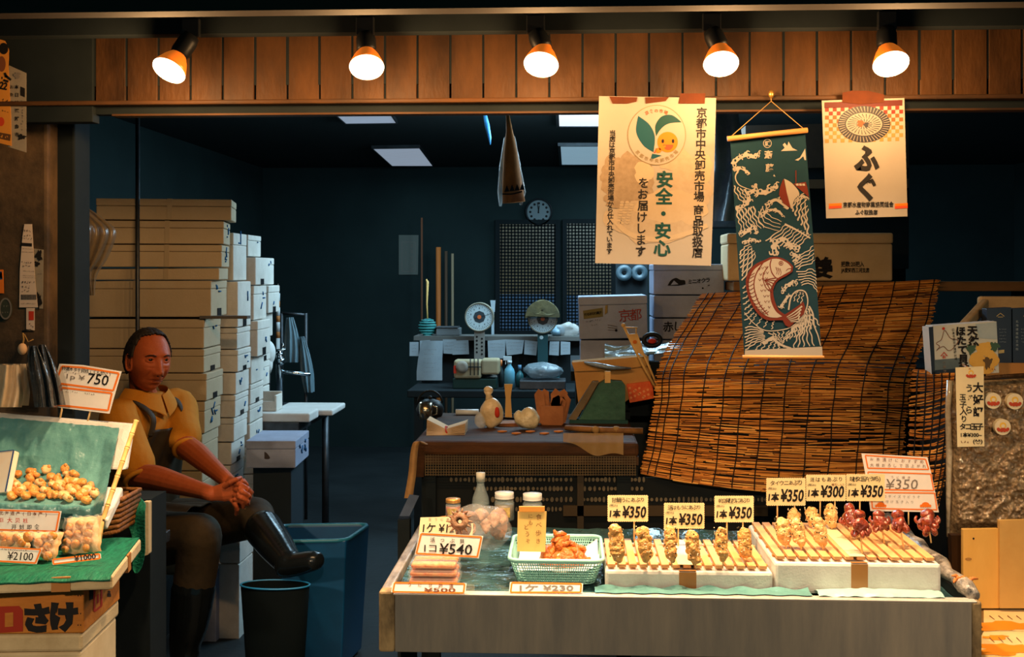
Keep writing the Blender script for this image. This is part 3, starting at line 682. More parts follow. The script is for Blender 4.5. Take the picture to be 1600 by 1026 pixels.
# hanging bags
def bag(name, lab, pts, Y, m, cat, th=.03, n=14, grp=None, hang=0):
    """a limp hanging sheet with folds: pts = outline left/right pixels per row"""
    b = B(); rows = spline([(a, y, c) for a, y, c in pts], 5); L = len(rows)
    def fn(u, v):
        a, y, c = rows[min(L - 1, int(round(v * (L - 1))))]
        return P(lerp(a, c, u), y, Y - th * (.5 + .5 * sin(u * 14 + v * 3)) * (.3 + .7 * sin(pi * u)) - th * .6 * sin(pi * u))
    def fb(u, v): p = fn(u, v); return p + V((0, th * 1.1, 0))
    b.grid(fn, 18, L - 1, m); b.grid(lambda u, v: fb(1 - u, v), 18, L - 1, m)
    if hang: p = P((pts[0][0] + pts[0][2]) / 2, pts[0][1], Y); b.tube([p, V((p.x, p.y, hang))], .003, STRING, 5)
    return b.build(name, label=lab, cat=cat, group=grp)
b = B(); b.ball(P(414, 552, 6.28), (.062, .05, .085), mat('tied_bag_white', (224, 226, 222), .5, bump=(30, .4)), 20, 14, nz=.18, nf=9); b.tube([P(414, 560, 6.28), P(419, 575, 6.28), P(420, 582, 6.30)], [.05, .025, .012], MC['tied_bag_white'], 12)
b.tube([P(420, 578, 6.30), V((P(420, 578, 6.30).x, 6.30, ZT + .03))], .01, BLACK, 8); b.build('white_bag', label='bulging white plastic bag on the wash stand beside the striped pole', cat='bag')
BAGM = mat('grey_blue_bag', (120, 146, 156), .3, var=(6, (74, 100, 110), .8), bump=(18, .6))
bag('plastic_bag', 'blue grey plastic bag hanging at the wash stand, left of two', [(447, 496, 455), (444, 520, 462), (443, 545, 466), (445, 566, 466)], 6.62, BAGM, 'bag', .05, grp='bags hanging by the wash stand')
bag('plastic_bag', 'long thin blue grey plastic bag drooping right of the tap', [(468, 526, 473), (468, 555, 482), (470, 585, 488), (476, 613, 489)], 6.66, BAGM, 'bag', .04, grp='bags hanging by the wash stand')
b = B(); q0, q1 = P(440, 497, 6.7), P(478, 522, 6.7); b.tube([(q0.x, 6.7, q0.z + .03), (q1.x, 6.7, q0.z + .02)], .008, STEEL_DK, 8)
for x in (q0.x, q1.x): b.tube([(x, 6.7, 0), (x, 6.7, q0.z + .03)], .01, STEEL_DK, 8)
b.build('bag_rail', label='dark rail behind the tap from which plastic bags hang', cat='rail')
# foam box with fish mark, on a crate
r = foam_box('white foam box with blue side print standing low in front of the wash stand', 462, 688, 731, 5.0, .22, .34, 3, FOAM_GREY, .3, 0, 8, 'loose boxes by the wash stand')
b = B(); p = P(462, 732, 5.0); b.bbox((p.x - .2, 5.04, 0), (p.x - .03, 5.27, p.z - .003), mat('dim_crate', (44, 54, 60), .7)); b.build('plastic_crate', label='dim upright crate under the low white foam box with blue print', cat='crate')
b = B(); pl = PL.y(4.995); shape(b, pl, spline([(407, 707), (415, 706), (422, 715), (416, 717), (407, 714)], 5), mat('leaf_print', (70, 62, 60), .7), .001); b.build('leaf_print', r)

# ---------------------------------------------------------------- blue bin and bucket
BLUE = mat('blue_bin', (10, 82, 132), .4, var=(6, (8, 62, 104), .7)); BLUE_R = mat('blue_bin_rim', (40, 122, 150), .35)
ZB = P(500, 843, 4.14).z
c = [PZ(432, 845, ZB), PZ(541, 844, ZB), PZ(577, 819, ZB), PZ(470, 821, ZB)]
c = [PZ(437, 846, ZB), PZ(541, 844, ZB), PZ(577, 819, ZB), PZ(440, 821, ZB)]
ce = sum(c, V()) / 4
r = thing('rubbish_bin', 'open blue plastic bin with a pale rim, standing empty on the dark floor', 'bin', (ce.x, ce.y, 0))
b = B(); n = 4; bot = [ce + (p - ce) * .84 for p in c]
for q in bot: q.z = .01
inn = [ce + (p - ce) * .93 for p in c]; ib = [ce + (p - ce) * .8 for p in c]
for q in ib: q.z = .06
vs = c + bot + inn + ib
fs = [(i, i + 4, (i + 1) % 4 + 4, (i + 1) % 4) for i in range(4)] + [(i + 8, (i + 1) % 4 + 8, (i + 1) % 4 + 12, i + 12) for i in range(4)] + [(i, (i + 1) % 4, (i + 1) % 4 + 8, i + 8) for i in range(4)] + [(12, 13, 14, 15), (7, 6, 5, 4)]
b.add(vs, fs, BLUE); b.build('body', r, bevel=.012)
b = B(); rim = []
for i in range(4):
    a, d, e = c[i - 1], c[i], c[(i + 1) % 4]; k = .035
    rim += [d + (a - d).normalized() * k, d + ((a - d).normalized() + (e - d).normalized()) * k * .25, d + (e - d).normalized() * k]
b.tube(rim, .0075, BLUE_R, 8, closed=True); b.build('rim', r)
zb = P(430, 913, 3.84).z; bc = PZ(430, 913, zb)
r = thing('bucket', 'dark round bucket with a thin blue rim in front of the blue bin', 'bucket', (bc.x, bc.y, 0))
b = B(); rad = .117; b.lathe([(rad * .78, .005), (rad, zb), (rad - .006, zb), (rad * .76, .03)], (bc.x, bc.y, 0), mat('dark_bucket', (3, 9, 12), .8, spec=.05), 32, Matrix.Diagonal((1, .5, 1)), cap=False); b.lathe([(0, .02), (rad * .8, .021)], (bc.x, bc.y, 0), MC['dark_bucket'], 32, Matrix.Diagonal((1, .5, 1)), cap=False); b.build('body', r)
b = B(); b.tube([(bc.x + rad * cos(a), bc.y + rad * .5 * sin(a), zb) for a in [2 * pi * k / 36 for k in range(36)]], .0032, mat('bucket_rim', (30, 120, 176), .35), 8, closed=True); b.build('rim', r)

# ---------------------------------------------------------------- papers and bags on the left pillar
pl = PL.y(PLY - .004)
def notice(name, lab, px, m, draw, pl=pl, cat='notice'):
    b = B(); slab(b, pl, px, .001, m); draw(b); return b.build(name, label=lab, cat=cat)
GREYP = mat('grey_notice', (150, 140, 124), .8, var=(20, (128, 118, 104), .8)); PINKP = mat('pale_receipt', (206, 186, 170), .8)
TANP = mat('amber_poster', (206, 136, 54), .8)
def d1(b):
    for y, h in ((120, 16), (156, 5), (172, 3)): scribble(b, pl, 2, y, 14, y + 3, INK, h, seed=y)
    txt(b, pl, '22', (0, 128, 12, 140), INK, .03, rot=.2); disc(b, pl, 2, 190, 5, 7, P_RED); shape(b, pl, [(-10, 205), (17, 210), (16, 220), (-10, 214)], mat('poster_band', (90, 60, 34), .7)); scribble(b, pl, 0, 212, 14, 215, TANP, 5)
    disc(b, pl, 6, 76, 7, 9, INK); disc(b, pl, 3, 100, 6, 12, INK_BR)
pl = PL.y(FY - .018)
notice('poster', 'amber poster with dark lettering, high at the left picture edge', [(-30, 52), (8, 64), (14, 78), (13, 104), (17, 180), (18, 228), (-30, 216)], TANP, d1, pl, cat='poster')
pl = PL.y(PLY - .004)
pl2 = PL.y(FY - .014)
def d2(b):
    line(b, pl2, '本日特選鮮魚市', (26.5, 136), (27, 210), 7, INK, .02); line(b, pl2, 'お魚処', (19, 136), (18, 160), 6, INK, .01); shape(b, pl2, [(32, 135), (39, 138), (39, 152), (32, 149)], INK); scribble(b, pl2, 35, 156, 35, 205, INK_G, 4); blob(b, pl2, 34, 214, 6, 4, INK, .0012, 3, .4); blob(b, pl2, 27, 118, 5, 5, INK_G, .0012, 5, .3)
notice('poster', 'dim grey poster with a column of black characters beside the amber one', [(14, 102), (41, 114), (41, 238), (12, 229)], GREYP, d2, pl2, 'poster')
def d3(b):
    for y, h, x in ((360, 3.5, 32), (367, 3.5, 32), (372, 3, 33), (388, 1.5, 34), (393, 1.5, 34), (423, 1.5, 36), (430, 1.5, 36), (433, 1.2, 36)): scribble(b, pl, x, y, x + 17 + (y - 360) * .05, y + 1, INK, h, seed=y)
    shape(b, pl, [(34, 379), (50, 380), (50, 385), (33, 384)], INK); scribble(b, pl, 33, 409, 50, 411, INK, 3); scribble(b, pl, 35, 415, 48, 416, INK_G, 4, seed=2)
    for y, h in ((441, 4), (448, 4), (454, 3.5)): scribble(b, pl, 33, y, 54 - (y > 444) * 6, y, INK, h, seed=y)
    for k in range(14): shape(b, pl, [(33 + k * 1.75, 460), (34.1 + k * 1.75, 460), (34.1 + k * 1.75, 468), (33 + k * 1.75, 468)], INK)
    scribble(b, pl, 33, 474, 56, 474, INK, 2)
notice('long_receipt', 'long pale printed paper strip hanging on the left pillar', [(38, 350), (50, 350), (52, 386), (55, 440), (59, 480), (30, 480), (31, 420), (35, 370)], PINKP, d3, cat='receipt')
pl2 = PL.y(PLY - .001)
def d4(b): blob(b, pl2, 61, 399, 5, 8, INK, .0012, 6, .4); blob(b, pl2, 58, 412, 4, 4, INK, .0012, 7, .4); scribble(b, pl2, 58, 428, 66, 428, INK_G, 3); blob(b, pl2, 61, 470, 4, 12, INK, .0012, 8, .4)
notice('notice', 'grey notice with dark figures half hidden behind the long paper strip', [(52, 388), (68, 390), (67, 482), (52, 482)], GREYP, d4, pl2)
def d5(b): shape(b, pl, [(45, 486), (53, 486), (53, 500), (45, 500)], RED); scribble(b, pl, 46, 504, 52, 512, INK, 3)
notice('card', 'small pale card with a red picture below the long paper strip', [(41, 481), (54, 481), (54, 516), (41, 514)], PINKP, d5, cat='card')
def d6(b):
    shape(b, pl, [(-6, 424), (3, 424), (4, 436), (-6, 438)], mat('sticker_blue', (40, 80, 130), .6)); disc(b, pl, 2, 430, 2.5, 5, ORANGE)
notice('sticker', 'bright orange sticker at the picture edge on the left pillar', [(-14, 421), (5, 421), (6, 458), (-14, 458)], mat('sticker_orange', (232, 120, 36), .6), d6, cat='sticker')
b = B(); ring(b, pl, 9, 482, 10, 17, 2.5, INK_G, .002); disc(b, pl, 9, 482, 10.5, 17.5, mat('seal_green', (56, 62, 52), .7), .001); scribble(b, pl, 3, 478, 15, 478, INK_G, 4, .003); scribble(b, pl, 3, 488, 15, 488, INK_G, 3, .003); slab(b, pl, [(9 + 10.5 * cos(a), 482 + 17.5 * sin(a)) for a in [2 * pi * k / 24 for k in range(24)]], .001, MC['seal_green']); b.build('round_sticker', label='dark oval seal sticker on the rusty left pillar', cat='sticker')
SHEET = mat('dusty_film', (132, 112, 82), .3, var=(5, (84, 74, 58), .9), bump=(14, .7), alpha=.72)
bag('plastic_bag', 'dusty clear plastic bag bunched high against the front box stack', [(104, 318, 118), (106, 340, 150), (108, 362, 170), (112, 400, 158), (120, 430, 140), (128, 462, 136)], 3.95, SHEET, 'bag', .06, grp='dusty bags by the left pillar', hang=2.32)
bag('plastic_bag', 'dusty clear plastic bag hanging low beside the left pillar', [(86, 415, 110), (80, 450, 122), (80, 490, 120), (84, 540, 112), (88, 590, 108)], 3.66, SHEET, 'bag', .06, grp='dusty bags by the left pillar')
bag('plastic_bag', 'crumpled shiny black plastic bag hanging on the pillar behind the price sign', [(44, 540, 58), (42, 565, 70), (48, 598, 82), (54, 636, 90)], 3.36, mat('shiny_black_film', (52, 54, 56), .15, bump=(22, 1.0)), 'bag', .05, grp='bags on the left pillar')
bag('plastic_bag', 'wrinkled pale plastic bag hanging on the pillar at the picture edge', [(-14, 570, 30), (-18, 600, 34), (-18, 615, 36), (-18, 636, 34)], 3.34, mat('pale_film', (196, 170, 136), .25, bump=(16, .8), alpha=.75), 'bag', .04, grp='bags on the left pillar')
b = B(); q = lambda x, y: P(x, y, PLY - .02)
b.tube([q(35, 518), q(48, 516)], .004, BLACK, 8); b.tube([q(36, 518), q(37, 530), q(34, 545)], .003, STRING, 6); b.tube([q(38, 522), q(44, 534), q(52, 530)], .002, STRING, 6); b.ball(q(35, 545), (.014, .012, .018), mat('tag_pale', (196, 160, 124), .6)); b.build('key_hook', label='small hook with a pale tag on string on the left pillar', cat='hook')
# ---------------------------------------------------------------- the steel counter in front
CY = 3.0
ZL = P(1070, 932, CY).z; ZS = ZL - .012
xl, xr_ = P(592, 930, CY).x, P(1534, 940, CY).x
RIM = mat('worn_rim', (176, 166, 152), .45, .3, var=(26, (84, 72, 62), .95), stretch=(1, .3, 1), bump=(60, .2))
POSTM = mat('peeling_post', (176, 148, 104), .75, var=(16, (64, 52, 40), 1.0), stretch=(1, 1, .5), bump=(40, .5))
CB = 3.80
r = thing('display_counter', 'long steel fronted display counter lined with teal plastic, in the front', 'counter', ((xl + xr_) / 2, 3.4, 0))
b = B(); b.bbox((xl + .042, CY, ZL - .155), (xr_ - .024, CY + .012, ZL - .006), STEEL); b.build('front_panel', r, bevel=.002)
b = B(); b.bbox((xl + .02, CY - .003, ZL - .006), (xr_ - .012, CY + .03, ZL), mat('lip_steel', (214, 206, 194), .4, .4, var=(20, (180, 168, 152), .6))); b.build('front_lip', r, bevel=.002)
b = B(); b.bbox((xl, CY - .004, ZL - .155), (xl + .042, CY + .04, ZL + .004), POSTM); b.build('corner_post', r, bevel=.006)
b = B(); b.bbox((xr_ - .026, CY - .004, ZL - .26), (xr_, CY + .04, ZL - .002), POSTM); b.build('corner_post', r, bevel=.006)
b = B(); b.bbox((xl + .002, CY + .03, ZL - .15), (xl + .03, CB, ZL + .006), RIM); b.build('side_rim', r, bevel=.005)
b = B(); b.bbox((xr_ - .03, CY + .04, ZL - .15), (xr_ - .004, CB, ZL + .004), BLACK); b.build('side_rim', r, bevel=.005)
b = B(); b.bbox((xl + .03, CY + .012, ZL - .15), (xr_ - .03, CB, ZS - .03), STEEL_DK); b.build('base', r)
for x in (xl + .06, xr_ - .08):
    for y in (CY + .14, CB - .06):
        q = B(); q.bbox((x - .02, y - .02, 0), (x + .02, y + .02, ZL - .151), WOOD_BLK); q.build('leg', r)
# tape wrapped around the right rim
b = B(); WR = mat('wrapped_tape', (196, 186, 172), .35, var=(30, (40, 42, 44), 1.0), stretch=(1, .6, 1), bump=(40, .8)); rnd = random.Random(5)
pts = [V((xr_ - .014 + rnd.uniform(-.004, .004), lerp(CY + .02, CB + .02, k / 12), ZL + .006 + .03 * (k / 12) + rnd.uniform(-.004, .004))) for k in range(13)]
b.tube(pts, [.020 + rnd.uniform(-.004, .006) for _ in pts], WR, 10); b.build('rim_wrapping', r)
b = B(); rnd = random.Random(8)
for k in range(7):
    c = pts[1] + V((rnd.uniform(-.02, .012), rnd.uniform(-.01, .03), rnd.uniform(.008, .02))); d = V((rnd.uniform(-.03, .03), rnd.uniform(-.02, .02), rnd.uniform(-.004, .012)))
    b.tube([c, c + d * .5 + V((0, 0, .006)), c + d], [.006, .005, .002], mat('frayed_tape', (196, 118, 60), .6), 6)
b.build('frayed_tape', r)
# plastic sheet lining
def sheetz(u, v):
    x = lerp(xl + .032, xr_ - .032, u); y = lerp(CY + .03, CB, v)
    n = noise.noise(V((x * 9, y * 9, 1))) * .006 + noise.noise(V((x * 26, y * 26, 2))) * .004
    e = max(0, (v - .9) * 10); e2 = max(0, (.04 - u) * 25)
    return V((x, y, ZS - .012 + n + e * .02 + e2 * .008))
b = B(); b.grid(sheetz, 90, 36, mat('wet_teal_film', (70, 110, 112), .14, var=(7, (30, 58, 62), .9), bump=(30, .7), coat=.5)); b.build('plastic_lining', r)
b = B()
def fl(u, v):
    x = lerp(P(930, 930, CY).x, P(1272, 930, CY).x, u); return V((x, CY + .018 + v * .06 + .004 * sin(u * 50), ZL + .003 + .004 * sin(u * 40 + v * 5) * v + .002 * v))
b.grid(fl, 70, 4, TEAL_FILM); 
b.build('film_edge', r)
b = B(); rnd = random.Random(2)
def fl2(u, v):
    x = lerp(P(1282, 930, CY).x, P(1480, 930, CY).x, u); w = .5 + .5 * sin(pi * u); return V((x, CY + .016 + v * .06, ZL + .002 + .013 * sin(v * pi) * w + .004 * noise.noise(V((u * 12, v * 4, 0)))))
b.grid(fl2, 50, 8, mat('pale_teal_bag', (150, 190, 184), .35, bump=(20, .6))); b.build('film_edge', r)

# lattice panel and shelf table behind the counter
TY = 4.02
ZTB = P(820, 690, TY).z
r = thing('shelf_table', 'worn wooden table with a wire mesh front standing behind the display counter', 'table', (P(835, 700, TY).x, TY + .25, 0))
xa, xb = P(646, 690, TY).x, P(998, 690, TY).x
b = B(); b.bbox((xa, TY, ZTB - .05), (xb, TY + .82, ZTB), WOOD_TABLE); b.build('table_top', r, bevel=.012)
b = B(); b.bbox((xa + .03, TY + .01, ZTB - .08), (xb, TY + .03, ZTB - .05), WOOD_DK); b.build('apron', r)
WIRE = mat('old_wire', (120, 98, 64), .5, .3, var=(9, (70, 60, 44), .9)); pl = PL.y(TY + .006); b = B()
x = 664
while x < 994: slab(b, pl, [(x, 703), (x + 1.1, 703), (x + 1.1, 743), (x, 743)], .0015, WIRE); x += 4.1
y = 704
while y < 744: slab(b, pl, [(664, y), (994, y), (994, y + 1.0), (664, y + 1.0)], .0015, WIRE, off=.0008); y += 4.1
b.build('wire_mesh', r)
b = B(); b.bbox((P(660, 743, TY).x, TY + .05, P(660, 838, TY).z), (P(1215, 0, TY).x, TY + .06, P(660, 747, TY).z), mat('dark_backing', (22, 26, 26), .8)); b.bbox((P(660, 743, TY).x, TY + .05, P(660, 746, TY).z), (xb, TY + .06, P(660, 700, TY).z - .002), mat('dark_backing', (22, 26, 26), .8)); b.build('backing', r)
b = B(); b2 = B(); pl = PL.y(TY + .046); rnd = random.Random(11); TAB = mat('pale_tab', (134, 118, 90), .7, var=(5, (84, 76, 62), .9))
for row, (yy, x0) in enumerate(((749, 705), (763, 742), (780, 770), (795, 800))):
    x = x0
    while x < 1200:
        w = rnd.uniform(1.6, 3.0); h = rnd.uniform(2.6, 4.6)
        if not 898 < x < 910 and not (x > 1006 and yy < 775): disc(b if x < 905 else b2, pl, x, yy, w, h, TAB, .001, 10)
        x += rnd.uniform(5.4, 8)
b.build('lattice_panel', r); b2.build('lattice_panel', r)
b = B(); slab(b, PL.y(TY + .03), [(902, 742), (912, 742), (912, 840), (902, 840)], .02, mat('lattice_stile', (66, 56, 42), .7)); b.build('stile', r)
b = B(); slab(b, PL.y(TY + .03), [(880, 790), (1200, 790), (1200, 806), (880, 806)], .012, mat('lattice_rail', (74, 60, 40), .7)); b.build('rail', r)
for x in (xa + .05, xb - .05):
    for y in (TY + .05, TY + .76):
        q = B(); q.bbox((x - .025, y - .02, 0), (x + .025, y + .02, ZTB - .051), WOOD_BLK); q.build('leg', r)
q = B(); slab(q, PL.y(TY), [(652, 698), (664, 698), (662, 745), (650, 745)], .03, WOOD_TABLE); q.build('end_post', r)
r0 = r
# oil paper hanging off the table edge
b = B(); pl = PL.y(TY - .004)
def ofn(u, v):
    x = lerp(880, 974, u); y = lerp(676, 712 - 22 * (1 - u) ** 2 - 4 * sin(u * 9), v); p = pl.at(x, y); return p + V((0, -.004 * sin(u * 15) - .003, 0))
b.grid(ofn, 24, 6, mat('oiled_paper', (150, 116, 62), .4, alpha=.75, bump=(20, .4))); b.build('wax_paper', label='crumpled oily paper hanging over the front edge of the wooden shelf table', cat='paper')
b = B()
def rag(u, v):
    q = spline([(664, 694, 3.99), (652, 690, 3.97), (647, 706, 3.96), (644, 740, 3.95), (638, 778, 3.94)], 6); k = q[min(len(q) - 1, int(v * (len(q) - 1)))]
    return P(k[0] + (u - .5) * (9 + 4 * v), k[1], k[2] - .012 * sin(pi * u))
b.grid(rag, 6, 24, mat('tan_rag', (170, 130, 80), .8, var=(20, (130, 96, 58), .8)), thick=.008, thick_dir=(0, 1, 0)); b.build('rag', label='tan rag draped over the left corner of the wooden shelf table', cat='cloth')
b = B(); pl = PL.three(P(627, 808, 3.82), P(638, 812, 3.82), P(652, 776, 3.93)); slab(b, pl, [(624, 806), (640, 806), (655, 774), (640, 772)], .012, mat('blue_grey_strip', (92, 110, 140), .4, .3, var=(8, (60, 74, 96), .8)))
q0 = P(632, 808, 3.85); b.bbox((q0.x - .02, 3.83, 0), (q0.x + .02, 3.87, q0.z - .004), WOOD_BLK); b.build('side_strip', label='blue grey metal strip at the left rear corner of the counter', cat='strip')

# ---------------------------------------------------------------- skewer stands
def stand(lab, x0, x1, yf, yb, Y0, depth, xs, tape_x, nsl):
    zb = ZS; zt = P(1100, yf, Y0).z; a, c = P(x0, yb, Y0).x, P(x1, yb, Y0).x
    r = thing('skewer_stand', lab, 'stand', ((a + c) / 2, Y0 + depth / 2, zb), 'foam stands with wooden slats for skewers')
    b = B(); b.bbox((a, Y0, zb), (c, Y0 + depth, zt), FOAM); b.build('foam_base', r, bevel=.008)
    b = B(); s = (c - a - .012) / nsl
    for k in range(nsl):
        x = a + .006 + k * s; b.box((x + s * .37, Y0 + .012 + depth * .45, zt + .0105), (s * .72, depth * .9, .009), WOOD_SLAT)
    b.build('slats', r, bevel=.0012)
    b = B()
    for y in (.06, .16, .27, .36):
        if y < depth * .93: b.bbox((a + .004, Y0 + y, zt + .0005), (c - .004, Y0 + y + .012, zt + .006), mat('slat_batten', (206, 140, 76), .6))
    b.build('battens', r)
    t0, t1 = P(tape_x[0], yf, Y0).x, P(tape_x[1], yf, Y0).x
    b = B(); b.bbox((t0, Y0 - .0012, zb + .004), (t1, Y0 + .0, zt - .002), TAPE)
    b.build('tape', r)
    b = B(); b.bbox((t0 - .002, Y0 + .01, zt + .0155), (t1 - .004, Y0 + depth * .9, zt + .0165), mat('pale_tape', (232, 206, 160), .35)); b.bbox((t0, Y0 + .0, zt + .001), (t1, Y0 + .01, zt + .002), TAPE); b.build('tape', r)
    return zt + .016
Z1 = stand('lower left skewer stand, white foam with pale slats and a tape band', 946, 1208, 893, 921, 3.085, .33, 0, (1061, 1088), 15)
Z2 = stand('taller right skewer stand, thick white foam with slats and a brown tape band', 1211, 1471, 877, 920, 3.085, .46, 0, (1330, 1356), 14)
FRY = mat('golden_fry', (236, 178, 92), .4, var=(60, (148, 92, 36), .85), bump=(150, .7), coat=.3)
FRY_P = mat('pale_fry', (232, 190, 124), .35, var=(60, (202, 146, 70), .85), bump=(150, .7), coat=.4)
SESAME = mat('sesame', (240, 226, 190), .5); HERB = mat('dark_flake', (52, 50, 34), .6)
OCTO = mat('glazed_octopus', (150, 58, 26), .16, var=(50, (92, 32, 14), .9), bump=(90, .6), coat=.7); OCTO_L = mat('octopus_rim', (206, 104, 62), .25)
STICK = mat('skewer_stick', (226, 186, 124), .5)
def skewer(lab, top, bot, z, w, m, kind, seed, group, lean=.03):
    base = PZ(bot[0], bot[1], z + .002); tp = P(top[0], top[1], base.y + lean); ax = tp - base; L = ax.length; d = ax.normalized()
    k = 1 / F * base.y; R = w * k / 2; rnd = random.Random(seed)
    r = thing('octopus_skewer' if kind == 'octo' else 'fish_skewer', lab, 'skewer', base, group)
    b = B(); b.tube([base, tp - d * R * .4], .0022, STICK, 8); b.build('stick', r)
    b = B()
    if kind == 'fry':
        n = max(4, int(L * .82 / (R * .42)))
        for i in range(n):
            t = lerp(.24, 1 - R / L * .8, i / (n - 1)); c = base + ax * t + V((rnd.uniform(-.1, .1), rnd.uniform(-.1, .1), 0)) * R
            q = R * rnd.uniform(.84, 1.0) * (1 - .22 * (i in (0, n - 1))); b.ball(c, (q, q * .9, q * 1.1), m, 18, 14, nz=.42, nf=70, seed=seed + i // 3)
        for i in range(46):
            a = rnd.uniform(0, 2 * pi); t = rnd.uniform(.24, .97); c = base + ax * t + V((cos(a), sin(a), 0)) * R * .98
            b.ball(c, .0016 if i % 3 else .0022, SESAME if i % 3 else HERB, 6, 4)
        b.build('fried_fish', r)
    else:
        c = base + ax * .60; b.ball(c, (R * .82, R * .8, R * .95), m, 20, 16, nz=.34, nf=48, seed=seed)
        b.ball(base + ax * .84 + V((R * rnd.uniform(-.15, .15), 0, 0)), (R * .66, R * .62, R * .6), m, 16, 12, nz=.3, nf=60, seed=seed + 3)
        for i in range(13):
            a = 2 * pi * i / 13 + rnd.uniform(-.35, .35); e = V((cos(a), sin(a), 0)); s = rnd.uniform(.7, 1.25); h0 = rnd.uniform(-.9, .5)
            q = [c + e * R * .4 + d * R * h0, c + e * R * .85 * s + d * R * (h0 - .35), c + e * R * 1.08 * s + d * R * (h0 - .05), c + e * R * .9 * s + d * R * (h0 + .3)]
            b.tube(spline(q, 3), [R * rnd.uniform(.22, .32) * (1 - .07 * j) for j in range(10)], m, 8)
            b.ball(c + e * R * 1.0 * s + d * R * h0, R * .10, OCTO_L, 6, 4)
        b.build('octopus', r)
        b = B(); b.ball(base + ax * .82 + V((0, -R * .5, 0)), (R * .22, R * .12, R * .2), mat('sheen_patch', (90, 30, 18), .05, coat=1.0), 8, 6); b.build('glazed_eye', r)
S1 = [((961, 816), (966, 886), 23), ((1003, 821), (1012, 884), 22), ((1046, 822), (1050, 886), 20), ((1079, 828), (1088, 888), 21), ((1125, 822), (1130, 884), 19), ((1161, 823), (1167, 876), 20)]
LB = ['leftmost golden skewer on the lower stand, below the first price tag', 'second golden skewer from the left on the lower stand', 'third golden skewer from the left, under the middle price tag',
      'fourth golden skewer from the left on the lower stand', 'fifth golden skewer, tall and slim, under the third price tag', 'rightmost golden skewer on the lower stand']
for k, (t, q, w) in enumerate(S1): skewer(LB[k], t, q, Z1, w, FRY, 'fry', 20 + k, 'golden fish skewers on the lower stand')
S2 = [((1241, 793), (1240, 822), 19), ((1267, 791), (1270, 824), 19), ((1297, 787), (1300, 826), 20), ((1220, 806), (1228, 856), 21), ((1243, 808), (1252, 858), 20), ((1277, 806), (1286, 858), 20)]
LB = ['pale skewer in the back row of the taller stand, leftmost', 'pale skewer in the back row of the taller stand, second from left', 'pale skewer in the back row of the taller stand, under the ¥300 tag',
      'leftmost pale skewer in the front row of the taller stand', 'middle pale skewer in the front row of the taller stand', 'third pale skewer in the front row of the taller stand']
for k, (t, q, w) in enumerate(S2): skewer(LB[k], t, q, Z2, w, FRY_P, 'fry', 50 + k, 'pale fish skewers on the taller stand')
S3 = [((1328, 786), (1330, 842), 27), ((1341, 793), (1347, 864), 29), ((1373, 796), (1382, 848), 27), ((1401, 794), (1412, 856), 27), ((1447, 795), (1455, 848), 30)]
LB = ['dark red octopus skewer at the back left of the octopus row', 'large dark red octopus skewer in front, beside the tape band', 'red octopus skewer third from the left, in the middle of the octopus row',
      'dark red octopus skewer fourth from the left', 'rightmost red octopus skewer, standing apart at the end']
for k, (t, q, w) in enumerate(S3): skewer(LB[k], t, q, Z2, w, OCTO, 'octo', 80 + k, 'glazed octopus skewers on the taller stand')

# ---------------------------------------------------------------- scalloped price tags
TAGM = mat('cream_tag', (238, 222, 168), .7, var=(16, (226, 206, 150), .6))
def scallop(x0, y0, x1, y1, st=3.4, a=.9):
    out = []
    def edge(xa, ya, xb, yb):
        L = sqrt((xb - xa) ** 2 + (yb - ya) ** 2); n = max(2, int(L / st)) * 4; dx, dy = (xb - xa) / L, (yb - ya) / L
        for i in range(n):
            t = i / n; o = a * abs(sin(t * n / 4 * pi)); out.append((xa + (xb - xa) * t + dy * o, ya + (yb - ya) * t - dx * o))
    edge(x0, y0, x1, y0); edge(x1, y0, x1, y1); edge(x1, y1, x0, y1); edge(x0, y1, x0, y0)
    return out
def price_tag(lab, bx, Y, z, title, price, sticks, note='(税込)', extra=None, tilt=0):
    x0, y0, x1, y1 = bx; pl = PL.y(Y); w, h = x1 - x0, y1 - y0
    r = thing('price_tag', lab, 'price tag', pl.at((x0 + x1) / 2, y1) * 1.0, 'scalloped price tags over the skewers')
    b = B(); slab(b, pl, scallop(x0 + 1, y0 + 1, x1 - 1, y1 - 1), .0012, TAGM)
    line(b, pl, title, (x0 + w * .16, y0 + h * .19), (x0 + w * .86, y0 + h * .17), h * .19, INK, .01, jit=.5)
    txt(b, pl, note, (x0 + w * .05, y0 + h * .34, x0 + w * .25, y0 + h * .44), INK, .01)
    if extra: txt(b, pl, extra, (x0 + w * .64, y0 + h * .33, x0 + w * .95, y0 + h * .42), INK_BR, .01)
    txt(b, pl, '1本', (x0 + w * .06, y0 + h * .52, x0 + w * .33, y0 + h * .85), INK, .035, shear=.1)
    txt(b, pl, price, (x0 + w * .36, y0 + h * .4, x0 + w * .95, y0 + h * .86), INK, .03, shear=.12)
    b.build('card', r)
    for sx in sticks:
        t = pl.at(sx, y1 - 6, -.004); q = B(); q.tube([t, V((t.x, t.y, z - .002))], .0022, STICK, 8); q.build('stick', r)
price_tag('cream ¥350 price tag over the leftmost golden skewers', (949, 773, 1013, 815), 3.36, Z1, '甘鯛うにあぶり', '¥350', (991,))
price_tag('lower middle cream ¥350 price tag on the lower stand', (1037, 785, 1101, 826), 3.30, Z1, '活はもうにあぶり', '¥350', (1060,))
price_tag('cream ¥350 price tag over the two rightmost golden skewers', (1116, 774, 1178, 816), 3.36, Z1, '帆立貝柱うにあぶり', '¥350', (1136, 1161))
price_tag('cream ¥350 price tag at the left end of the taller stand', (1197, 746, 1259, 790), 3.50, Z2, 'タイウニあぶり', '¥350', (1215, 1242))
price_tag('cream ¥300 price tag, the only one at that price', (1259, 741, 1322, 783), 3.505, Z2, '活はもあぶり', '¥300', (1282, 1305), extra='鱧落し入り')
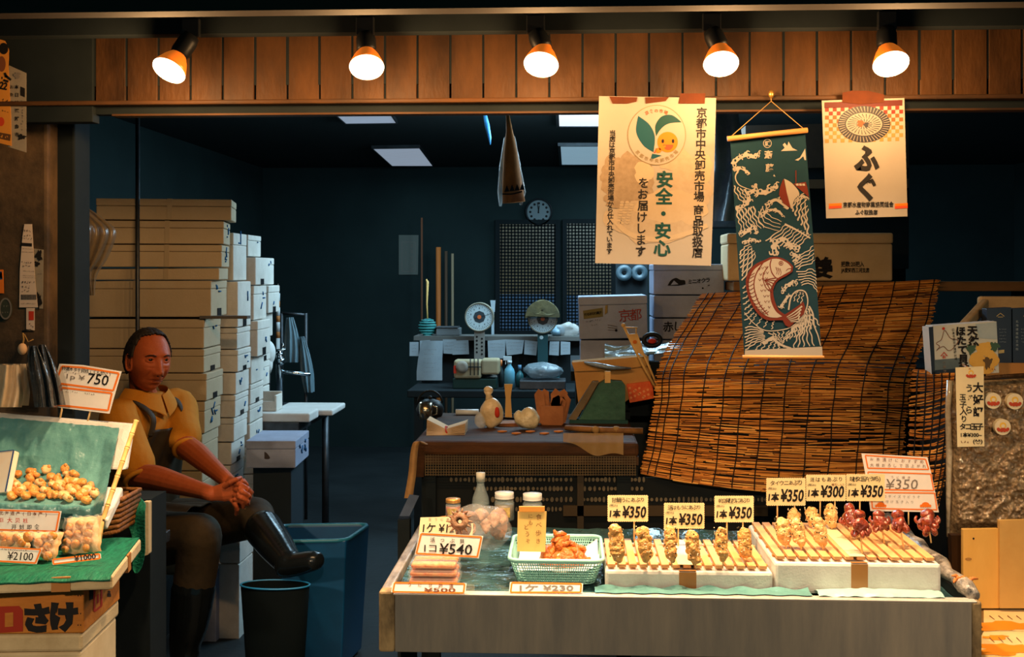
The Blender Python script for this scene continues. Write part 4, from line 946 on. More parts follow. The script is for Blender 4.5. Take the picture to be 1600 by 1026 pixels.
price_tag('cream ¥350 price tag overlapping the orange bordered notice', (1322, 740, 1383, 783), 3.51, Z2, '味付タコ玉子(うずら)', '¥350', (1344,))
# three part orange bordered notice
pl = PL.y(3.535)
r = thing('orange_notice', 'large white three part notice with orange borders behind the octopus skewers', 'notice', pl.at(1410, 800))
b = B(); slab(b, pl, [(1346, 708), (1449, 714), (1455, 738), (1460, 762), (1467, 800), (1360, 798), (1352, 740)], .0012, PAPER)
def border(b, pl, q, w, m, off=.0008):
    n = len(q)
    for i in range(n): stroke(b, pl, [q[i], q[(i + 1) % n]], w, w, m, off + i * 2e-5)
border(b, pl, [(1352, 711), (1446, 717), (1451, 733), (1356, 731)], 2, ORANGE); border(b, pl, [(1356, 737), (1454, 740), (1459, 766), (1358, 764)], 2, ORANGE); border(b, pl, [(1361, 769), (1460, 770), (1464, 796), (1363, 794)], 2, ORANGE)
line(b, pl, 'お茶漬けにおすすめ', (1362, 717), (1440, 721), 6, INK_BR, 0, jit=.5); line(b, pl, '大根おろしで召上がれ', (1362, 726), (1444, 728), 6, INK_BR, 0, jit=.5)
line(b, pl, 'うに焼き', (1394, 745), (1420, 746), 5, INK_BR, 0, jit=.5); txt(b, pl, '¥350', (1384, 748, 1434, 764), INK_G, .0, shear=.12); line(b, pl, '一口サイズでどうぞ', (1375, 775), (1435, 776), 5, INK_G, 0); line(b, pl, '味付け玉子入り', (1378, 783), (1425, 784), 5, INK_G, 0)
for cx in (1376, 1446):
    disc(b, pl, cx, 788, 6, 4, ORANGE, .0014, 16)
    for k in range(5): disc(b, pl, cx - 7 + k * 3.5, 790, 2, 2.4, ORANGE, .0015, 8)
b.build('card', r)
q = B(); t = pl.at(1420, 795, -.003); q.tube([t, V((t.x, t.y, Z2 - .01))], .0022, STICK, 8); q.build('stick', r)

# ---------------------------------------------------------------- goods at the left of the counter
def tilted_card(name, lab, px, z, m, draw, cat='price sign', grp=None, lean=.25, stand_z=None):
    """a card leaning back; its lower edge touches height z"""
    xs = [p[0] for p in px]; yb = max(p[1] for p in px); cx = sum(xs) / len(xs)
    a = PZ(cx, yb, z); pl = PL(a, V((0, -1, lean)))
    b = B(); slab(b, pl, px, .0012, m); draw(b, pl); return b.build(name, label=lab, cat=cat, group=grp)
def orange_card(px, lines):
    def dr(b, pl):
        c = (sum(p[0] for p in px) / 4, sum(p[1] for p in px) / 4); q = [(c[0] + (x - c[0]) * .95, c[1] + (y - c[1]) * .88) for x, y in px]
        border(b, pl, q, 2.6, ORANGE)
        for f in lines: f(b, pl)
    return dr
G = 'orange bordered price signs on the counter'
# packs of roe
def roe_pack(lab, x0, x1, yb, Y, z, h, seed):
    a, c = P(x0, yb, Y).x, P(x1, yb, Y).x; rnd = random.Random(seed)
    r = thing('roe_pack', lab, 'pack', ((a + c) / 2, Y + .05, z), 'stacked packs of orange roe')
    b = B(); b.bbox((a + .006, Y + .006, z + .003), (c - .006, Y + .1, z + h * .75), mat('orange_roe', (232, 104, 30), .3, var=(70, (240, 170, 100), .8), bump=(120, .4))); b.build('roe', r, bevel=.005)
    b = B(); b.bbox((a, Y, z), (c, Y + .106, z + h), mat('tray_clear', (240, 240, 236), .1, alpha=.12)); b.build('clear_tray', r, bevel=.008)
zz = ZS + .002
for k, l in enumerate(('bottom pack of the three roe packs', 'middle pack of the three roe packs', 'top pack of the three roe packs at the left of the counter')):
    roe_pack(l, 635 + k * 1.5, 717 - k * 1, 908, 3.10, zz, .021, k); zz += .0218
px = [(648, 842), (754, 834), (750, 872), (650, 868)]
px = [(656, 831), (755, 837), (748, 872), (648, 866)]
tilted_card('price_sign', 'orange bordered ¥540 sign standing at the left of the counter', px, ZS + .07, PAPER, orange_card(px, [lambda b, pl: line(b, pl, '活つぶ貝', (676, 843), (722, 845), 8.5, INK, .01, jit=.6), lambda b, pl: txt(b, pl, '¥540', (686, 849, 738, 866), INK, .012, shear=.1, rot=.03), lambda b, pl: txt(b, pl, '1コ', (663, 851, 682, 862), INK, .012, rot=.03)]), grp=G, lean=.2)
px = [(657, 808), (740, 806), (738, 842), (654, 836)]
tilted_card('price_sign', 'cream ¥120 sign half hidden behind the orange bordered ¥540 sign', px, ZS + .06, CREAM, lambda b, pl: (txt(b, pl, '1ケ ¥120', (661, 817, 718, 832), INK, .012, shear=.1), line(b, pl, '生うに串', (672, 811), (700, 811), 5, INK_G)), grp=G, lean=.2)
px = [(614, 909), (729, 911), (727, 927), (611, 925)]
tilted_card('price_sign', 'orange bordered sign drooping over the front lip, left end', px, ZL + .002, PAPER, orange_card(px, [lambda b, pl: line(b, pl, 'うに甘酢漬', (640, 913), (705, 915), 7, INK_BR, .01, jit=.5), lambda b, pl: txt(b, pl, '¥500', (662, 918, 712, 925), INK_BR, .02)]), grp=G, lean=.5)
px = [(797, 909), (911, 911), (910, 926), (795, 926)]
tilted_card('price_sign', 'orange bordered ¥230 sign lying in front of the pale basket', px, ZL + .002, PAPER, orange_card(px, [lambda b, pl: txt(b, pl, '1ケ ¥230', (812, 913, 896, 923), INK_G, .02)]), grp=G, lean=.6)
# bag of shells
r = thing('shellfish_bag', 'clear bag of spiky brown whelk shells and clams beside the basket', 'bag', PZ(752, 850, ZS + .0))
c0 = P(748, 822, 3.30); b = B(); rnd = random.Random(4); SH = mat('shell_brown', (104, 66, 44), .5, var=(40, (190, 150, 118), .8), bump=(60, .7)); SHL = mat('shell_pale', (156, 112, 84), .45, var=(30, (92, 54, 38), .9), bump=(50, .5))
shells = []
for k in range(10):
    q = P(rnd.uniform(722, 785), rnd.uniform(803, 842), rnd.uniform(3.28, 3.36)); R = rnd.uniform(.016, .026)
    mx = Matrix.Rotation(rnd.uniform(0, 3), 3, 'X') @ Matrix.Rotation(rnd.uniform(0, 3), 3, 'Z'); b = B()
    if k % 2:
        pr = [(R * .15, -R * 1.1), (R * .7, -R * .5), (R, 0), (R * .72, R * .35), (R * .78, R * .5), (R * .5, R * .8), (R * .55, R * .9), (R * .2, R * 1.3), (0, R * 1.5)]
        b.lathe(pr, q, SH, 14, mx, cap=False)
    else: b.ball(q, (R * 1.2, R, R * .6), SHL, 14, 10, mx, nz=.15, nf=60, seed=k)
    b.build('shell', r)
q = P(718, 814, 3.22); mx = Matrix.Rotation(1.3, 3, 'X'); b = B(); R = .026
b.lathe([(R * .2, -R * .6), (R * .9, -R * .3), (R, R * .1), (R * .75, R * .4), (R * .45, R * .5), (R * .3, R * .3)], q, SH, 18, mx, cap=False)
for k in range(14):
    a = 2 * pi * k / 14; d = mx @ V((cos(a), sin(a), 0)); b.tube([q + d * R * .85, q + d * R * 1.45 + V((0, -.004, 0))], [.005, .001], SH, 6)
b.build('whelk', r)
b = B(); b.ball(P(752, 824, 3.31), (.092, .07, .068), mat('bag_clear', (240, 240, 236), .08, alpha=.13, bump=(30, .9)), 28, 18, nz=.22, nf=16); b.build('clear_film', r)
# basket
ZK = ZS + .004; BM = mat('pale_green_plastic', (150, 206, 196), .4); yk0, yk1 = 3.12, 3.42
r = thing('plastic_basket', 'pale green plastic basket holding fried fish and a wooden sign', 'basket', (P(868, 880, 3.25).x, 3.26, ZK))
zb_, zt_ = ZK, ZK + .088
c4 = lambda x0, x1, y0, y1, z: [V((x0, y0, z)), V((x1, y0, z)), V((x1, y1, z)), V((x0, y1, z))]
fx0, fx1 = P(795, 880, yk0).x, P(943, 880, yk0).x
zt_ = P(868, 876, yk0).z
top = c4(fx0, fx1, yk0, yk1, zt_); bt = c4(fx0 + .022, fx1 - .022, yk0 + .022, yk1 - .02, zb_)
def rounded(c, k=.03, n=5):
    out = []
    for i in range(4):
        p, a, d = c[i], c[i - 1], c[(i + 1) % 4]; u = (a - p).normalized(); v = (d - p).normalized(); ce = p + (u + v) * k
        for j in range(n + 1):
            t = j / n * pi / 2; out.append(ce - v * k * cos(t) - u * k * sin(t))
    return out
rt, rb = rounded(top), rounded(bt); n = len(rt)
def ringat(t): return [rb[i] * (1 - t) + rt[i] * t for i in range(n)]
b = B()
b.tube(rt, .0055, BM, 8, closed=True)
for t in [k / 9 for k in range(10)]: b.tube(ringat(t), .0016, BM, 5, closed=True)
b.build('rim', r)
b = B(); per = [];
for i in range(n):
    p0, p1 = rt[i], rt[(i + 1) % n]; q0, q1 = rb[i], rb[(i + 1) % n]; m_ = max(1, int((p1 - p0).length / .0065))
    for j in range(m_): s = j / m_; b.tube([q0 * (1 - s) + q1 * s, p0 * (1 - s) + p1 * s], .0015, BM, 5, cap=False)
b.add([p for p in rb] + [p + V((0, 0, .004)) for p in rb], [tuple(range(n))[::-1], tuple(range(n, 2 * n))], BM)
b.build('lattice_wall', r)
zf = zt_ - .030
b = B()
def pap(u, v):
    x = lerp(fx0 + .02, fx1 - .01, u); y = lerp(yk0 + .02, yk1 - .02, v); return V((x, y, zf - .004 + .004 * noise.noise(V((x * 20, y * 20, 0))) + max(0, (u - .8) * 5) * (.022 + .012 * sin(v * 8))))
b.grid(pap, 30, 20, mat('white_napkin', (240, 236, 228), .6)); b.build('lining_paper', label='white paper under the fried fish', cat='paper')
b = B(); rnd = random.Random(9); FR = mat('orange_fried_fish', (224, 122, 34), .35, var=(60, (168, 76, 18), .85), bump=(110, .8), coat=.3)
ce = PZ(882, 872, zf); cc = V((P(880, 860, 3.22).x, 3.235, zf))
for k in range(46):
    a = rnd.uniform(0, 2 * pi); rr = sqrt(rnd.random()); hh = (1 - rr) * .088
    p = cc + V((cos(a) * rr * .068, sin(a) * rr * .056, .006 + hh * rnd.uniform(.6, 1)))
    d = V((rnd.uniform(-1, 1), rnd.uniform(-1, 1), rnd.uniform(-.2, .9))).normalized() * rnd.uniform(.014, .024)
    b.tube([p - d, p - d * .3 + V((rnd.uniform(-.003, .003), 0, .003)), p + d * .4, p + d], [.004, .0085, .0085, .003], FR, 8)
b.ball(cc + V((0, 0, .006)), (.066, .054, .042), FR, 24, 12, nz=.25, nf=50)
b.build('fried_fish_heap', label='heap of orange fried fish strips in the pale green basket', cat='fried fish', kind='stuff')
pl = PL(V((0, 3.20, zf)), V((0, -1, .06))); r = thing('wooden_sign', 'upright yellowish wooden sign with handwriting standing in the green basket', 'sign', pl.at(831, 862))
b = B(); slab(b, pl, [(809, 799), (854, 799), (852, 862), (808, 861)], .006, mat('sign_wood', (232, 192, 112), .5, var=(10, (214, 170, 92), .7), stretch=(1, 1, .2)))
line(b, pl, '食べ歩き', (842, 807), (841, 845), 9, INK_BR, .0, jit=.5); line(b, pl, 'にも', (829, 806), (829, 816), 8, INK_BR, 0, jit=.5); line(b, pl, 'どうぞ', (823, 823), (825, 845), 8, INK_BR, 0, jit=.5); b.build('board', r)
b = B(); slab(b, pl, [(811, 791), (851, 791), (851, 799), (811, 799)], .014, mat('sign_ridge', (206, 140, 60), .5), off=.004); b.build('top_ridge', r)
# jars and bottle at the back
def jar(name, lab, px, yb, yt, Y, rpx, glass, fill, lidm, lidh, cat='jar', label=True):
    base = P(px, yb, Y); top = P(px, yt, Y); k = Y / F; R = rpx * k; H = top.z - base.z; base.z = max(base.z, ZS)
    H = top.z - base.z; r = thing(name, lab, cat, base, 'jars at the back of the counter')
    b = B(); b.lathe([(0, 0), (R, .002), (R, H * .62), (R * .86, H * .74), (R * .86, H * .8)], base, glass, 24, cap=False); b.build('glass', r)
    b = B(); b.lathe([(0, .003), (R * .93, .004), (R * .93, H * .56), (0, H * .58)], base, fill, 20, cap=False); b.build('contents', r)
    b = B(); b.lathe([(0, H * .78), (R * .98, H * .78), (R * .98, H * .80), (R * .95, H * .82), (R * .98, H * .85), (R * .95, H * .9), (R * .96, H * .98), (0, H)], base, lidm, 24, cap=False); b.build('lid', r)
    if label:
        b = B(); m_ = 8; vs = [base + V((R * 1.01 * cos(a), R * 1.01 * sin(a), z)) for z in (H * .15, H * .5) for a in [lerp(-2.3, -.9, i / m_) for i in range(m_ + 1)]]
        b.add(vs, [(i, i + 1, m_ + 2 + i, m_ + 1 + i) for i in range(m_)], mat('jar_label', (226, 196, 120), .6, var=(60, (120, 80, 40), .8))); b.build('label', r)
SQ = mat('dark_preserve', (58, 36, 22), .3, var=(40, (150, 110, 60), .9)); WL = mat('white_lid', (222, 218, 208), .4); OR_F = mat('amber_preserve', (196, 84, 24), .3)
jar('preserve_jar', 'white lidded jar of dark preserve left of its twin, behind the shells', 788, 812, 768, 3.62, 15.5, GLASS, SQ, WL, .2)
jar('preserve_jar', 'white lidded jar of dark preserve behind the wooden sign', 832, 816, 770, 3.60, 15.5, GLASS, SQ, WL, .2)
jar('amber_jar', 'small amber jar with a gold lid standing inside the cane basket hoop', 708, 806, 778, 3.55, 12, GLASS, OR_F, mat('gold_lid', (206, 150, 80), .35, .5), .2)
base = P(751, 800, 3.7); base.z = ZS; k = 3.7 / F; R = 13.5 * k; H = P(751, 738, 3.7).z - ZS
r = thing('water_bottle', 'clear bottle with a white cap standing behind the jars', 'bottle', base)
b = B(); b.lathe([(0, 0), (R, .003), (R, H * .55), (R * .92, H * .62), (R * .45, H * .8), (R * .42, H * .87)], base, GLASS, 24, cap=False); b.build('glass', r)
b = B(); b.lathe([(0, H * .86), (R * .52, H * .86), (R * .52, H), (0, H)], base, mat('cream_cap', (206, 200, 180), .45), 18, cap=False); b.build('cap', r)
b = B(); b.lathe([(R * 1.01, H * .3), (R * 1.01, H * .52)], base, mat('bottle_band', (90, 110, 112), .4, alpha=.7), 24, cap=False); b.build('label', r)
# cane basket with teal lining
r = thing('cane_basket', 'shallow round cane basket lined with teal plastic behind the price signs', 'basket', PZ(703, 812, ZS))
ce = P(703, 800, 3.58); ce.z = ZS; b = B(); RB = .078; CANE = mat('cane', (196, 130, 60), .5, var=(40, (150, 90, 36), .8), bump=(80, .4))
hp = [ce + V((RB * cos(a), RB * .8 * sin(a), .048 + .004 * sin(3 * a))) for a in [2 * pi * k / 32 for k in range(32)]]
b.tube(hp, .004, CANE, 8, closed=True); b.tube([p + V((0, 0, .006)) for p in hp], .003, CANE, 6, closed=True); b.lathe([(RB * .7, 0), (RB * .97, .046)], ce, CANE, 32, Matrix.Diagonal((1, .8, 1)), cap=False); b.build('cane_body', r)
b = B(); b.lathe([(0, .012), (RB * .6, .014), (RB * .9, .05), (RB * .94, .054)], ce, TEAL_FILM, 32, Matrix.Diagonal((1, .8, 1)), cap=False); b.build('plastic_lining', r)
b = B(); b.tube([ce + V((RB * cos(a), .02, .05 + .035 * sin(a))) for a in [pi * k / 20 for k in range(21)]], .0035, CANE, 8); b.build('handle', r)
# ---------------------------------------------------------------- the seated man
SKIN = mat('tanned_skin', (186, 96, 54), .5, var=(40, (164, 76, 40), .6), sss=.12, bump=(120, .08))
HAIR = mat('dark_hair', (30, 27, 25), .7, var=(90, (66, 58, 52), .9))
SHIRT = mat('ochre_shirt', (206, 136, 40), .85, var=(30, (190, 118, 30), .5), bump=(220, .12))
APRON = mat('dark_apron', (70, 58, 40), .6, var=(8, (48, 42, 32), .8), bump=(14, .3))
TROU = mat('brown_trousers', (74, 60, 40), .8, var=(6, (50, 44, 34), .9), bump=(18, .4))
BOOT = mat('black_rubber', (18, 22, 24), .22, bump=(8, .2))
seat0 = P(190, 850, 4.42)
man = thing('person', 'elderly man in ochre polo shirt and dark apron, seated with clasped hands', 'person', (seat0.x, 4.40, 0))
def rings(b, pts, m, seg=20):
    """pts: (centre, half width vector, half depth vector)"""
    vs = []
    for c, w, d in pts:
        for k in range(seg): a = 2 * pi * k / seg; vs.append(V(c) + V(w) * cos(a) + V(d) * sin(a))
    n = len(pts); fs = [(i * seg + k, i * seg + (k + 1) % seg, (i + 1) * seg + (k + 1) % seg, (i + 1) * seg + k) for i in range(n - 1) for k in range(seg)]
    fs += [tuple(range(seg))[::-1], tuple(range((n - 1) * seg, n * seg))]
    b.add(vs, fs, m, True)
def limb(b, pts, m, n=6, seg=16):
    q = spline([(p.x, p.y, p.z, r) for p, r in pts], n); b.tube([x[:3] for x in q], [x[3] for x in q], m, seg)
    for e in (q[0], q[-1]): b.ball(e[:3], e[3] * .98, m, 14, 10)
# joints
RS, LS = P(186, 655, 4.22), P(278, 634, 4.50)
RE, RW = P(214, 738, 4.08), P(332, 771, 3.96)
LE, LW = P(290, 694, 4.34), P(357, 752, 4.10)
NK, CH, WA, PE = P(226, 622, 4.37), P(222, 700, 4.38), P(206, 775, 4.42), P(186, 838, 4.44)
RK, LK = P(312, 836, 4.02), P(398, 808, 4.26)
LA, LT = P(452, 880, 3.92), P(500, 874, 3.86)      # left ankle and toe, resting on the bucket
LD = (LA - LK).normalized()
RH, LH = PE + V((.02, -.10, 0)), PE + V((.04, .10, 0))
sx = (LS - RS); sx.z = 0; sx.normalize(); fw = V((sx.y, -sx.x, 0)).normalized()
HC = P(231, 563, 4.31)
hy = V((.72, -.68, -.09)).normalized(); hx = hy.cross(V((0, 0, 1))).normalized(); hz = hx.cross(hy).normalized()
tl = Matrix.Rotation(radians(-3), 3, hy); HX = tl @ Matrix((hx, hy, hz)).transposed()
g = lambda x, s: exp(-(x / s) ** 2)
def head_v(d, off=0):
    sg = lambda q, e: math.copysign(abs(q) ** e, q)
    x, y, z = .0755 * sg(d.x, .9), .095 * sg(d.y, .88), .117 * sg(d.z, .96)
    t = min(1, max(0, (-.010 - z) / .105))
    x *= 1 - .32 * t ** 1.5
    if y < 0: y *= 1 - .5 * t
    else: y *= 1 - .10 * t ** 2
    if z > .05: y *= 1 - .10 * ((z - .05) / .067)
    w = min(1, max(0, (d.y - .15) / .35)); ax = abs(x)
    f = 0
    f += .026 * g(x, .0105) * (g(z + .030, .020) if z < -.030 else (1 if z < -.028 else max(0, 1 - (z + .028) / .052)))
    f += .012 * g(ax - .014, .007) * g(z + .036, .010)
    f -= .0125 * g(ax - .031, .017) * g(z - .013, .0125)
    f += .0075 * g(ax - .030, .020) * g(z - .034, .009) + .003 * g(x, .03) * g(z - .045, .02)
    f += .006 * g(ax - .044, .018) * g(z + .022, .018)
    f -= .006 * g(ax - .038, .014) * g(z + .062, .018)
    f += .0065 * g(x, .021) * g(z + .057, .006) + .0070 * g(x, .019) * g(z + .071, .006) - .0060 * g(x, .024) * g(z + .0640, .0034)
    f -= .003 * g(x, .02) * g(z + .082, .006) + 0
    f += .009 * g(x, .020) * g(z + .098, .013)
    f -= .0062 * g(ax - .030 - (-.030 - z) * .25, .0045) * g(z + .048, .020)
    f += .0022 * g(ax - .031, .016) * g(z + .007, .004) - .0028 * g(ax - .031, .018) * g(z + .014, .004)
    for zz in (.062, .070, .078): f -= .0018 * g(z - zz, .0024) * g(x, .045)
    y += f * w
    p = V((x, y, z)); 
    return p + p.normalized() * off
def sphere_dirs(nu, nv):
    return [[V((cos(-pi / 2 + pi * j / nv) * sin(2 * pi * i / nu), cos(-pi / 2 + pi * j / nv) * cos(2 * pi * i / nu), sin(-pi / 2 + pi * j / nv))) for i in range(nu)] for j in range(nv + 1)]
b = B(); D = sphere_dirs(110, 80); nu = 110
b.add([HC + HX @ head_v(d) for row in D for d in row], [(j * nu + i, j * nu + (i + 1) % nu, (j + 1) * nu + (i + 1) % nu, (j + 1) * nu + i) for j in range(80) for i in range(nu)], SKIN, True)
HW = lambda x, y, z: HC + HX @ V((x, y, z))
for s in (-1, 1):      # ears and eyelids
    o = [HW(s * .073, .004 + .017 * cos(a) - .004 * sin(a), -.006 + .030 * sin(a)) + HX @ V((s * (.008 if cos(a) < .3 else .001), 0, 0)) for a in [2 * pi * k / 18 for k in range(18)]]
    b.tube(o, .0042, SKIN, 8, closed=True); b.ball(HW(s * .074, .000, -.008), (.006, .014, .024), SKIN, 12, 10, HX); b.ball(HW(s * .074, .010, -.032), (.005, .007, .009), SKIN, 10, 8, HX); b.ball(HW(s * .076, .016, -.008), (.004, .005, .008), SKIN, 8, 6, HX)
    for z1, z2, k in ((.0225, .0180, .0036), (.0085, .0060, .0034)):
        b.tube(spline([HW(s * .0175, .083, .0125), HW(s * .026, .0865, lerp(z1, z2, .2)), HW(s * .036, .084, lerp(z1, z2, .3)), HW(s * .046, .075, .0115)], 5), k, SKIN, 8)
limb(b, [(HW(0, -.04, -.04), .050), (lerp(HW(0, -.04, -.09), NK, .5), .050), (NK + V((0, 0, -.02)), .064), (NK + V((0, 0, -.08)), .07)], SKIN)
limb(b, [(RS, .058), (lerp(RS, RE, .5), .052), (RE, .044), (lerp(RE, RW, .3), .045), (lerp(RE, RW, .75), .032), (RW, .0265)], SKIN)
limb(b, [(LS, .058), (lerp(LS, LE, .5), .052), (LE, .044), (lerp(LE, LW, .3), .044), (lerp(LE, LW, .75), .032), (LW, .0265)], SKIN)
rings(b, [(PE, sx * .15, fw * .10), (WA, sx * .14, fw * .095), (CH, sx * .155, fw * .10), (lerp(CH, NK, .7), sx * .15, fw * .08), (NK, sx * .06, fw * .06)], SKIN)
for h, k, fy in ((RH, RK, 0), (LH, LK, 0)):
    e = LA if k is LK else k + V((-.05, .02, -.42))
    limb(b, [(h, .075), (lerp(h, k, .5), .065), (k, .05), (lerp(k, e, .5), .045), (e, .032)], SKIN)
# hands: near (right) hand laid over the far one, fingers curling round it
def Hp(x, y, Y): return P(x, y, Y)
def hand(b, wrist, palm, fingers, r=.0085):
    q = [wrist] + palm
    b.tube([wrist, lerp(wrist, palm[0], .5), palm[0], palm[1]], [.025, .028, .034, .030], SKIN, 14, flat=.62, up=(0, -1, .2)); b.ball(palm[1], (.028, .018, .028), SKIN, 14, 10)
    for f in fingers:
        s = spline([(p.x, p.y, p.z) for p in f], 4); n = len(s); b.tube(s, [r * (1.12 - .32 * i / (n - 1)) for i in range(n)], SKIN, 10)
        b.ball(s[-1], r * .80, SKIN, 10, 8)
        for m_ in (1, 2):
            if m_ < len(f) - 1: b.ball(f[m_], r * 1.1, SKIN, 10, 8)
hand(b, RW, [Hp(352, 768, 3.94), Hp(366, 767, 3.93)], [
    [Hp(364, 756, 3.93), Hp(376, 757, 3.91), Hp(387, 763, 3.93), Hp(394, 769, 3.96)],
    [Hp(367, 764, 3.92), Hp(379, 768, 3.90), Hp(388, 774, 3.92), Hp(391, 777, 3.95)],
    [Hp(366, 772, 3.92), Hp(377, 777, 3.90), Hp(386, 783, 3.92), Hp(388, 787, 3.95)],
    [Hp(361, 779, 3.93), Hp(367, 787, 3.91), Hp(370, 795, 3.92), Hp(369, 803, 3.95)],
    [Hp(350, 760, 3.92), Hp(360, 753, 3.90), Hp(369, 749, 3.91), Hp(376, 746, 3.94)]])
hand(b, LW, [Hp(364, 760, 4.02), Hp(370, 768, 3.99)], [
    [Hp(374, 760, 3.98), Hp(384, 757, 3.965), Hp(378, 752, 3.94), Hp(368, 757, 3.915)],
    [Hp(378, 770, 3.97), Hp(391, 771, 3.95), Hp(386, 764, 3.925), Hp(374, 763, 3.90)],
    [Hp(377, 778, 3.97), Hp(388, 781, 3.95), Hp(384, 773, 3.92), Hp(372, 772, 3.90)],
    [Hp(372, 786, 3.97), Hp(380, 791, 3.95), Hp(378, 784, 3.925), Hp(366, 780, 3.905)],
    [Hp(366, 758, 3.99), Hp(372, 751, 3.97), Hp(380, 751, 3.96), Hp(386, 757, 3.96)]])
b.build('body', man, mods=[('fuse', 'REMESH', dict(mode='VOXEL', voxel_size=.0025, use_smooth_shade=True)), ('soften', 'SMOOTH', dict(factor=.3, iterations=1))])
for s in (-1, 1):
    q = B(); c = HW(s * .031, .0735, .0135); q.ball(c, .0124, mat('eye_white', (150, 122, 104), .3), 16, 12)
    dv = (HX @ V((.15, 1, -.02))).normalized(); zz = dv; xx = zz.orthogonal().normalized(); yy = zz.cross(xx); R = Matrix((xx, yy, zz)).transposed()
    q.lathe([(.0070, .0106), (.0045, .0122), (0, .0128)], c, mat('dark_iris', (22, 14, 10), .12), 16, R, cap=False); q.build('eye', man)
    q = B(); q.tube(spline([HW(s * .014, .0935, .0285), HW(s * .026, .0950, .0325), HW(s * .040, .0870, .0320), HW(s * .050, .0755, .026)], 5), [.0012, .0018, .0022, .0024, .0024, .0024, .0022, .0022, .002, .002, .0018, .0016, .0014, .0012, .001, .001], mat('brow_hair', (64, 40, 28), .7), 6, flat=1.3); q.build('eyebrow', man)
    q = B(); q.ball(HW(s * .0095, .1085, -.0435), (.0042, .004, .0026), mat('nostril', (50, 20, 14), .8), 10, 6, HX); q.build('nostril', man)
q = B(); q.tube(spline([HW(-.020, .0905, -.0655), HW(-.008, .0965, -.0635), HW(.008, .0965, -.0635), HW(.020, .0905, -.0655)], 5), .0016, mat('lip_line', (96, 44, 32), .5), 6); q.build('mouth_line', man)
# hair: receding cap
b = B(); nu, nv = 96, 72; D = sphere_dirs(nu, nv); vs = []; keep = set()
for j, row in enumerate(D):
    for i, d in enumerate(row):
        p = head_v(d); n = noise.noise(p * 60) * .004
        m1 = (p.z > .055 + .9 * max(0, p.y - .02) + (.02 if p.y > .03 else 0) + n * 2) and p.y < .062
        m2 = p.y < .026 - .25 * max(0, .05 - abs(p.x)) + n and p.z > -.002 - (.05 if p.y < -.02 else 0) and not (p.y > -.014 and p.z < .018)
        m3 = abs(p.x) > .055 and -.012 < p.y < .030 + n and p.z > .012 - .2 * (p.y - .02) and p.z < .075
        if m1 or m2 or m3: keep.add((j, i))
        vs.append(HC + HX @ head_v(d, .0035 + .0022 * noise.noise(V((p.x * 220, p.y * 40, p.z * 220)))))
fs = [(j * nu + i, j * nu + (i + 1) % nu, (j + 1) * nu + (i + 1) % nu, (j + 1) * nu + i) for j in range(nv) for i in range(nu) if {(j, i), (j, (i + 1) % nu), (j + 1, i), (j + 1, (i + 1) % nu)} <= keep]
b.add(vs, fs, HAIR, True); b.build('hair', man, mods=[('depth', 'SOLIDIFY', dict(thickness=.006, offset=-1))])
# shirt
b = B()
rings(b, [(lerp(WA, PE, .3), sx * .175, fw * .135), (WA, sx * .168, fw * .13), (lerp(WA, CH, .5), sx * .178, fw * .132), (CH, sx * .182, fw * .128), (lerp(CH, NK, .45), sx * .180, fw * .114), (lerp(CH, NK, .75), sx * .155, fw * .095), (NK + V((0, 0, .000)), sx * .088, fw * .082), (NK + V((0, 0, .024)), sx * .074, fw * .074)], SHIRT, 28)
re2 = lerp(RS, RE, .86); le2 = lerp(LS, LE, .80)
limb(b, [(lerp(NK, RS, .55) + V((0, 0, -.03)), .068), (RS, .074), (lerp(RS, RE, .5), .073), (re2, .076)], SHIRT)
limb(b, [(lerp(NK, LS, .55) + V((0, 0, -.03)), .068), (LS, .072), (lerp(LS, LE, .5), .068), (le2, .068)], SHIRT)
shirt_o = b.build('polo_shirt', man, mods=[('fuse', 'REMESH', dict(mode='VOXEL', voxel_size=.006, use_smooth_shade=True)), ('soften', 'SMOOTH', dict(factor=.5, iterations=5))])
for (e, a0, rr) in ((re2, RS, .0775), (le2, LS, .070)):
    d = (e - a0).normalized(); u = d.orthogonal().normalized(); w = d.cross(u); q = B(); ce = e + d * .070
    q.tube([ce + u * rr * .66 * cos(t) + w * rr * .66 * sin(t) - d * .0 for t in [2 * pi * k / 24 for k in range(24)]], .009, SHIRT, 8, closed=True); q.build('sleeve_hem', man)
b = B()     # collar: two flaps
for s in (-1, 1):
    def cf(u, v):
        a = lerp(-.2, 1.52, u) ; base = NK + V((0, 0, .040)) + sx * s * cos(a) * .080 + fw * sin(a) * .082
        out = sx * s * cos(a) + fw * sin(a); return base + out * (.006 + .034 * v) + V((0, 0, -.040 * v + .006 * (1 - v) - .030 * v * u * u - .03 * u * u))
    b.grid(cf, 16, 5, SHIRT, thick=.004, thick_dir=(0, 0, -1))
b.build('collar', man)
# apron: bib over the chest, straps, lap
b = B()
def bib(u, v):
    a = lerp(-.95, .95, u) * lerp(.52, .95, v); c = lerp(lerp(CH, NK, .45), lerp(WA, PE, .35), v); k = lerp(.146, .164, v)
    return c + (sx * sin(a) * k * 1.34 + fw * cos(a) * k) + V((0, 0, .0)) + fw * .004 * sin(u * 20 + v * 6)
b.grid(bib, 40, 34, APRON); b.build('apron_bib', man, mods=[('depth', 'SOLIDIFY', dict(thickness=.004, offset=1))])
for s, S in ((-1, RS), (1, LS)):
    q = B(); t0 = bib(0 if s < 0 else 1, 0); q.tube(spline([t0 - V((0, 0, .02)), lerp(CH, NK, .70) + sx * s * .082 + fw * .128, NK + sx * s * .098 + fw * .062 + V((0, 0, -.004)), NK + sx * s * .105 + V((0, 0, .004)), NK + sx * s * .10 - fw * .06 + V((0, 0, -.01))], 10), .014, APRON, 8, flat=.2, up=fw); q.build('apron_strap', man)
b = B()
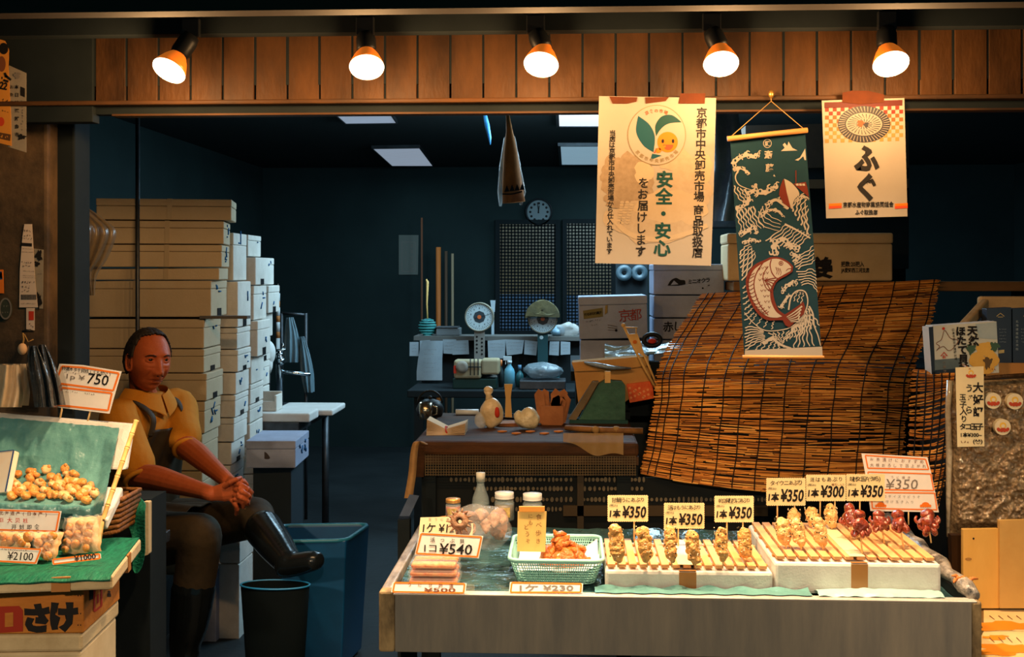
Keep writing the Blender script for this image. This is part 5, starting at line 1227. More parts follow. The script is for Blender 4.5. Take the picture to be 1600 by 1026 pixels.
limb(b, [(PE + V((-.03, 0, .0)), .16), (lerp(RH, RK, .3), .118), (lerp(RH, RK, .65), .098), (RK, .080)], TROU); limb(b, [(PE + V((-.03, .06, 0)), .15), (lerp(LH, LK, .3), .115), (lerp(LH, LK, .65), .095), (LK, .078)], TROU)
rings(b, [(PE + V((-.02, 0, -.14)), sx * .19, fw * .15), (PE, sx * .19, fw * .15), (WA + V((0, 0, -.02)), sx * .17, fw * .13)], TROU, 24)
limb(b, [(RK, .080), (RK + V((-.012, .01, -.10)), .076), (RK + V((-.03, .01, -.22)), .072)], TROU); limb(b, [(LK, .072), (LK + LD * .07, .066), (LK + LD * .14, .062)], TROU)
b.build('trousers', man, mods=[('fuse', 'REMESH', dict(mode='VOXEL', voxel_size=.008, use_smooth_shade=True)), ('soften', 'SMOOTH', dict(factor=.5, iterations=6))])
b = B()
def lap(u, v):
    c = lerp(lerp(RH, LH, u), lerp(RK, LK, u), v * .72) + V((0, 0, lerp(.135, .09, v) - .03 * (2 * u - 1) ** 2 - .006 * sin(u * 16 + v * 5)))
    return c
b.grid(lap, 22, 18, APRON, thick=.004, thick_dir=(0, 0, -1)); b.build('apron_lap', man)
for k in (0, 1):
    q = B()
    if k == 0:
        a = RK + V((-.025, .01, -.19)); z1 = V((a.x - .03, a.y, .09)); fl = [z1 + V((0, .03, -.03)), z1 + V((.02, -.05, -.035)), z1 + V((.05, -.14, -.045))]
        limb(q, [(a, .078), (lerp(a, z1, .5), .070), (z1 + V((0, 0, .04)), .056), (z1, .054)], BOOT)
    else:
        a = LK + LD * .11; z1 = LA; d = LT - LA; fl = [z1 - d * .25 + V((0, 0, -.012)), z1 + d * .45 + V((0, 0, -.004)), LT]
        limb(q, [(a, .070), (lerp(a, z1, .5), .062), (lerp(a, z1, .9), .050), (z1, .048)], BOOT)
    q.tube(spline(fl, 5), [.040, .044, .046, .046, .046, .045, .044, .042, .040, .036, .024], BOOT, 14, flat=.85); q.build('rubber_boot', man, mods=[('fuse', 'REMESH', dict(mode='VOXEL', voxel_size=.006, use_smooth_shade=True)), ('soften', 'SMOOTH', dict(factor=.5, iterations=4))])
# what he sits on
b = B(); sz = PE.z - .19; b.bbox((PE.x - .2, PE.y - .16, 0), (PE.x + .16, PE.y + .16, sz), WOOD_BLK); b.build('stool', label='dark low box the seated man sits on, mostly hidden below him', cat='stool')
# ---------------------------------------------------------------- back work table with scales
BT0, BT1 = 6.3, 6.95
ZBT = P(790, 606, 6.45).z
r = thing('work_table', 'dark work table at the back, cluttered with scales, bottles and papers', 'table', (P(780, 600, 6.6).x, 6.6, 0))
xa, xb = P(640, 600, 6.4).x, P(930, 600, 6.4).x
b = B(); b.bbox((xa, BT0, ZBT - .04), (xb, BT1, ZBT), WOOD_BLK); b.build('table_top', r, bevel=.005)
for x in (xa + .06, xb - .06):
    for y in (BT0 + .05, BT1 - .05):
        q = B(); q.bbox((x - .025, y - .025, 0), (x + .025, y + .025, ZBT - .041), WOOD_BLK); q.build('leg', r)
SHY = 6.72; ZSH = P(700, 525, SHY).z
r = thing('wall_shelf', 'raised dark shelf behind the scales with papers pinned along its edge', 'shelf', (P(780, 600, 6.8).x, 6.83, ZBT))
b = B(); b.bbox((xa - .02, SHY, ZSH - .025), (xb, SHY + .22, ZSH), mat('shelf_grey', (92, 92, 88), .7)); b.build('shelf_board', r)
b = B(); b.bbox((xa + .02, SHY + .05, ZBT + .001), (xb - .02, SHY + .07, ZSH - .026), WOOD_BLK); b.build('back_panel', r)
SLIP = mat('pale_slip', (152, 164, 170), .8, var=(10, (128, 142, 150), .7))
pl = PL.y(SHY - .006)
NN = [([(640, 534), (654, 534), (654, 556), (640, 556)], 'small blue grey paper slip at the left end of the shelf edge'),
      ([(656, 532), (672, 531), (671, 548), (656, 549)], 'pale paper slip second from left on the shelf edge'),
      ([(692, 530), (713, 530), (712, 553), (693, 552)], 'white paper slip just right of the long curling receipt'),
      ([(706, 532), (732, 531), (733, 553), (707, 554)], 'pale paper slip left of the perforated scale column'),
      ([(762, 532), (790, 530), (789, 560), (763, 558)], 'large grey paper slip right of the perforated scale column'),
      ([(790, 530), (819, 531), (816, 552), (792, 555)], 'white folded paper pinned above the spray bottle'),
      ([(820, 531), (840, 533), (838, 555), (819, 553)], 'white paper slip left of the second scale column'),
      ([(859, 533), (874, 533), (873, 555), (858, 554)], 'pale paper slip right of the second scale column'),
      ([(876, 533), (891, 534), (891, 553), (876, 554)], 'rightmost pale paper slip on the shelf edge')]
for k, (px, l) in enumerate(NN):
    b = B(); slab(b, pl, px, .001, SLIP, off=.0015 * k)
    for j in range(3): scribble(b, pl, px[0][0] + 3, px[0][1] + 5 + j * 5, px[1][0] - 3, px[0][1] + 5 + j * 5, INK_G, 1.6, .002 + .0015 * k, j)
    b.build('paper_slip', label=l, cat='paper', group='papers pinned to the back shelf')
b = B(); rows = [(660, 532, 692), (656, 545, 692), (653, 562, 691), (651, 580, 691), (651, 594, 691)]
def rc(u, v):
    i = min(3, int(v * 4)); t = v * 4 - i; a = rows[i]; c = rows[i + 1]; return P(lerp(lerp(a[0], c[0], t), lerp(a[2], c[2], t), u), lerp(a[1], c[1], t), SHY - .02 - .03 * sin(u * 3) * (1 - v * .4))
b.grid(rc, 10, 16, SLIP, thick=.001, thick_dir=(0, 1, 0))
for j in range(6): scribble(b, PL.y(SHY - .052), 662, 546 + j * 7, 682 - (j % 3) * 4, 546 + j * 7, INK_G, 1.6, 0, j)
b.build('long_receipt', label='long curling white receipt hanging from the back shelf, the largest paper there', cat='receipt')
# dial scales
DIALW = mat('dial_white', (168, 184, 188), .4); DIALC = mat('dial_core', (34, 52, 60), .4); HOUS = mat('scale_housing', (126, 120, 104), .5, .2); HUB = mat('copper_hub', (196, 92, 46), .4)
def scale(lab, cx, cy, rp, Y, colm, holes):
    k = Y / F; R = rp * k; c = P(cx, cy, Y); RX = Matrix.Rotation(pi / 2, 3, 'X')
    r = thing('dial_scale', lab, 'scale', (c.x, Y, ZBT), 'dial scales on the back table')
    b = B(); b.lathe([(0, -.05), (R * .97, -.05), (R, -.03), (R, .012), (R * .92, .014), (R * .9, .006)], c, HOUS, 36, RX, cap=False); b.build('housing', r)
    b = B(); pl = PL.y(Y - .007); disc(b, pl, cx, cy, rp * .91, rp * .91, DIALW, 0, 40)
    for j in range(40):
        a = 2 * pi * j / 40; l = .12 if j % 4 else .22; stroke(b, pl, [(cx + rp * .86 * cos(a), cy + rp * .86 * sin(a)), (cx + rp * (.86 - l) * cos(a), cy + rp * (.86 - l) * sin(a))], .5, .5, INK, .0006)
    for j, n in enumerate('0123456789'):
        a = -pi / 2 + 2 * pi * j / 10; line(b, pl, n + ' ', (cx + rp * .60 * cos(a), cy + rp * .60 * sin(a)), (0, 0), rp * .16, INK, 0) if False else line(b, pl, n + ' ', (cx + rp * .6 * cos(a), cy + rp * .6 * sin(a)), (cx + rp * .6 * cos(a), cy + rp * .6 * sin(a)), rp * .17, INK, .01)
    disc(b, pl, cx, cy, rp * .42, rp * .42, DIALC, .001, 8); b.build('dial', r)
    b = B(); disc(b, pl, cx, cy, rp * .14, rp * .14, HUB, .004, 14); stroke(b, pl, [(cx - rp * .3, cy + rp * .1), (cx + rp * .8, cy - rp * .22)], 1.0, .4, INK, .003); b.build('pointer', r)
    b = B(); x0, x1 = P(cx - 8, cy, Y).x, P(cx + 8, cy, Y).x; b.bbox((x0, Y - .0, ZBT + .05), (x1, Y + .03, c.z - R * .9), colm)
    pc = PL.y(Y - .001)
    if holes:
        for j in range(5):
            for i in range(2): disc(b, pc, cx - 4 + i * 8, cy + rp + 8 + j * 6 + i * 3, 1.7, 1.7, INK, .001, 10)
    else: disc(b, pc, cx - 2, cy + rp + 6, 3, 3, DIALW, .001, 14)
    b.build('column', r)
    b = B(); b.bbox((c.x - .1, Y - .09, ZBT), (c.x + .1, Y + .09, ZBT + .05), colm); b.build('base', r, bevel=.01)
    b = B(); b.lathe([(0, 0), (.1, 0), (.115, .015), (.11, .015), (.1, .004), (0, .004)], (c.x, Y - .02, ZBT + .085), STEEL_DK, 28, cap=False); b.tube([(c.x, Y - .02, ZBT + .05), (c.x, Y - .02, ZBT + .086)], .02, STEEL_DK, 10); b.build('weighing_pan', r)
    return r, c, R
scale('round dial scale on a perforated grey column, left of the two', 749, 495, 23, 6.64, mat('col_grey', (120, 118, 112), .5), True)
_, c, R = scale('round dial scale on a dark teal column with a cloth over its top', 848, 498, 23, 6.64, mat('col_teal', (30, 66, 70), .5), False)
b = B(); CAP = mat('olive_cloth', (96, 86, 56), .85, var=(16, (62, 60, 44), .8), bump=(22, .5))
def capf(u, v):
    a = lerp(-.15, pi + .15, u); rr = R * 1.06 + .004 + .006 * noise.noise(V((u * 8, v * 5, 0))); s = lerp(-.062, .056, v)
    return c + V((cos(a) * rr * (1 + .05 * sin(u * 9)), s, max(sin(a) * rr, R * (.12 + .12 * sin(u * 6)))  + .010 * sin(pi * u)))
b.grid(capf, 26, 8, CAP, thick=.004, thick_dir=(0, 0, 1))
def capfront(u, v): p = capf(u, 0); q = c + V((lerp(-R, R, u) * 1.02, -.066, R * (.22 + .18 * u + .10 * sin(u * 7)))); return p * (1 - v) + q * v
b.grid(capfront, 20, 6, CAP); b.build('cloth_cover', label='olive cloth draped over the top of the right dial scale', cat='cloth')
# small stuff on the shelf
r = thing('net_bag', 'teal woven net bag with a tall handle standing on the back shelf', 'bag', P(668, 526, 6.80)); NETM = mat('teal_net', (40, 112, 112), .5, var=(60, (18, 60, 66), .9))
b = B(); c0 = P(668, 526, 6.8); c0.z = ZSH; b.ball(c0 + V((0, 0, .05)), (.052, .04, .052), NETM, 18, 12, nz=.1, nf=30)
for j in range(7): b.tube([c0 + V((.053 * cos(a) * sin(.5 + j * .32), .041 * sin(a), .05 - .053 * cos(.5 + j * .32))) for a in [2 * pi * k / 16 for k in range(16)]], .003, mat('teal_cord', (70, 150, 146), .5), 5, closed=True)
b.build('net', r); b = B(); b.tube([c0 + V((0, 0, .09)), P(667, 475, 6.8), P(668, 440, 6.8), P(666, 436, 6.8)], [.005, .005, .008, .004], BAMBOO, 8); b.build('handle', r)
b = B(); q = P(701, 518, 6.8); b.bbox((q.x - .07, 6.76, ZSH + .001), (q.x + .07, 6.88, ZSH + .045), mat('grey_tin', (98, 104, 106), .5)); b.bbox((q.x - .075, 6.755, ZSH + .045), (q.x + .06, 6.885, ZSH + .053), STEEL_DK); b.build('tin_box', label='flat grey tin box on the back shelf beside the net bag', cat='box', bevel=.004)
b = B(); pl = PL.y(6.9); slab(b, pl, [(766, 469), (774, 469), (773, 487), (768, 487)], .01, SLIP); q = P(770, 487, 6.9); b.bbox((q.x - .008, 6.895, ZSH), (q.x + .008, 6.905, q.z + .02), SLIP); b.build('white_strip', label='narrow upright white strip behind the left dial scale', cat='strip')
b = B(); c0 = P(885, 515, 6.8); c0.z = ZSH + .036; b.ball(c0, (.07, .05, .042), HAZE_FILM, 20, 12, nz=.4, nf=24); b.ball(c0 + V((-.05, -.01, -.006)), (.045, .04, .03), mat('bag_blue', (120, 150, 166), .4, bump=(30, .7)), 16, 10, nz=.4, nf=30); b.build('plastic_bag', label='crumpled clear plastic bag on the shelf behind the white foam boxes', cat='bag')
# pipes on the back wall
for k, (x, y0, y1, m, l) in enumerate(((659, 340, 500, mat('brown_pipe', (108, 66, 44), .5), 'thin dark brown pipe, leftmost of the upright pipes'), (685, 386, 520, mat('orange_pipe', (196, 110, 50), .45), 'short orange brown upright pipe in the dark rear corner'), (697, 392, 520, mat('dim_pipe', (86, 66, 50), .5), 'dim brown pipe between the orange and the pale one'), (707, 396, 520, mat('pale_pipe', (150, 132, 104), .45), 'thin pale upright pipe right of the orange brown one'))):
    Y = 9.2; p = P(x, y0, Y); b = B(); b.tube([(p.x, Y, 0), (p.x, Y, p.z)], (.008, .02, .012, .011)[k], m, 10); b.build('pipe', label=l, cat='pipe', group='upright pipes by the back wall')
b = B(); pl = PL.y(YB - .006); slab(b, pl, [(623, 367), (654, 367), (653, 429), (623, 429)], .003, mat('dim_poster', (104, 108, 100), .8))
ring_px = [(628, 378), (649, 378), (649, 424), (628, 424)]; border(b, pl, ring_px, 1, INK_G); line(b, pl, '営業許可証', (644, 384), (644, 420), 6, INK_G, .01); scribble(b, pl, 634, 384, 634, 420, INK_G, 2.4)
b.build('wall_poster', label='dim grey framed notice on the back wall by the dark doorway', cat='poster')
r = thing('wall_clock', 'round grey clock on the back wall above the patterned window', 'clock', P(842, 352, YB - .03)); c = P(842, 331, YB - .02); RX = Matrix.Rotation(pi / 2, 3, 'X')
b = B(); R = 21 * YB / F; b.lathe([(0, -.018), (R, -.018), (R, .03), (R * .9, .03), (R * .88, .01)], c, BLACK, 36, RX, cap=False); b.build('case', r)
b = B(); pl = PL.y(YB - .032); disc(b, pl, 842, 331, 18.4, 18.4, mat('clock_face', (116, 128, 130), .5), 0, 36)
for k in range(12):
    a = 2 * pi * k / 12; disc(b, pl, 842 + 13.5 * cos(a), 331 + 13.5 * sin(a), 2.0, 2.0, INK, .001, 8)
b.build('face', r); b = B(); stroke(b, pl, [(842, 333), (839.5, 316)], 1.4, .9, INK, .003); stroke(b, pl, [(841, 333), (842.5, 321)], 1.8, 1.4, INK, .003); b.build('hands', r)
r = thing('tape_rolls', 'pair of clear tape rolls hung side by side below the safety poster', 'tape', P(986, 440, 6.9)); RX = Matrix.Rotation(pi / 2, 3, 'X')
for x in (975, 999):
    c = P(x, 426, 6.9); b = B(); R = 12.5 * 6.9 / F; b.lathe([(R * .3, -.02), (R, -.02), (R, .02), (R * .3, .02), (R * .3, -.02)], c, mat('clear_tape_roll', (66, 84, 92), .4, var=(6, (48, 66, 76), .8)), 28, RX, cap=False); b.build('roll', r)
b = B(); c = P(987, 426, 6.95); b.tube([P(970, 426, 6.9), P(1004, 426, 6.9)], .006, STEEL_DK, 6); b.bbox((P(962, 410, 6.95).x, 6.95, 0), (P(1012, 410, 6.95).x, 6.98, P(962, 408, 6.95).z), mat('dark_panel', (30, 38, 42), .7)); b.build('rack_panel', r)
# table clutter at the back
r = thing('tape_machine', 'beige bench tape dispenser with an open side on the back table', 'machine', (P(744, 600, 6.4).x, 6.42, ZBT)); BEI = mat('beige_casing', (164, 150, 118), .5, var=(12, (134, 124, 100), .7))
q = lambda x, y, Y=6.38: P(x, y, Y)
b = B(); b.bbox((q(709, 0).x, 6.38, q(0, 588).z), (q(752, 0).x, 6.5, q(0, 560).z), BEI); b.bbox((q(752, 0).x, 6.38, q(0, 582).z), (q(780, 0).x, 6.5, q(0, 558).z), BEI); b.build('casing', r, bevel=.012)
b = B(); b.bbox((q(707, 0).x, 6.39, ZBT), (q(776, 0).x, 6.5, q(0, 588).z - .001), mat('green_black_base', (24, 52, 48), .5)); b.build('base', r, bevel=.006)
b = B(); RX = Matrix.Rotation(pi / 2, 3, 'X'); b.lathe([(.014, -.004), (.034, -.004), (.034, .006), (.014, .006)], q(722, 573, 6.374), STEEL, 20, RX); b.build('reel', r)
b = B()
for x in (735, 741, 747): b.tube([q(x, 560, 6.372), q(x, 586, 6.372)], .003, BLACK, 6)
b.tube([q(730, 573, 6.372), q(752, 573, 6.372)], .003, BLACK, 6); b.build('grille', r)
b = B(); b.bbox((q(709, 0).x, 6.372, q(0, 580).z), (q(713, 0).x, 6.379, q(0, 568).z), RED); b.build('red_switch', r)
def bottle(name, lab, x, yb, yt, rp, Y, m, capm, z=None, spray=False):
    z = ZBT if z is None else z; p = P(x, yb, Y); H = P(x, yt, Y).z - z; R = rp * Y / F; c = (p.x, Y, z)
    r = thing(name, lab, 'bottle', c); b = B(); b.lathe([(0, 0), (R, .003), (R, H * .5), (R * .85, H * .6), (R * .35, H * .72), (R * .35, H * .8)], c, m, 20, cap=False); b.build('body', r)
    b = B(); b.lathe([(0, H * .78), (R * .45, H * .78), (R * .45, H * (.86 if spray else 1)), (0, H * (.86 if spray else 1))], c, capm, 14, cap=False)
    if spray: b.box(V(c) + V((-R * .35, 0, H * .93)), (R * 1.5, R * .6, H * .12), capm); b.box(V(c) + V((-R * .7, 0, H * .82)), (R * .14, R * .3, H * .14), capm)
    b.build('spray_head' if spray else 'cap', r); return r
bottle('spray_bottle', 'pale blue spray bottle standing on the back table', 796, 606, 556, 8.5, 6.4, mat('blue_bottle', (96, 158, 178), .35), mat('spray_white', (190, 206, 210), .4), spray=True)
bottle('small_bottle', 'small dark bottle with an orange cap beside the beige dispenser', 783, 604, 562, 4, 6.5, mat('bottle_dark', (40, 52, 54), .3), mat('cap_orange', (200, 110, 50), .4))
bottle('small_bottle', 'small teal bottle in shadow right of the pale blue spray bottle', 812, 604, 570, 6, 6.52, mat('bottle_teal', (40, 90, 96), .35), mat('cap_blue', (70, 110, 140), .4))
b = B(); c = P(845, 594, 6.46); b.bbox((P(812, 0, 6.4).x, 6.36, ZBT + .001), (P(884, 0, 6.4).x, 6.55, ZBT + .05), STEEL_DK); b.build('steel_tray', label='dark steel tray under a clear plastic bag on the back table', cat='tray', bevel=.005)
b = B(); b.ball((P(848, 580, 6.45).x, 6.45, ZBT + .05 + .048), (.12, .07, .046), mat('grey_film', (120, 134, 140), .2, alpha=.7, bump=(20, .9)), 24, 14, nz=.25, nf=18); b.build('plastic_bag', label='clear grey plastic bag lying on the steel tray at the back', cat='bag')

# ---------------------------------------------------------------- things on the wooden shelf table
Z = ZTB
def on(x, y): return PZ(x, y, Z)
r = thing('paper_bundle', 'fanned bundle of pale paper sheets held by a rubber band', 'paper', on(699, 674)); c = on(699, 674); b = B(); rnd = random.Random(3)
for k in range(14):
    a = on(668, 678 - k * .2); e = on(731, 672); z = Z + .002 + k * .0026; sp = (k - 6) * .0016
    b.add([V((a.x, a.y - .03 + sp, z + max(0, (k - 5)) * .0018)), V((c.x, a.y - .03, Z + .002 + k * .0012)), V((e.x, a.y - .02 - sp, z + (k % 3) * .003)), V((e.x, a.y + .09 - sp, z + (k % 4) * .003)), V((c.x, a.y + .06, Z + .002 + k * .0012)), V((a.x, a.y + .07 + sp, z + max(0, (k - 5)) * .0018))], [(0, 1, 4, 5), (1, 2, 3, 4)], mat('bundle_paper', (222, 196, 158), .8, var=(12, (190, 160, 120), .7)))
b.build('sheets', r, mods=[('depth', 'SOLIDIFY', dict(thickness=.0012))]); b = B(); x = c.x + .01; y0, y1 = on(700, 677).y - .034, on(700, 677).y + .064; b.tube([(x, y0, Z + .001), (x - .006, y0 - .004, Z + .014), (x - .012, lerp(y0, y1, .5), Z + .024), (x - .006, y1, Z + .012)], .003, RED, 6); b.build('rubber_band', r)
PK = mat('cloudy_pack', (206, 176, 126), .3, var=(22, (228, 208, 170), .8), bump=(28, .7))
r = thing('knotted_bag', 'knotted clear bag of pale food with a red mark, on the shelf table', 'bag', on(770, 668)); b = B(); c = on(768, 668)
b.ball(c + V((0, 0, .058)), (.044, .036, .058), PK, 22, 16, nz=.18, nf=22); b.tube([c + V((-.006, 0, .1)), c + V((-.012, 0, .125)), c + V((-.012, 0, .138))], [.020, .010, .018], PK, 12); b.ball(c + V((-.012, 0, .145)), (.018, .014, .013), PK, 12, 8, nz=.3, nf=60); b.ball(c + V((-.04, -.01, .03)), (.024, .02, .03), HAZE_FILM, 14, 10, nz=.3, nf=40); b.build('bag_film', r)
b = B(); b.ball(c + V((.021, -.028, .062)), (.012, .008, .022), RED, 10, 8, nz=.3, nf=60); b.build('red_mark', r)
b = B(); c = on(825, 671); b.ball(c + V((0, 0, .040)), (.046, .036, .040), mat('white_pack', (222, 208, 170), .35, var=(30, (188, 166, 122), .8), bump=(40, .8)), 22, 14, nz=.28, nf=26); b.ball(c + V((-.036, -.004, .048)), (.018, .016, .024), MC['white_pack'], 12, 8, nz=.4, nf=50); b.build('wrapped_pack', label='lumpy white wrapped pack in the middle of the shelf table', cat='pack')
r = thing('packet_box', 'small brown carton stuffed with upright brown paper packets', 'box', on(861, 662)); a = on(845, 664); e = on(880, 664); BRP = mat('kraft_paper', (168, 108, 66), .75, var=(14, (130, 80, 46), .8)); hz_ = P(845, 634, a.y).z
b = B(); b.bbox((a.x, a.y, Z), (e.x, a.y + .075, Z + .004), BRP)
for (x0, x1, y0, y1) in ((a.x, e.x, a.y, a.y + .004), (a.x, e.x, a.y + .071, a.y + .075), (a.x, a.x + .004, a.y, a.y + .075), (e.x - .004, e.x, a.y, a.y + .075)): b.bbox((x0, y0, Z), (x1, y1, hz_), BRP)
b.build('carton', r); rnd = random.Random(6)
for k in range(12):
    q = B(); x = lerp(a.x + .008, e.x - .006, k / 11.5); t = radians(rnd.uniform(-4, 26)) * (1 if k > 2 else -.4); h = rnd.uniform(.085, .13); y = a.y + .012 + (k % 4) * .014
    d = V((sin(t), 0, cos(t))); w = V((cos(t), 0, -sin(t))) * .012; p0 = V((x, y, Z + .006))
    w = w * 1.5; q.add([p0 - w, p0 + w, p0 + w + d * h, p0 + d * (h + rnd.uniform(.004, .018)), p0 - w + d * h * .94] + [p + V((0, .002, 0)) for p in (p0 - w, p0 + w, p0 + w + d * h, p0 + d * (h + .012), p0 - w + d * h * .94)], [(0, 1, 2, 3, 4), (9, 8, 7, 6, 5)] + [(i, i + 5, (i + 1) % 5 + 5, (i + 1) % 5) for i in range(5)], BRP); q.build('paper_packet', r)
b = B(); c = on(806, 652); b.lathe([(0, 0), (.06, .001), (.085, .008), (.08, .008), (.056, .004), (0, .003)], c, mat('dark_dish', (40, 44, 50), .1, coat=.8), 28, Matrix.Diagonal((1, .8, 1)), cap=False); b.build('dish', label='shiny dark dish behind the knotted bag on the shelf table', cat='dish')
b = B(); c = on(735, 645); b.tube([on(712, 648) + V((0, 0, .012)), on(748, 648) + V((0, 0, .012))], .012, mat('white_roll', (206, 212, 214), .4), 14); b.build('paper_roll', label='white plastic roll lying behind the fanned paper bundle', cat='roll')
r = thing('steel_mug', 'shiny steel mug standing at the left rear of the shelf table', 'mug', on(664, 655)); c = on(665, 655); R = 10.5 * c.y / F; b = B(); b.lathe([(0, 0), (R, .002), (R, .068), (R * .94, .068), (R * .92, .006)], c, mat('mug_steel', (168, 158, 138), .22, .95), 24, cap=False); b.build('cup', r); b = B(); b.tube([c + V((R, 0, .055)), c + V((R * 1.7, 0, .05)), c + V((R * 1.7, 0, .022)), c + V((R, 0, .016))], .004, MC['mug_steel'], 8); b.build('handle', r)
r = thing('kettle', 'dark round kettle in shadow behind the steel mug', 'kettle', on(668, 650)); c = on(672, 650); b = B(); b.lathe([(0, 0), (.05, .002), (.058, .03), (.045, .06), (.02, .07), (0, .072)], c, BLACK, 24, cap=False); b.ball(c + V((0, 0, .076)), .009, BLACK, 10, 8); b.build('pot', r); b = B(); b.tube([c + V((.05 * cos(a), 0, .055 + .05 * sin(a))) for a in [pi * k / 12 for k in range(13)]], .004, BLACK, 8); b.build('handle', r)
b = B(); pl = PL.y(on(794, 652).y); q = on(794, 652); slab(b, pl, [(788, 600), (801, 600), (799, 612), (798, 621), (800, 652), (789, 652), (790, 621), (789, 612)], .008, WOOD_PALE); b.build('wooden_peg', label='small pale wooden peg standing behind the knotted bag', cat='peg')
b = B(); c = on(810, 664)
for k in range(4): q = c + V((.01 * k - .03, .004 * k, .002 + .003 * k)); b.box(q, (.16, .09, .0024), BRP, rot=.12 * (k - 1))
b.build('paper_stack', label='low stack of brown paper sheets lying in front of the dark dish', cat='paper')
# cutting jig, green
GRN = mat('green_enamel', (62, 104, 84), .5, var=(14, (40, 70, 58), .8), bump=(50, .2))
r = thing('slicing_block', 'green painted metal slicing block with a sloped side on the shelf table', 'tool', on(940, 660)); yb = on(940, 661).y; pl = PL.y(yb)
b = B(); slab(b, pl, [(905, 655), (935, 600), (946, 594), (972, 596), (977, 602), (977, 657)], .07, GRN); b.build('body', r, bevel=.005)
b = B(); slab(b, pl, [(890, 661), (981, 663), (981, 656), (890, 655)], .11, mat('green_foot', (26, 66, 62), .5), off=.012); b.build('foot', r, bevel=.003)
b = B(); slab(b, PL.y(yb - .012), [(888, 655), (926, 596), (936, 596), (900, 656)], .05, mat('edge_plank', (122, 104, 74), .6, var=(12, (84, 70, 50), .8))); b.build('sloping_plank', r, bevel=.003)
b = B(); slab(b, PL.y(yb - .004), [(945, 580), (954, 580), (954, 598), (945, 598)], .012, BAMBOO); b.build('peg', r)
# carton with scraps
KR = mat('tan_carton', (196, 146, 82), .75, var=(8, (166, 118, 62), .8)); Yc = yb + .10; pl = PL.y(Yc)
r = thing('torn_carton', 'torn tan cardboard carton behind the green slicing block', 'box', (P(955, 620, Yc).x, Yc + .05, Z))
b = B(); slab(b, pl, [(897, 578), (1016, 570), (1019, 610), (990, 618), (960, 640), (905, 640)], .10, KR); b.build('carton_wall', r, bevel=.004)
b = B(); slab(b, PL.y(Yc - .01), [(893, 566), (1013, 556), (1014, 571), (960, 578), (898, 580)], .11, KR); b.build('flap', r, bevel=.006)
b = B(); q = P(960, 640, Yc); b.bbox((P(905, 0, Yc).x, Yc + .02, Z + .001), (P(985, 0, Yc).x, Yc + .09, P(0, 639, Yc).z), WOOD_BLK); b.build('dark_base', r)
b = B(); c = P(950, 571, Yc - .03); b.tube([P(913, 566, Yc - .024), P(930, 569, Yc - .03), P(955, 574, Yc - .032), P(986, 575, Yc - .024)], [.006, .016, .016, .006], mat('silver_film', (150, 168, 184), .25, var=(20, (80, 96, 112), .9), bump=(30, .8)), 12, flat=.6); b.build('film_roll', label='silvery blue crumpled film lying on the torn carton', cat='film')
r = thing('orange_pouch', 'bright orange patterned pouch hanging beside the blind', 'pouch', P(1000, 628, Yc - .02)); pl = PL.y(Yc - .014); b = B(); slab(b, pl, [(979, 600), (1019, 595), (1022, 622), (984, 629)], .02, mat('pouch_orange', (214, 76, 30), .5, var=(24, (236, 120, 60), .8)));  b.build('pouch_body', r, bevel=.006)
b = B()
for k in range(14): disc(b, pl, 984 + (k * 7) % 34, 606 + (k * 5) % 17 - k * .1, 2, 2, mat('pouch_dot', (240, 150, 90), .5), .001, 8)
b.build('pattern', r)
r = thing('bamboo_toy', 'light bamboo ladder shaped figure leaning in front of the white boxes', 'toy', P(1031, 622, Yc - .04)); f = lambda x, y: P(x, y, Yc - .045)
b = B(); b.tube([f(974, 508), f(1002, 566), f(1030, 616)], .0055, BAMBOO, 8); b.tube([f(996, 532), f(1014, 572), f(1032, 615)], .0045, BAMBOO, 8); b.ball(f(974, 508), .009, BAMBOO, 10, 8); b.ball(f(1032, 617), .008, BAMBOO, 10, 8); b.build('poles', r)
b = B(); b.tube([f(974, 511), f(996, 512)], .003, BAMBOO, 6); b.tube([f(994, 512), f(994, 524)], .0025, BAMBOO, 6); slab(b, PL.y(Yc - .05), [(981, 522), (996, 521), (1003, 540), (1006, 556), (992, 548)], .008, BAMBOO); b.build('crosspieces', r)
b = B(); disc(b, PL.y(Yc - .051), 992, 534, 3.4, 3, P_ORANGE, .002, 12); b.build('orange_dot', r)
b = B(); b.tube([on(884, 672) + V((0, -.02, .012)), on(905, 674) + V((0, -.02, .013)), on(950, 676) + V((0, -.02, .012)), on(1004, 677) + V((0, -.02, .012))], [.010, .012, .012, .012], mat('old_bamboo', (150, 104, 54), .6, var=(20, (96, 64, 34), .8)), 10)
for x in (930, 962): b.ball(on(x, 676) + V((0, -.022, .014)), (.016, .014, .014), STRING, 12, 8, nz=.3, nf=80)
b.build('bamboo_stick', label='bamboo stick tied with twine lying on the front edge of the shelf table', cat='stick')
b = B(); c = on(790, 676); 
for k in range(5): q = on(785 + k * 22, 676 + (k % 2) * 3) + V((0, 0, .005)); b.tube([q - V((.018, 0, 0)), q, q + V((.016, .006, 0))], [.003, .005, .003], mat('wood_chip', (196, 120, 56), .6), 6)
b.build('wood_shavings', label='small orange brown shavings scattered along the shelf table front', cat='shavings', kind='stuff')

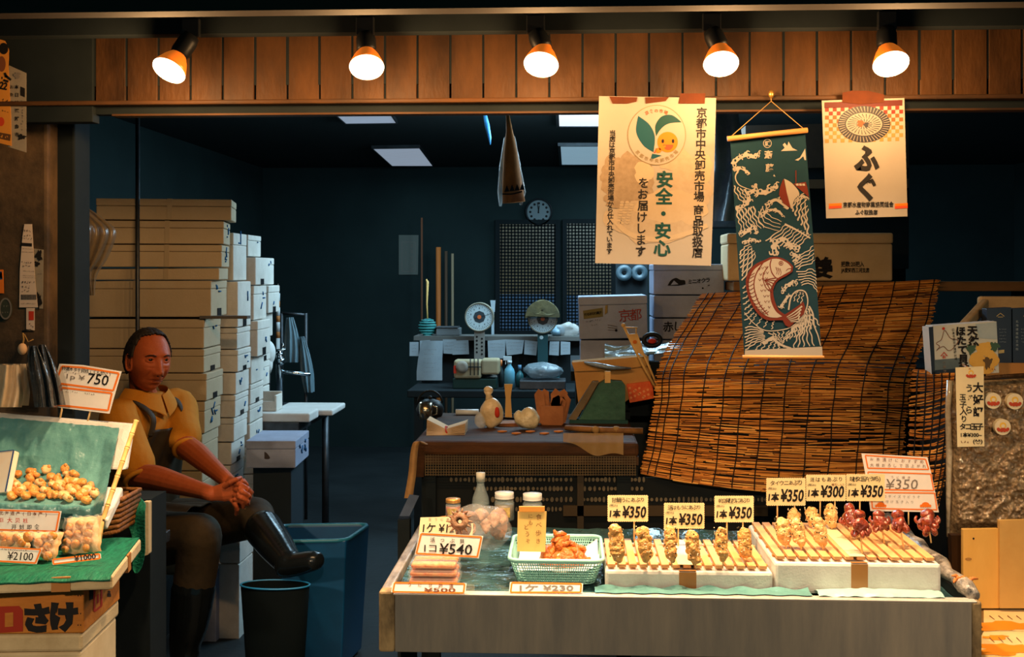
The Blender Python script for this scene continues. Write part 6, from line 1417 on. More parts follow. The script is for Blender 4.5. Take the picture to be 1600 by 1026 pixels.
# ---------------------------------------------------------------- counter under the blind and the white boxes on it
ZSC = P(960, 576, 5.0).z
r = thing('side_counter', 'dark side counter under the reed blind carrying white foam boxes', 'counter', (P(1200, 600, 5.3).x, 5.3, 0))
b = B(); b.bbox((P(892, 0, 4.86).x, 4.86, ZSC - .04), (P(1600, 0, 4.86).x, 5.8, ZSC), WOOD_BLK); b.build('counter_top', r)
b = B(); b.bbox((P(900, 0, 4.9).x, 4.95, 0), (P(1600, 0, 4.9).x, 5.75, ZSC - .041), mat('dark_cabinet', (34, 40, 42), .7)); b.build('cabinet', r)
def front_text(root, Y, fn):
    b = B(); fn(b, PL.y(Y)); b.build('lettering', root)
g = 'white foam boxes on the side counter'
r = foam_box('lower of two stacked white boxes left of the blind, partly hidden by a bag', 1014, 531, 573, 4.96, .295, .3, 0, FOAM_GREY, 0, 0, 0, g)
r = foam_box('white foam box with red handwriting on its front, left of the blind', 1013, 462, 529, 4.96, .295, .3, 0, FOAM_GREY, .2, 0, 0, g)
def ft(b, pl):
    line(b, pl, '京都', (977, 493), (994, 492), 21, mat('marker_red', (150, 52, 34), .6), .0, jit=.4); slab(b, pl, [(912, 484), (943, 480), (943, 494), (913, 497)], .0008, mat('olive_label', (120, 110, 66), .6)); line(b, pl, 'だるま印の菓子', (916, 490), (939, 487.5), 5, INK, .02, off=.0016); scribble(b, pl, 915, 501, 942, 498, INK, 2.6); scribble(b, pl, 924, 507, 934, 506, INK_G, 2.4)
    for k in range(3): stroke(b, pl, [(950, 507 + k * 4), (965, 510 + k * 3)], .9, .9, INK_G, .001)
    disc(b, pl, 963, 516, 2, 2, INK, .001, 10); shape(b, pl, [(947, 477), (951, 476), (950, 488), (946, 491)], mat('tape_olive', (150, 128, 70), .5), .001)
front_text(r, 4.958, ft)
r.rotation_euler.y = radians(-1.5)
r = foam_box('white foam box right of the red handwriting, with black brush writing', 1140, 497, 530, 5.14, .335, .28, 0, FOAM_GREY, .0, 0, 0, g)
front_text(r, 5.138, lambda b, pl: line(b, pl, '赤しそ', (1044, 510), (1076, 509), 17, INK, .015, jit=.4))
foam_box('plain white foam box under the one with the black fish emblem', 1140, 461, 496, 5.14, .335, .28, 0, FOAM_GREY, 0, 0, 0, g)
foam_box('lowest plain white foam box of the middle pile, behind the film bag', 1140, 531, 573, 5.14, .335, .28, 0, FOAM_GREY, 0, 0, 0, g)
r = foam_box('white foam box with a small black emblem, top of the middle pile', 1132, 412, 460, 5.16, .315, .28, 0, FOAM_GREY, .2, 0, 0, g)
def ft(b, pl):
    shape(b, pl, spline([(1043, 446), (1048, 438), (1056, 434), (1063, 437), (1070, 438), (1071, 444)], 5) + [(1060, 446)], INK, .001); shape(b, pl, [(1048, 445), (1053, 438), (1060, 444)], FOAM_GREY, .0015); line(b, pl, 'ミニオクラ', (1078, 440), (1106, 437), 8, INK, .02); disc(b, pl, 1098, 450, 1.4, 1.4, INK); stroke(b, pl, [(1106, 446), (1109, 445)], 1, 1, INK)
front_text(r, 5.158, ft)
b = B(); c = P(1000, 545, 4.82)
def fb(u, v):
    x = lerp(945, 1068, u); y = lerp(lerp(560, 548, u), lerp(536, 528, u) + 6 * abs(sin(u * 7)), v); return P(x, y, 4.72 + .10 * v + .02 * noise.noise(V((u * 6, v * 4, 3))))
b.grid(fb, 40, 12, mat('blue_white_film', (150, 180, 196), .2, var=(5, (84, 110, 130), .8), bump=(16, .9)), thick=.03, thick_dir=(0, 1, -.15))
b.build('film_bag', label='crumpled blue white film bag lying in front of the white boxes', cat='bag')
b = B(); b.tube([P(1019 + 13 * cos(a), 531 + 9 * sin(a), 4.74) for a in [2 * pi * k / 24 for k in range(24)]], .010, BLACK, 8, closed=True); b.build('tape_roll', label='black tape roll standing in the film bag beside the blind', cat='tape')
b = B(); c = P(1019, 533, 4.745); b.ball(c, (.018, .01, .012), RED, 10, 8); b.build('red_cap', label='small red orange cap inside the black tape roll', cat='cap')
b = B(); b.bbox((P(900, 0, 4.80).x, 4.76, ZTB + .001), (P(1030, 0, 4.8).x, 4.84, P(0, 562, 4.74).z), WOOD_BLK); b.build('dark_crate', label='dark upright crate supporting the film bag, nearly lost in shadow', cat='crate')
# hanging things under the ceiling
r = thing('hanging_noren', 'rolled tan printed cloth in clear film hanging from the ceiling by the clock', 'cloth', P(800, 322, 5.4)); Y = 5.4
b = B(); b.tube([P(793, 178, Y), P(796, 205, Y), P(798, 240, Y), P(800, 285, Y), P(803, 316, Y)], [.008, .016, .034, .046, .054], mat('tan_print_cloth', (182, 112, 54), .75, var=(14, (110, 64, 34), .9), stretch=(1, 1, .3)), 18, flat=.6, up=(0, 1, 0)); b.build('cloth_roll', r)
b = B(); pl = PL.y(Y - .036)
for k in range(4): shape(b, pl, [(788 + k * 8, 300 - k), (792 + k * 8, 289 - k), (796 + k * 8, 299 - k)], INK, .002)
stroke(b, pl, [(785, 303), (800, 303), (816, 299)], 2, 2, INK, .003); b.build('printed_band', r)
b = B(); b.tube([P(790, 215, Y), P(785, 260, Y), P(782, 300, Y), P(782, 322, Y)], [.008, .014, .015, .006], CLEAR, 10); b.tube([P(803, 214, Y), P(810, 262, Y), P(817, 300, Y), P(814, 320, Y)], [.006, .012, .014, .006], CLEAR, 10); b.build('clear_wrap', r)
b = B(); b.tube([P(793, 179, Y), V((P(793, 179, Y).x, Y, 2.32))], .004, STRING, 6); b.build('cord', r)
b = B(); Y = 5.6; b.tube([V((P(757, 172, Y).x, Y, 2.32)), P(757, 175, Y), P(761, 195, Y), P(765, 215, Y), P(766, 226, Y)], [.006, .014, .02, .014, .004], mat('blue_cloth', (20, 96, 158), .6, var=(30, (90, 160, 196), .6)), 10, flat=.6); b.build('blue_towel', label='narrow blue twisted cloth hanging from the ceiling near the tan roll', cat='cloth')
# ---------------------------------------------------------------- plank shelf, ginger box, dim cabinet on the right
ZP = P(1440, 440, 4.96).z
r = thing('plank_shelf', 'long worn plank shelf above the reed blind on the right', 'shelf', (P(1400, 440, 5).x, 5.1, 0))
b = B(); b.bbox((P(1146, 0, 4.96).x, 4.96, ZP - .04), (P(1760, 0, 4.96).x, 5.24, ZP), mat('shelf_plank', (142, 104, 62), .65, var=(8, (92, 66, 42), .9), stretch=(.3, 1, 1))); b.build('plank', r, bevel=.004)
for x in (1170, 1420, 1590):
    q = B(); c = P(x, 440, 5.1); q.bbox((c.x - .02, 5.08, ZSC + .001), (c.x + .02, 5.12, ZP - .041), WOOD_BLK); q.build('post', r)
GX = mat('ginger_foam', (214, 184, 138), .75, var=(5, (188, 158, 112), .8), bump=(120, .1))
c0, c1 = P(1137, 446, 4.99), P(1395, 446, 4.99)
r = thing('ginger_box', 'long tan foam box with black printing resting on the plank behind the wave banner', 'box', ((c0.x + c1.x) / 2, 5.1, ZP)); zt = P(0, 366, 4.99).z
b = B(); b.bbox((c0.x, 4.99, ZP + .003), (c1.x, 5.22, ZP + (zt - ZP) * .78), GX); b.build('body', r, bevel=.008)
b = B(); b.bbox((c0.x - .002, 4.988, ZP + (zt - ZP) * .785), (c1.x + .002, 5.222, zt), GX); b.build('lid', r, bevel=.008)
b = B(); pl = PL.y(4.988); line(b, pl, '生姜', (1248, 420), (1284, 418), 34, INK, .04); txt(b, pl, '把数:20把入', (1314, 408, 1350, 417), INK, .02); txt(b, pl, 'JA愛知西三河支店', (1314, 418, 1358, 427), INK, .02); b.build('lettering', r)
b = B(); pl = PL.y(5.7); slab(b, pl, [(1165, 196), (1420, 190), (1420, 262), (1165, 262)], .3, mat('lit_cabinet_wood', (84, 64, 46), .7, var=(5, (56, 46, 38), .9))); slab(b, PL.y(5.66), [(1165, 281), (1420, 279), (1420, 293), (1165, 295)], .34, mat('lit_shelf_edge', (112, 84, 58), .7)); slab(b, PL.y(5.72), [(1165, 262), (1420, 262), (1420, 420), (1165, 420)], .2, WOOD_BLK)  # lit board and shelf edge: the light is put into their lighter browns
q = P(1165, 420, 5.72); b.bbox((P(1170, 0, 5.75).x, 5.75, ZSC + .001), (P(1415, 0, 5.75).x, 5.79, q.z + .05), WOOD_BLK)
b.build('wall_cabinet', label='dim brown cabinet above the plank, behind the banner and the fish poster', cat='cabinet')
b = B(); Y = 5.35
def gb(u, v):
    q = [(1098, 168, 1152), (1102, 215, 1160), (1108, 262, 1166), (1106, 310, 1164), (1106, 345, 1160)]; i = min(3, int(v * 4)); t = v * 4 - i; a, c = q[i], q[i + 1]
    return P(lerp(lerp(a[0], c[0], t), lerp(a[2], c[2], t), u), lerp(a[1], c[1], t), Y - .05 * sin(pi * u) + .02 * sin(u * 12 + v * 5))
b.grid(gb, 24, 20, mat('grey_drape_film', (120, 132, 140), .25, var=(5, (70, 82, 92), .9), bump=(14, .8)), thick=.02, thick_dir=(0, 1, 0)); b.tube([P(1125, 170, Y), V((P(1125, 170, Y).x, Y, 2.32))], .006, STEEL_DK, 6); b.build('grey_film_bag', label='grey plastic film hanging between the safety poster and the wave banner', cat='bag')
foam_box('plain white foam box leaning out right of the safety poster, under the grey film', 1163, 311, 345, 5.5, .2, .2, 0, FOAM_GREY, 0, 0, 0, 'white foam boxes behind the posters')
b = B(); c = P(1135, 346, 5.6); b.bbox((c.x - .12, 5.48, c.z - .03), (c.x + .12, 5.72, c.z - .001), STEEL_DK)
for dx in (-.1, .1): b.bbox((c.x + dx - .012, 5.58, ZSC + .001), (c.x + dx + .012, 5.6, c.z - .03), STEEL_DK)
b.build('rack', label='slim dark rack holding the white box right of the safety poster', cat='rack')

# ---------------------------------------------------------------- reed blinds
REED = [mat('reed_%d' % k, c, .5, var=(90, d, .8), stretch=(.15, 1, 1)) for k, (c, d) in enumerate((((246, 170, 80), (216, 134, 54)), ((228, 148, 64), (188, 110, 44)), ((198, 122, 54), (150, 88, 38)), ((252, 190, 100), (232, 154, 70)), ((140, 84, 40), (100, 60, 28))))]
CORD = mat('dark_cord', (28, 24, 22), .8)
def quad3(a, m, c, u): return a * (2 * (u - .5) * (u - 1)) + m * (4 * u * (1 - u)) + c * (2 * u * (u - .5))
def blind(name, lab, left, mid, right, rows, cords, jit, rr, pieces, group=None, frill=.012):
    Lc = [V(p) for p in spline([tuple(P(*p)) for p in left], 12)]; Mc = [V(p) for p in spline([tuple(P(*p)) for p in mid], 12)]; Rc = [V(p) for p in spline([tuple(P(*p)) for p in right], 12)]
    n = len(Lc) - 1
    def S(u, v):
        t = max(0, min(.9999, v)) * n; i = int(t); f = t - i
        return quad3(lerp(Lc[i], Lc[i + 1], f), lerp(Mc[i], Mc[i + 1], f), lerp(Rc[i], Rc[i + 1], f), u)
    o = S(.5, 1); r = thing(name, lab, 'blind', o, group)
    rnd = random.Random(len(lab)); b = B()
    for j in range(rows):
        v = (j + .5) / rows; u = -rnd.uniform(0, frill)
        while u < 1:
            w = rnd.uniform(.10, .30) if pieces else 2; e = min(1 + rnd.uniform(-.001, frill), u + w); m = REED[rnd.choices(range(5), (5, 6, 5, 2, 3))[0]]
            if e > .96: e = 1 + rnd.uniform(-.004, frill)
            k = max(2, int((e - u) / .055)); dv = rnd.uniform(-jit, jit) / rows; dv2 = rnd.uniform(-jit, jit) / rows
            pts = [S(lerp(u, e, i / k), v + lerp(dv, dv2, i / k) + .10 / rows * sin(i * 2.1 + j)) for i in range(k + 1)]
            b.tube(pts, rr * rnd.uniform(.75, 1.15), m, 4, cap=True, smooth=False); u = e + rnd.uniform(.0, .004)
    b.build('reeds', r)
    b = B()
    for c in cords:
        pts = [S(c + .002 * sin(k * .5 + c * 20), k / 60) for k in range(61)]; nrm = (S(c + .01, .5) - S(c, .5)).cross(S(c, .51) - S(c, .5)).normalized()
        if nrm.y > 0: nrm = -nrm
        b.tube([p + nrm * (rr + .0012) for p in pts], .0022, CORD, 5)
    b.build('cords', r)
    return r
blind('reed_blind', 'large reed blind draped over the case in the middle right, under the wave banner',
      [(1098, 459, 4.96), (1072, 500, 4.85), (1050, 534, 4.74), (1030, 578, 4.36), (1024, 630, 4.25), (1014, 690, 4.14), (1003, 740, 4.06)],
      [(1272, 448, 4.95), (1252, 492, 4.84), (1238, 528, 4.72), (1217, 574, 4.34), (1210, 630, 4.22), (1204, 705, 4.09), (1198, 768, 3.98)],
      [(1465, 437, 4.94), (1458, 482, 4.83), (1447, 522, 4.70), (1424, 580, 4.31), (1416, 634, 4.2), (1410, 706, 4.06), (1402, 766, 3.98)],
      215, [.025, .055, .115, .205, .29, .365, .45, .54, .635, .73, .835, .93, .985], 1.3, .0024, True)
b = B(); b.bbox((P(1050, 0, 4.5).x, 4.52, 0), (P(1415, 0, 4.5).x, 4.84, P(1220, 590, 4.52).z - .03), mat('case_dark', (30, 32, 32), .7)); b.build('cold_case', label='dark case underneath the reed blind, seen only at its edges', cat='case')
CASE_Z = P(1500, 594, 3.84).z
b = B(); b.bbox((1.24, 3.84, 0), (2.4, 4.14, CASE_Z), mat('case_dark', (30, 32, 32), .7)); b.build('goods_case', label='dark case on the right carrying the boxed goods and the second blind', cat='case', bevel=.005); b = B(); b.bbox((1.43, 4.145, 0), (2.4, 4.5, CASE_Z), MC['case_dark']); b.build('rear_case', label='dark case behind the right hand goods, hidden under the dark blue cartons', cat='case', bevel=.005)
blind('reed_blind', 'smaller reed blind wrapped over the case corner beside the foil bag',
      [(1432, 578, 4.02), (1428, 582, 3.90), (1424, 622, 3.80), (1422, 680, 3.78), (1420, 740, 3.76), (1417, 795, 3.74)],
      [(1462, 578, 4.0), (1462, 584, 3.86), (1462, 616, 3.78), (1458, 680, 3.74), (1452, 740, 3.72), (1445, 795, 3.71)],
      [(1496, 578, 3.98), (1496, 584, 3.84), (1492, 608, 3.76), (1486, 670, 3.74), (1478, 735, 3.72), (1466, 790, 3.71)],
      86, [.1, .28, .46, .64, .82, .95], 1.6, .0024, False, frill=.05)
# ---------------------------------------------------------------- goods on the right hand case
Y = 3.86; r = thing('scallop_gift_box', 'boxed dried scallops with a coast map and yellow scallops, standing on the right case', 'box', P(1505, 590, Y + .05)); pl = PL.y(Y)
SKY = mat('box_sky', (206, 204, 186), .5, var=(9, (186, 190, 184), .8)); SEA = mat('box_sea', (96, 112, 116), .5, var=(9, (60, 78, 88), .8)); NAVY = mat('box_navy', (22, 40, 58), .5)
b = B(); slab(b, pl, [(1457, 509), (1557, 502), (1561, 582), (1461, 588)], .075, SKY, m_edge=PAPER); b.build('carton', r, bevel=.0015)
b = B(); slab(b, PL.y(Y - .0005), [(1451, 511), (1458, 510), (1462, 588), (1456, 586)], .07, NAVY, m_edge=PAPER); b.build('side_panel', r)
b = B(); pl = PL.y(Y - .001)
shape(b, pl, [(1460, 562), (1500, 559), (1500, 585), (1461, 587)], SEA, .0004); shape(b, pl, [(1461, 578), (1500, 575), (1500, 585), (1461, 588)], NAVY, .0006); shape(b, pl, [(1524, 506), (1557, 503), (1558, 530), (1530, 528)], mat('box_blue_sky', (150, 170, 178), .5, var=(7, (190, 196, 190), .8)), .0004)
SCP = mat('scallop_yellow', (226, 178, 84), .5, var=(16, (206, 152, 56), .7))
for k, (x, y, rx, ry) in enumerate(((1541, 545, 16, 11), (1527, 562, 13, 12), (1549, 562, 12, 12), (1538, 576, 16, 8))): blob(b, pl, x, y, rx, ry, SCP, .0008 + k * .0002, 30 + k, .08)
for k, (x, y) in enumerate(((1517, 545), (1554, 541))): blob(b, pl, x, y, 7, 7, mat('leaf_green', (62, 92, 72), .5), .0018, 40 + k, .35)
blob(b, pl, 1543, 566, 6, 9, mat('seaweed_brown', (96, 74, 44), .5), .002, 44, .4)
stroke(b, pl, [(1463, 548), (1468, 541), (1463, 536), (1471, 530), (1476, 516), (1485, 528), (1497, 532), (1488, 545), (1481, 547), (1474, 541), (1464, 546)], .9, .9, INK_BR, .001)
disc(b, pl, 1474, 513, 2.2, 2.2, RED, .002, 14); line(b, pl, '天然', (1519, 516), (1521, 532), 16, INK, .045, off=.003); line(b, pl, 'ほたて貝柱', (1501, 517), (1506, 575), 15.5, INK, .045, off=.003); line(b, pl, '日本名産北海道噴火湾', (1489, 515), (1493, 560), 4.6, INK, .01, off=.003)
stroke(b, pl, [(1470, 556), (1475, 550), (1480, 556)], 1.4, 1.4, RED, .002, smooth=False); line(b, pl, 'お ', (1475, 557), (1475, 557), 6, RED, .03, off=.003); line(b, pl, '小樽港', (1475, 566), (1476, 580), 5, INK_G, .01, off=.003); scribble(b, pl, 1544, 577, 1556, 576, RED, 3, .003)
b.build('printed_face', r)
DB = mat('dark_blue_carton', (20, 46, 70), .4, var=(6, (14, 34, 54), .7)); GOLD = mat('gold_print', (206, 176, 110), .4, .4); LG = mat('pale_print', (160, 176, 184), .5)
for k, (x0, x1, l) in enumerate(((1542, 1580, 'dark blue carton with a gold roof mark, left of two behind the scallop box'), (1582, 1624, 'dark blue carton at the picture edge, right of its twin'))):
    Y = 4.06; pl = PL.y(Y); zb = P(1560, 564, Y); r = thing('blue_carton', l, 'box', P((x0 + x1) / 2, 583, Y), 'dark blue cartons on the right case'); b = B(); slab(b, pl, [(x0, 482), (x1, 480), (x1 + 1, 580), (x0 + 1, 582)], .05, DB); b.build('carton', r, bevel=.002)
    b = B(); c = (x0 + x1) / 2 + 2; stroke(b, pl, [(c - 6, 494), (c, 489), (c + 6, 494)], 1, 1, GOLD, .001, smooth=False); stroke(b, pl, [(c - 4, 495), (c + 4, 495)], .8, .8, GOLD, .001)
    for j in range(5): scribble(b, pl, c - 10 if k else c - 2, 514 + j * 5, c + 9, 514 + j * 5, LG, 2, .001, j)
    line(b, pl, '北海道産帆立貝柱', (c - 12 if not k else c - 16, 502), (c - 12 if not k else c - 16, 545), 4.4, LG, 0); shape(b, pl, [(c - 3, 547), (c + 6, 546), (c + 6, 551), (c - 3, 552)], GOLD, .001)
    b.build('printing', r)
r = thing('open_carton', 'low tan open carton on the right case holding the dark blue cartons', 'box', P(1590, 592, 3.99)); Y = 3.99; TC = mat('tan_box', (206, 144, 78), .7, var=(6, (180, 118, 56), .8)); x0, x1 = P(1540, 0, Y).x, 2.0; zt = P(0, 561, Y).z
b = B(); b.bbox((x0, Y, CASE_Z + .001), (x1, Y + .01, zt), TC); b.bbox((x0, Y, CASE_Z + .001), (x0 + .008, Y + .2, zt), TC); b.bbox((x0, Y + .19, CASE_Z + .001), (x1, Y + .2, zt), TC); b.bbox((x0, Y, CASE_Z + .001), (x1, Y + .2, CASE_Z + .006), TC); b.build('walls', r)
r = thing('foam_crate', 'open white foam crate rim rising behind the dark blue cartons', 'crate', (P(1580, 480, 4.3).x, 4.3, CASE_Z)); FO = mat('tan_foam', (196, 164, 116), .75, var=(8, (160, 130, 90), .8))
b = B(); Y = 4.26; c = P(1530, 468, Y); x0 = c.x; b.bbox((x0, Y, c.z - .045), (2.2, Y + .03, c.z + .012), FO); b.build('rim_board', r, bevel=.01)
b = B(); a = P(1496, 505, 3.98); d = P(1532, 470, Y)
b.hexa([a + V((0, 0, -.03)), a + V((.03, 0, -.03)), d + V((.03, 0, -.035)), d + V((0, 0, -.035)), a, a + V((.03, 0, 0)), d + V((.03, 0, .008)), d + V((0, 0, .008))], FO); b.build('side_board', r, bevel=.006)
b = B(); b.bbox((x0 + .01, Y + .005, CASE_Z + .001), (2.2, Y + .03, c.z - .046), WOOD_BLK); b.build('back_board', r)
# foil bag, its sign and stickers
r = thing('foil_bag', 'huge crinkled clear bag of brown flakes leaning on the right case', 'bag', P(1545, 836, 3.66)); Y = 3.66
def fo(u, v):
    x = lerp(lerp(1486, 1484, v), 1660, u); y = lerp(lerp(596, 588, u), lerp(836, 826, u), v); n = noise.noise(V((u * 9, v * 13, 0))) * .014 + noise.noise(V((u * 26, v * 38, 4))) * .010 + noise.noise(V((u * 60, v * 84, 7))) * .005
    e = min(u * 12, 1) * min(v * 14, 1) * min((1 - v) * 14, 1); return P(x, y, Y + .03 - (.045 + n) * e)
b = B(); b.grid(fo, 120, 150, mat('brown_flake_film', (190, 164, 124), .14, .25, var=(46, (104, 74, 44), .95), bump=(60, 1.0), coat=.8, spec=.8)); b.build('bag_front', r)
b = B(); b.grid(lambda u, v: P(lerp(1484, 1660, 1 - u), lerp(594, 834, v), Y + .045 + .03 * sin(pi * u) * sin(pi * v)), 20, 20, MC['brown_flake_film']); b.build('bag_back', r)
b = B(); b.tube([P(1484, 594, Y + .03), P(1481, 640, Y + .02), P(1483, 700, Y + .024), P(1482, 770, Y + .02), P(1481, 838, Y + .026)], [.014, .012, .014, .011, .006], mat('shiny_seam', (206, 190, 160), .12, alpha=.8, bump=(40, .9), coat=1), 10, flat=.7); b.build('side_seam', r)
b = B(); b.tube([P(1494, 590, Y - .0), P(1520, 592, Y + .0), P(1560, 588, Y), P(1620, 584, Y)], [.012, .008, .010, .009], mat('burnt_edge', (96, 66, 36), .5, var=(40, (40, 28, 18), .9), bump=(60, .8)), 8, flat=.6); b.build('top_seam', r)
YEL = mat('sticker_yellow', (238, 190, 66), .5); CRM = mat('sticker_cream', (228, 214, 178), .5); RBR = mat('sticker_red', (188, 70, 40), .5)
def sticker_art(b, pl, cx, cy, s, off=.001, base=True):
    if base: disc(b, pl, cx, cy, 12.5 * s, 12.5 * s, CRM, off, 28)
    disc(b, pl, cx, cy - 2.6 * s, 5 * s, 5 * s, YEL, off + .0004, 20); disc(b, pl, cx, cy - 1.8 * s, 3 * s, 3 * s, CRM, off + .0008, 14)
    for k in range(6): a = pi * k / 5; disc(b, pl, cx - 7.5 * s * cos(a), cy + (3 + 2.4 * sin(a)) * s, 2.5 * s, 2.6 * s, RBR, off + .001 + k * 1e-5, 10)
    disc(b, pl, cx, cy + 3.5 * s, 5 * s, 2.6 * s, RBR, off + .0012, 12)
for x, y, l in ((1552, 626, 'round red and yellow sticker on the foil bag, nearest the handwritten sign'), (1586, 627, 'round red and yellow sticker on the foil bag, at the picture edge'), (1567, 667, 'round red and yellow sticker lower on the foil bag')):
    pl = PL.y(Y - .040); b = B(); slab(b, pl, [(x + 12.5 * cos(2 * pi * k / 28), y + 12.5 * sin(2 * pi * k / 28)) for k in range(28)], .022, CRM); sticker_art(b, pl, x, y, 1, base=False); b.build('round_sticker', label=l, cat='sticker', group='round stickers on the foil bag')
pl = PL.y(Y - .05); r = thing('handwritten_sign', 'tall cream sign with brush writing hung over the corner of the foil bag', 'sign', pl.at(1516, 697)); b = B(); slab(b, pl, [(1493, 574), (1537, 572), (1538, 697), (1496, 698)], .0012, CREAM)
sticker_art(b, pl, 1517, 584, .8, base=False); line(b, pl, '大好評', (1528, 605), (1528, 643), 17, INK, .03, jit=.3); line(b, pl, 'うずら', (1514, 606), (1514, 640), 13.5, INK, .02, jit=.3); line(b, pl, '玉子入り', (1504, 620), (1506, 654), 11.5, INK, .02, jit=.3)
line(b, pl, 'タコ玉子', (1504, 666), (1531, 666), 11, INK, .03, jit=.2); txt(b, pl, '1本¥300~', (1501, 675, 1534, 683), INK, .03); scribble(b, pl, 1501, 690, 1514, 690, INK_BR, 4); txt(b, pl, '(^^)', (1520, 686, 1535, 694), INK, .03); stroke(b, pl, [(1525, 691), (1528, 693), (1531, 691)], .8, .8, INK, .002); b.build('card', r)
q = B(); t = pl.at(1515, 577); q.tube([t, t + V((0, .06, .01))], .004, TAPE, 6); q.build('tape_tab', r)
# low stand with boards and flyers
ZLOW = P(1560, 951, 3.5).z
b = B(); b.bbox((P(1540, 0, 3.06).x, 3.06, 0), (2.4, 3.8, ZLOW - .006), mat('low_stand', (120, 90, 50), .7)); b.build('low_stand', label='low wooden stand at the bottom right beside the display counter', cat='stand')
MATM = mat('straw_flyer', (236, 206, 146), .6, var=(7, (222, 184, 116), .7)); rnd = random.Random(12)
for k, (px, m, l) in enumerate(((((1537, 952), (1700, 952), (1700, 985), (1537, 985)), MATM, 'cream sheet at the back of the low stand'), (((1537, 986), (1700, 985), (1700, 1045), (1537, 1045)), MATM, 'cream and orange sheet at the front of the low stand'))):
    b = B(); q = [PZ(x, max(y, 952), ZLOW - .005 + .002 * k) for x, y in px]; q = [V((p.x, max(p.y, 3.07), p.z)) for p in q]; b.hexa([p - V((0, 0, .0008)) for p in q][::-1] + [p for p in q][::-1], m) if False else b.add(q + [p - V((0, 0, .0015)) for p in q], [(3, 2, 1, 0), (4, 5, 6, 7), (0, 1, 5, 4), (1, 2, 6, 5), (2, 3, 7, 6), (3, 0, 4, 7)], m)
    FLO = mat('flyer_orange', (232, 140, 30), .6); zz = PL((0, 0, ZLOW - .005 + .002 * k), (0, 0, 1))
    if k == 0: blob(b, zz, 1575, 978, 52, 7, FLO, .001, 3, .3)
    else: blob(b, zz, 1572, 1015, 48, 9, FLO, .001, 4, .35); blob(b, zz, 1556, 996, 18, 4, FLO, .001, 5, .3)
    for j in range(5): stroke(b, zz, [(1546 + j * 14, 962 + k * 34), (1554 + j * 14, 968 + k * 36)], 1.4, .8, INK_BR, .0012)
    b.build('flyer', label=l, cat='paper')
BD = mat('yellow_board', (224, 176, 92), .55, var=(7, (206, 154, 70), .8), stretch=(1, 1, .3))
pl = PL.y(3.5); b = B(); slab(b, pl, [(1505, 827), (1561, 826), (1561, 950), (1505, 950)], .02, BD); disc(b, pl, 1521, 841, 1.6, 1.8, INK, .001, 10); ring(b, pl, 1513, 873, 5, 1.8, 1.0, INK_BR, .001, 16); b.build('narrow_board', label='narrow yellowish board with a nail hole below the foil bag', cat='board', bevel=.002)
b = B(); slab(b, PL.y(3.49), [(1562, 813), (1680, 811), (1680, 950), (1562, 950)], .02, mat('tan_board', (206, 164, 94), .6, var=(9, (190, 146, 78), .7))); b.build('wide_board', label='wide tan board at the picture edge below the foil bag', cat='board', bevel=.002)
b = B(); slab(b, PL.y(3.62), [(1486, 836), (1506, 836), (1504, 905), (1488, 905)], .03, WOOD_DK); q = P(1495, 905, 3.62); b.bbox((q.x - .018, 3.62, ZLOW), (q.x + .018, 3.65, q.z + .02), WOOD_DK); b.build('post', label='short dark wooden post between the foil bag and the counter end', cat='post')
# ---------------------------------------------------------------- stall at the left foreground
def rbox(b, c, ex, ey, w, d, z0, z1, m):     # c = front right bottom corner
    q = lambda x, y, z: V((c.x, c.y, 0)) + ex * x + ey * y + V((0, 0, z))
    b.hexa([q(x, y, z) for z in (z0, z1) for x, y in ((-w, 0), (0, 0), (0, d), (-w, d))], m)
def axes(deg): a = radians(deg); return V((cos(a), sin(a), 0)), V((-sin(a), cos(a), 0))
SY = 2.80; sc = P(176, 899, SY); ZM = sc.z; ex, ey = axes(11)
th = ZM - P(176, 921, SY).z
r = thing('foam_slab', 'thick white foam slab with brown tape carrying the green mat at the left', 'slab', sc + V((-.2, .2, -th)))
b = B(); rbox(b, sc, ex, ey, .7, .40, ZM - th, ZM, FOAM_OLD); b.build('slab', r, bevel=.006)
b = B(); q = lambda x, y, z: V((sc.x, sc.y, 0)) + ex * x + ey * y + V((0, 0, z)); b.hexa([q(x, y, z) for z in (ZM - th, ZM + .001) for x, y in ((-.145, -.0015), (-.10, -.0015), (-.10, .01), (-.145, .01))], TAPE); b.hexa([q(x, y, z) for z in (ZM - th - .01, ZM + .001) for x, y in ((-.01, .20), (.0015, .20), (.0015, .24), (-.01, .24))], TAPE); b.build('tape', r)
c2 = P(131, 919, 2.84); ex2, ey2 = axes(5); zt = ZM - th - .002; zb = P(131, 989, 2.84).z
CR = mat('crate_wood', (196, 128, 52), .65, var=(9, (150, 88, 32), .9), stretch=(.25, 1, 1), bump=(50, .25))
r = thing('wooden_crate', 'orange brown wooden crate lettered in black, under the foam slab at the left', 'crate', c2 + V((-.2, .15, zb - c2.z)))
b = B(); rbox(b, c2, ex2, ey2, .62, .30, zb, zt, CR); b.build('crate_body', r, bevel=.004)
pl = PL(c2, -ey2); b = B(); CRED = mat('crate_red', (150, 46, 28), .7)
shape(b, pl, [(-30, 948), (30, 946), (36, 953), (36, 986), (-30, 990)], CRED, .001); shape(b, pl, [(8, 957), (21, 956), (21, 978), (8, 979)], CR, .0016); line(b, pl, 'さけ', (58, 965), (100, 962), 46, INK, .075, off=.0016)
for x in (122, 126): 
    for y in (930, 958, 976): disc(b, pl, x, y, .9, 1.1, INK, .001, 8)
b.build('lettering', r)
pl = PL(c2, ex2); b = B()
for (x0, x1, y0, y1) in ((139, 145, 921, 938),): shape(b, pl, [(x0, y0), (x1, y0 - 3), (x1, y1 - 3), (x0, y1)], INK, .001)
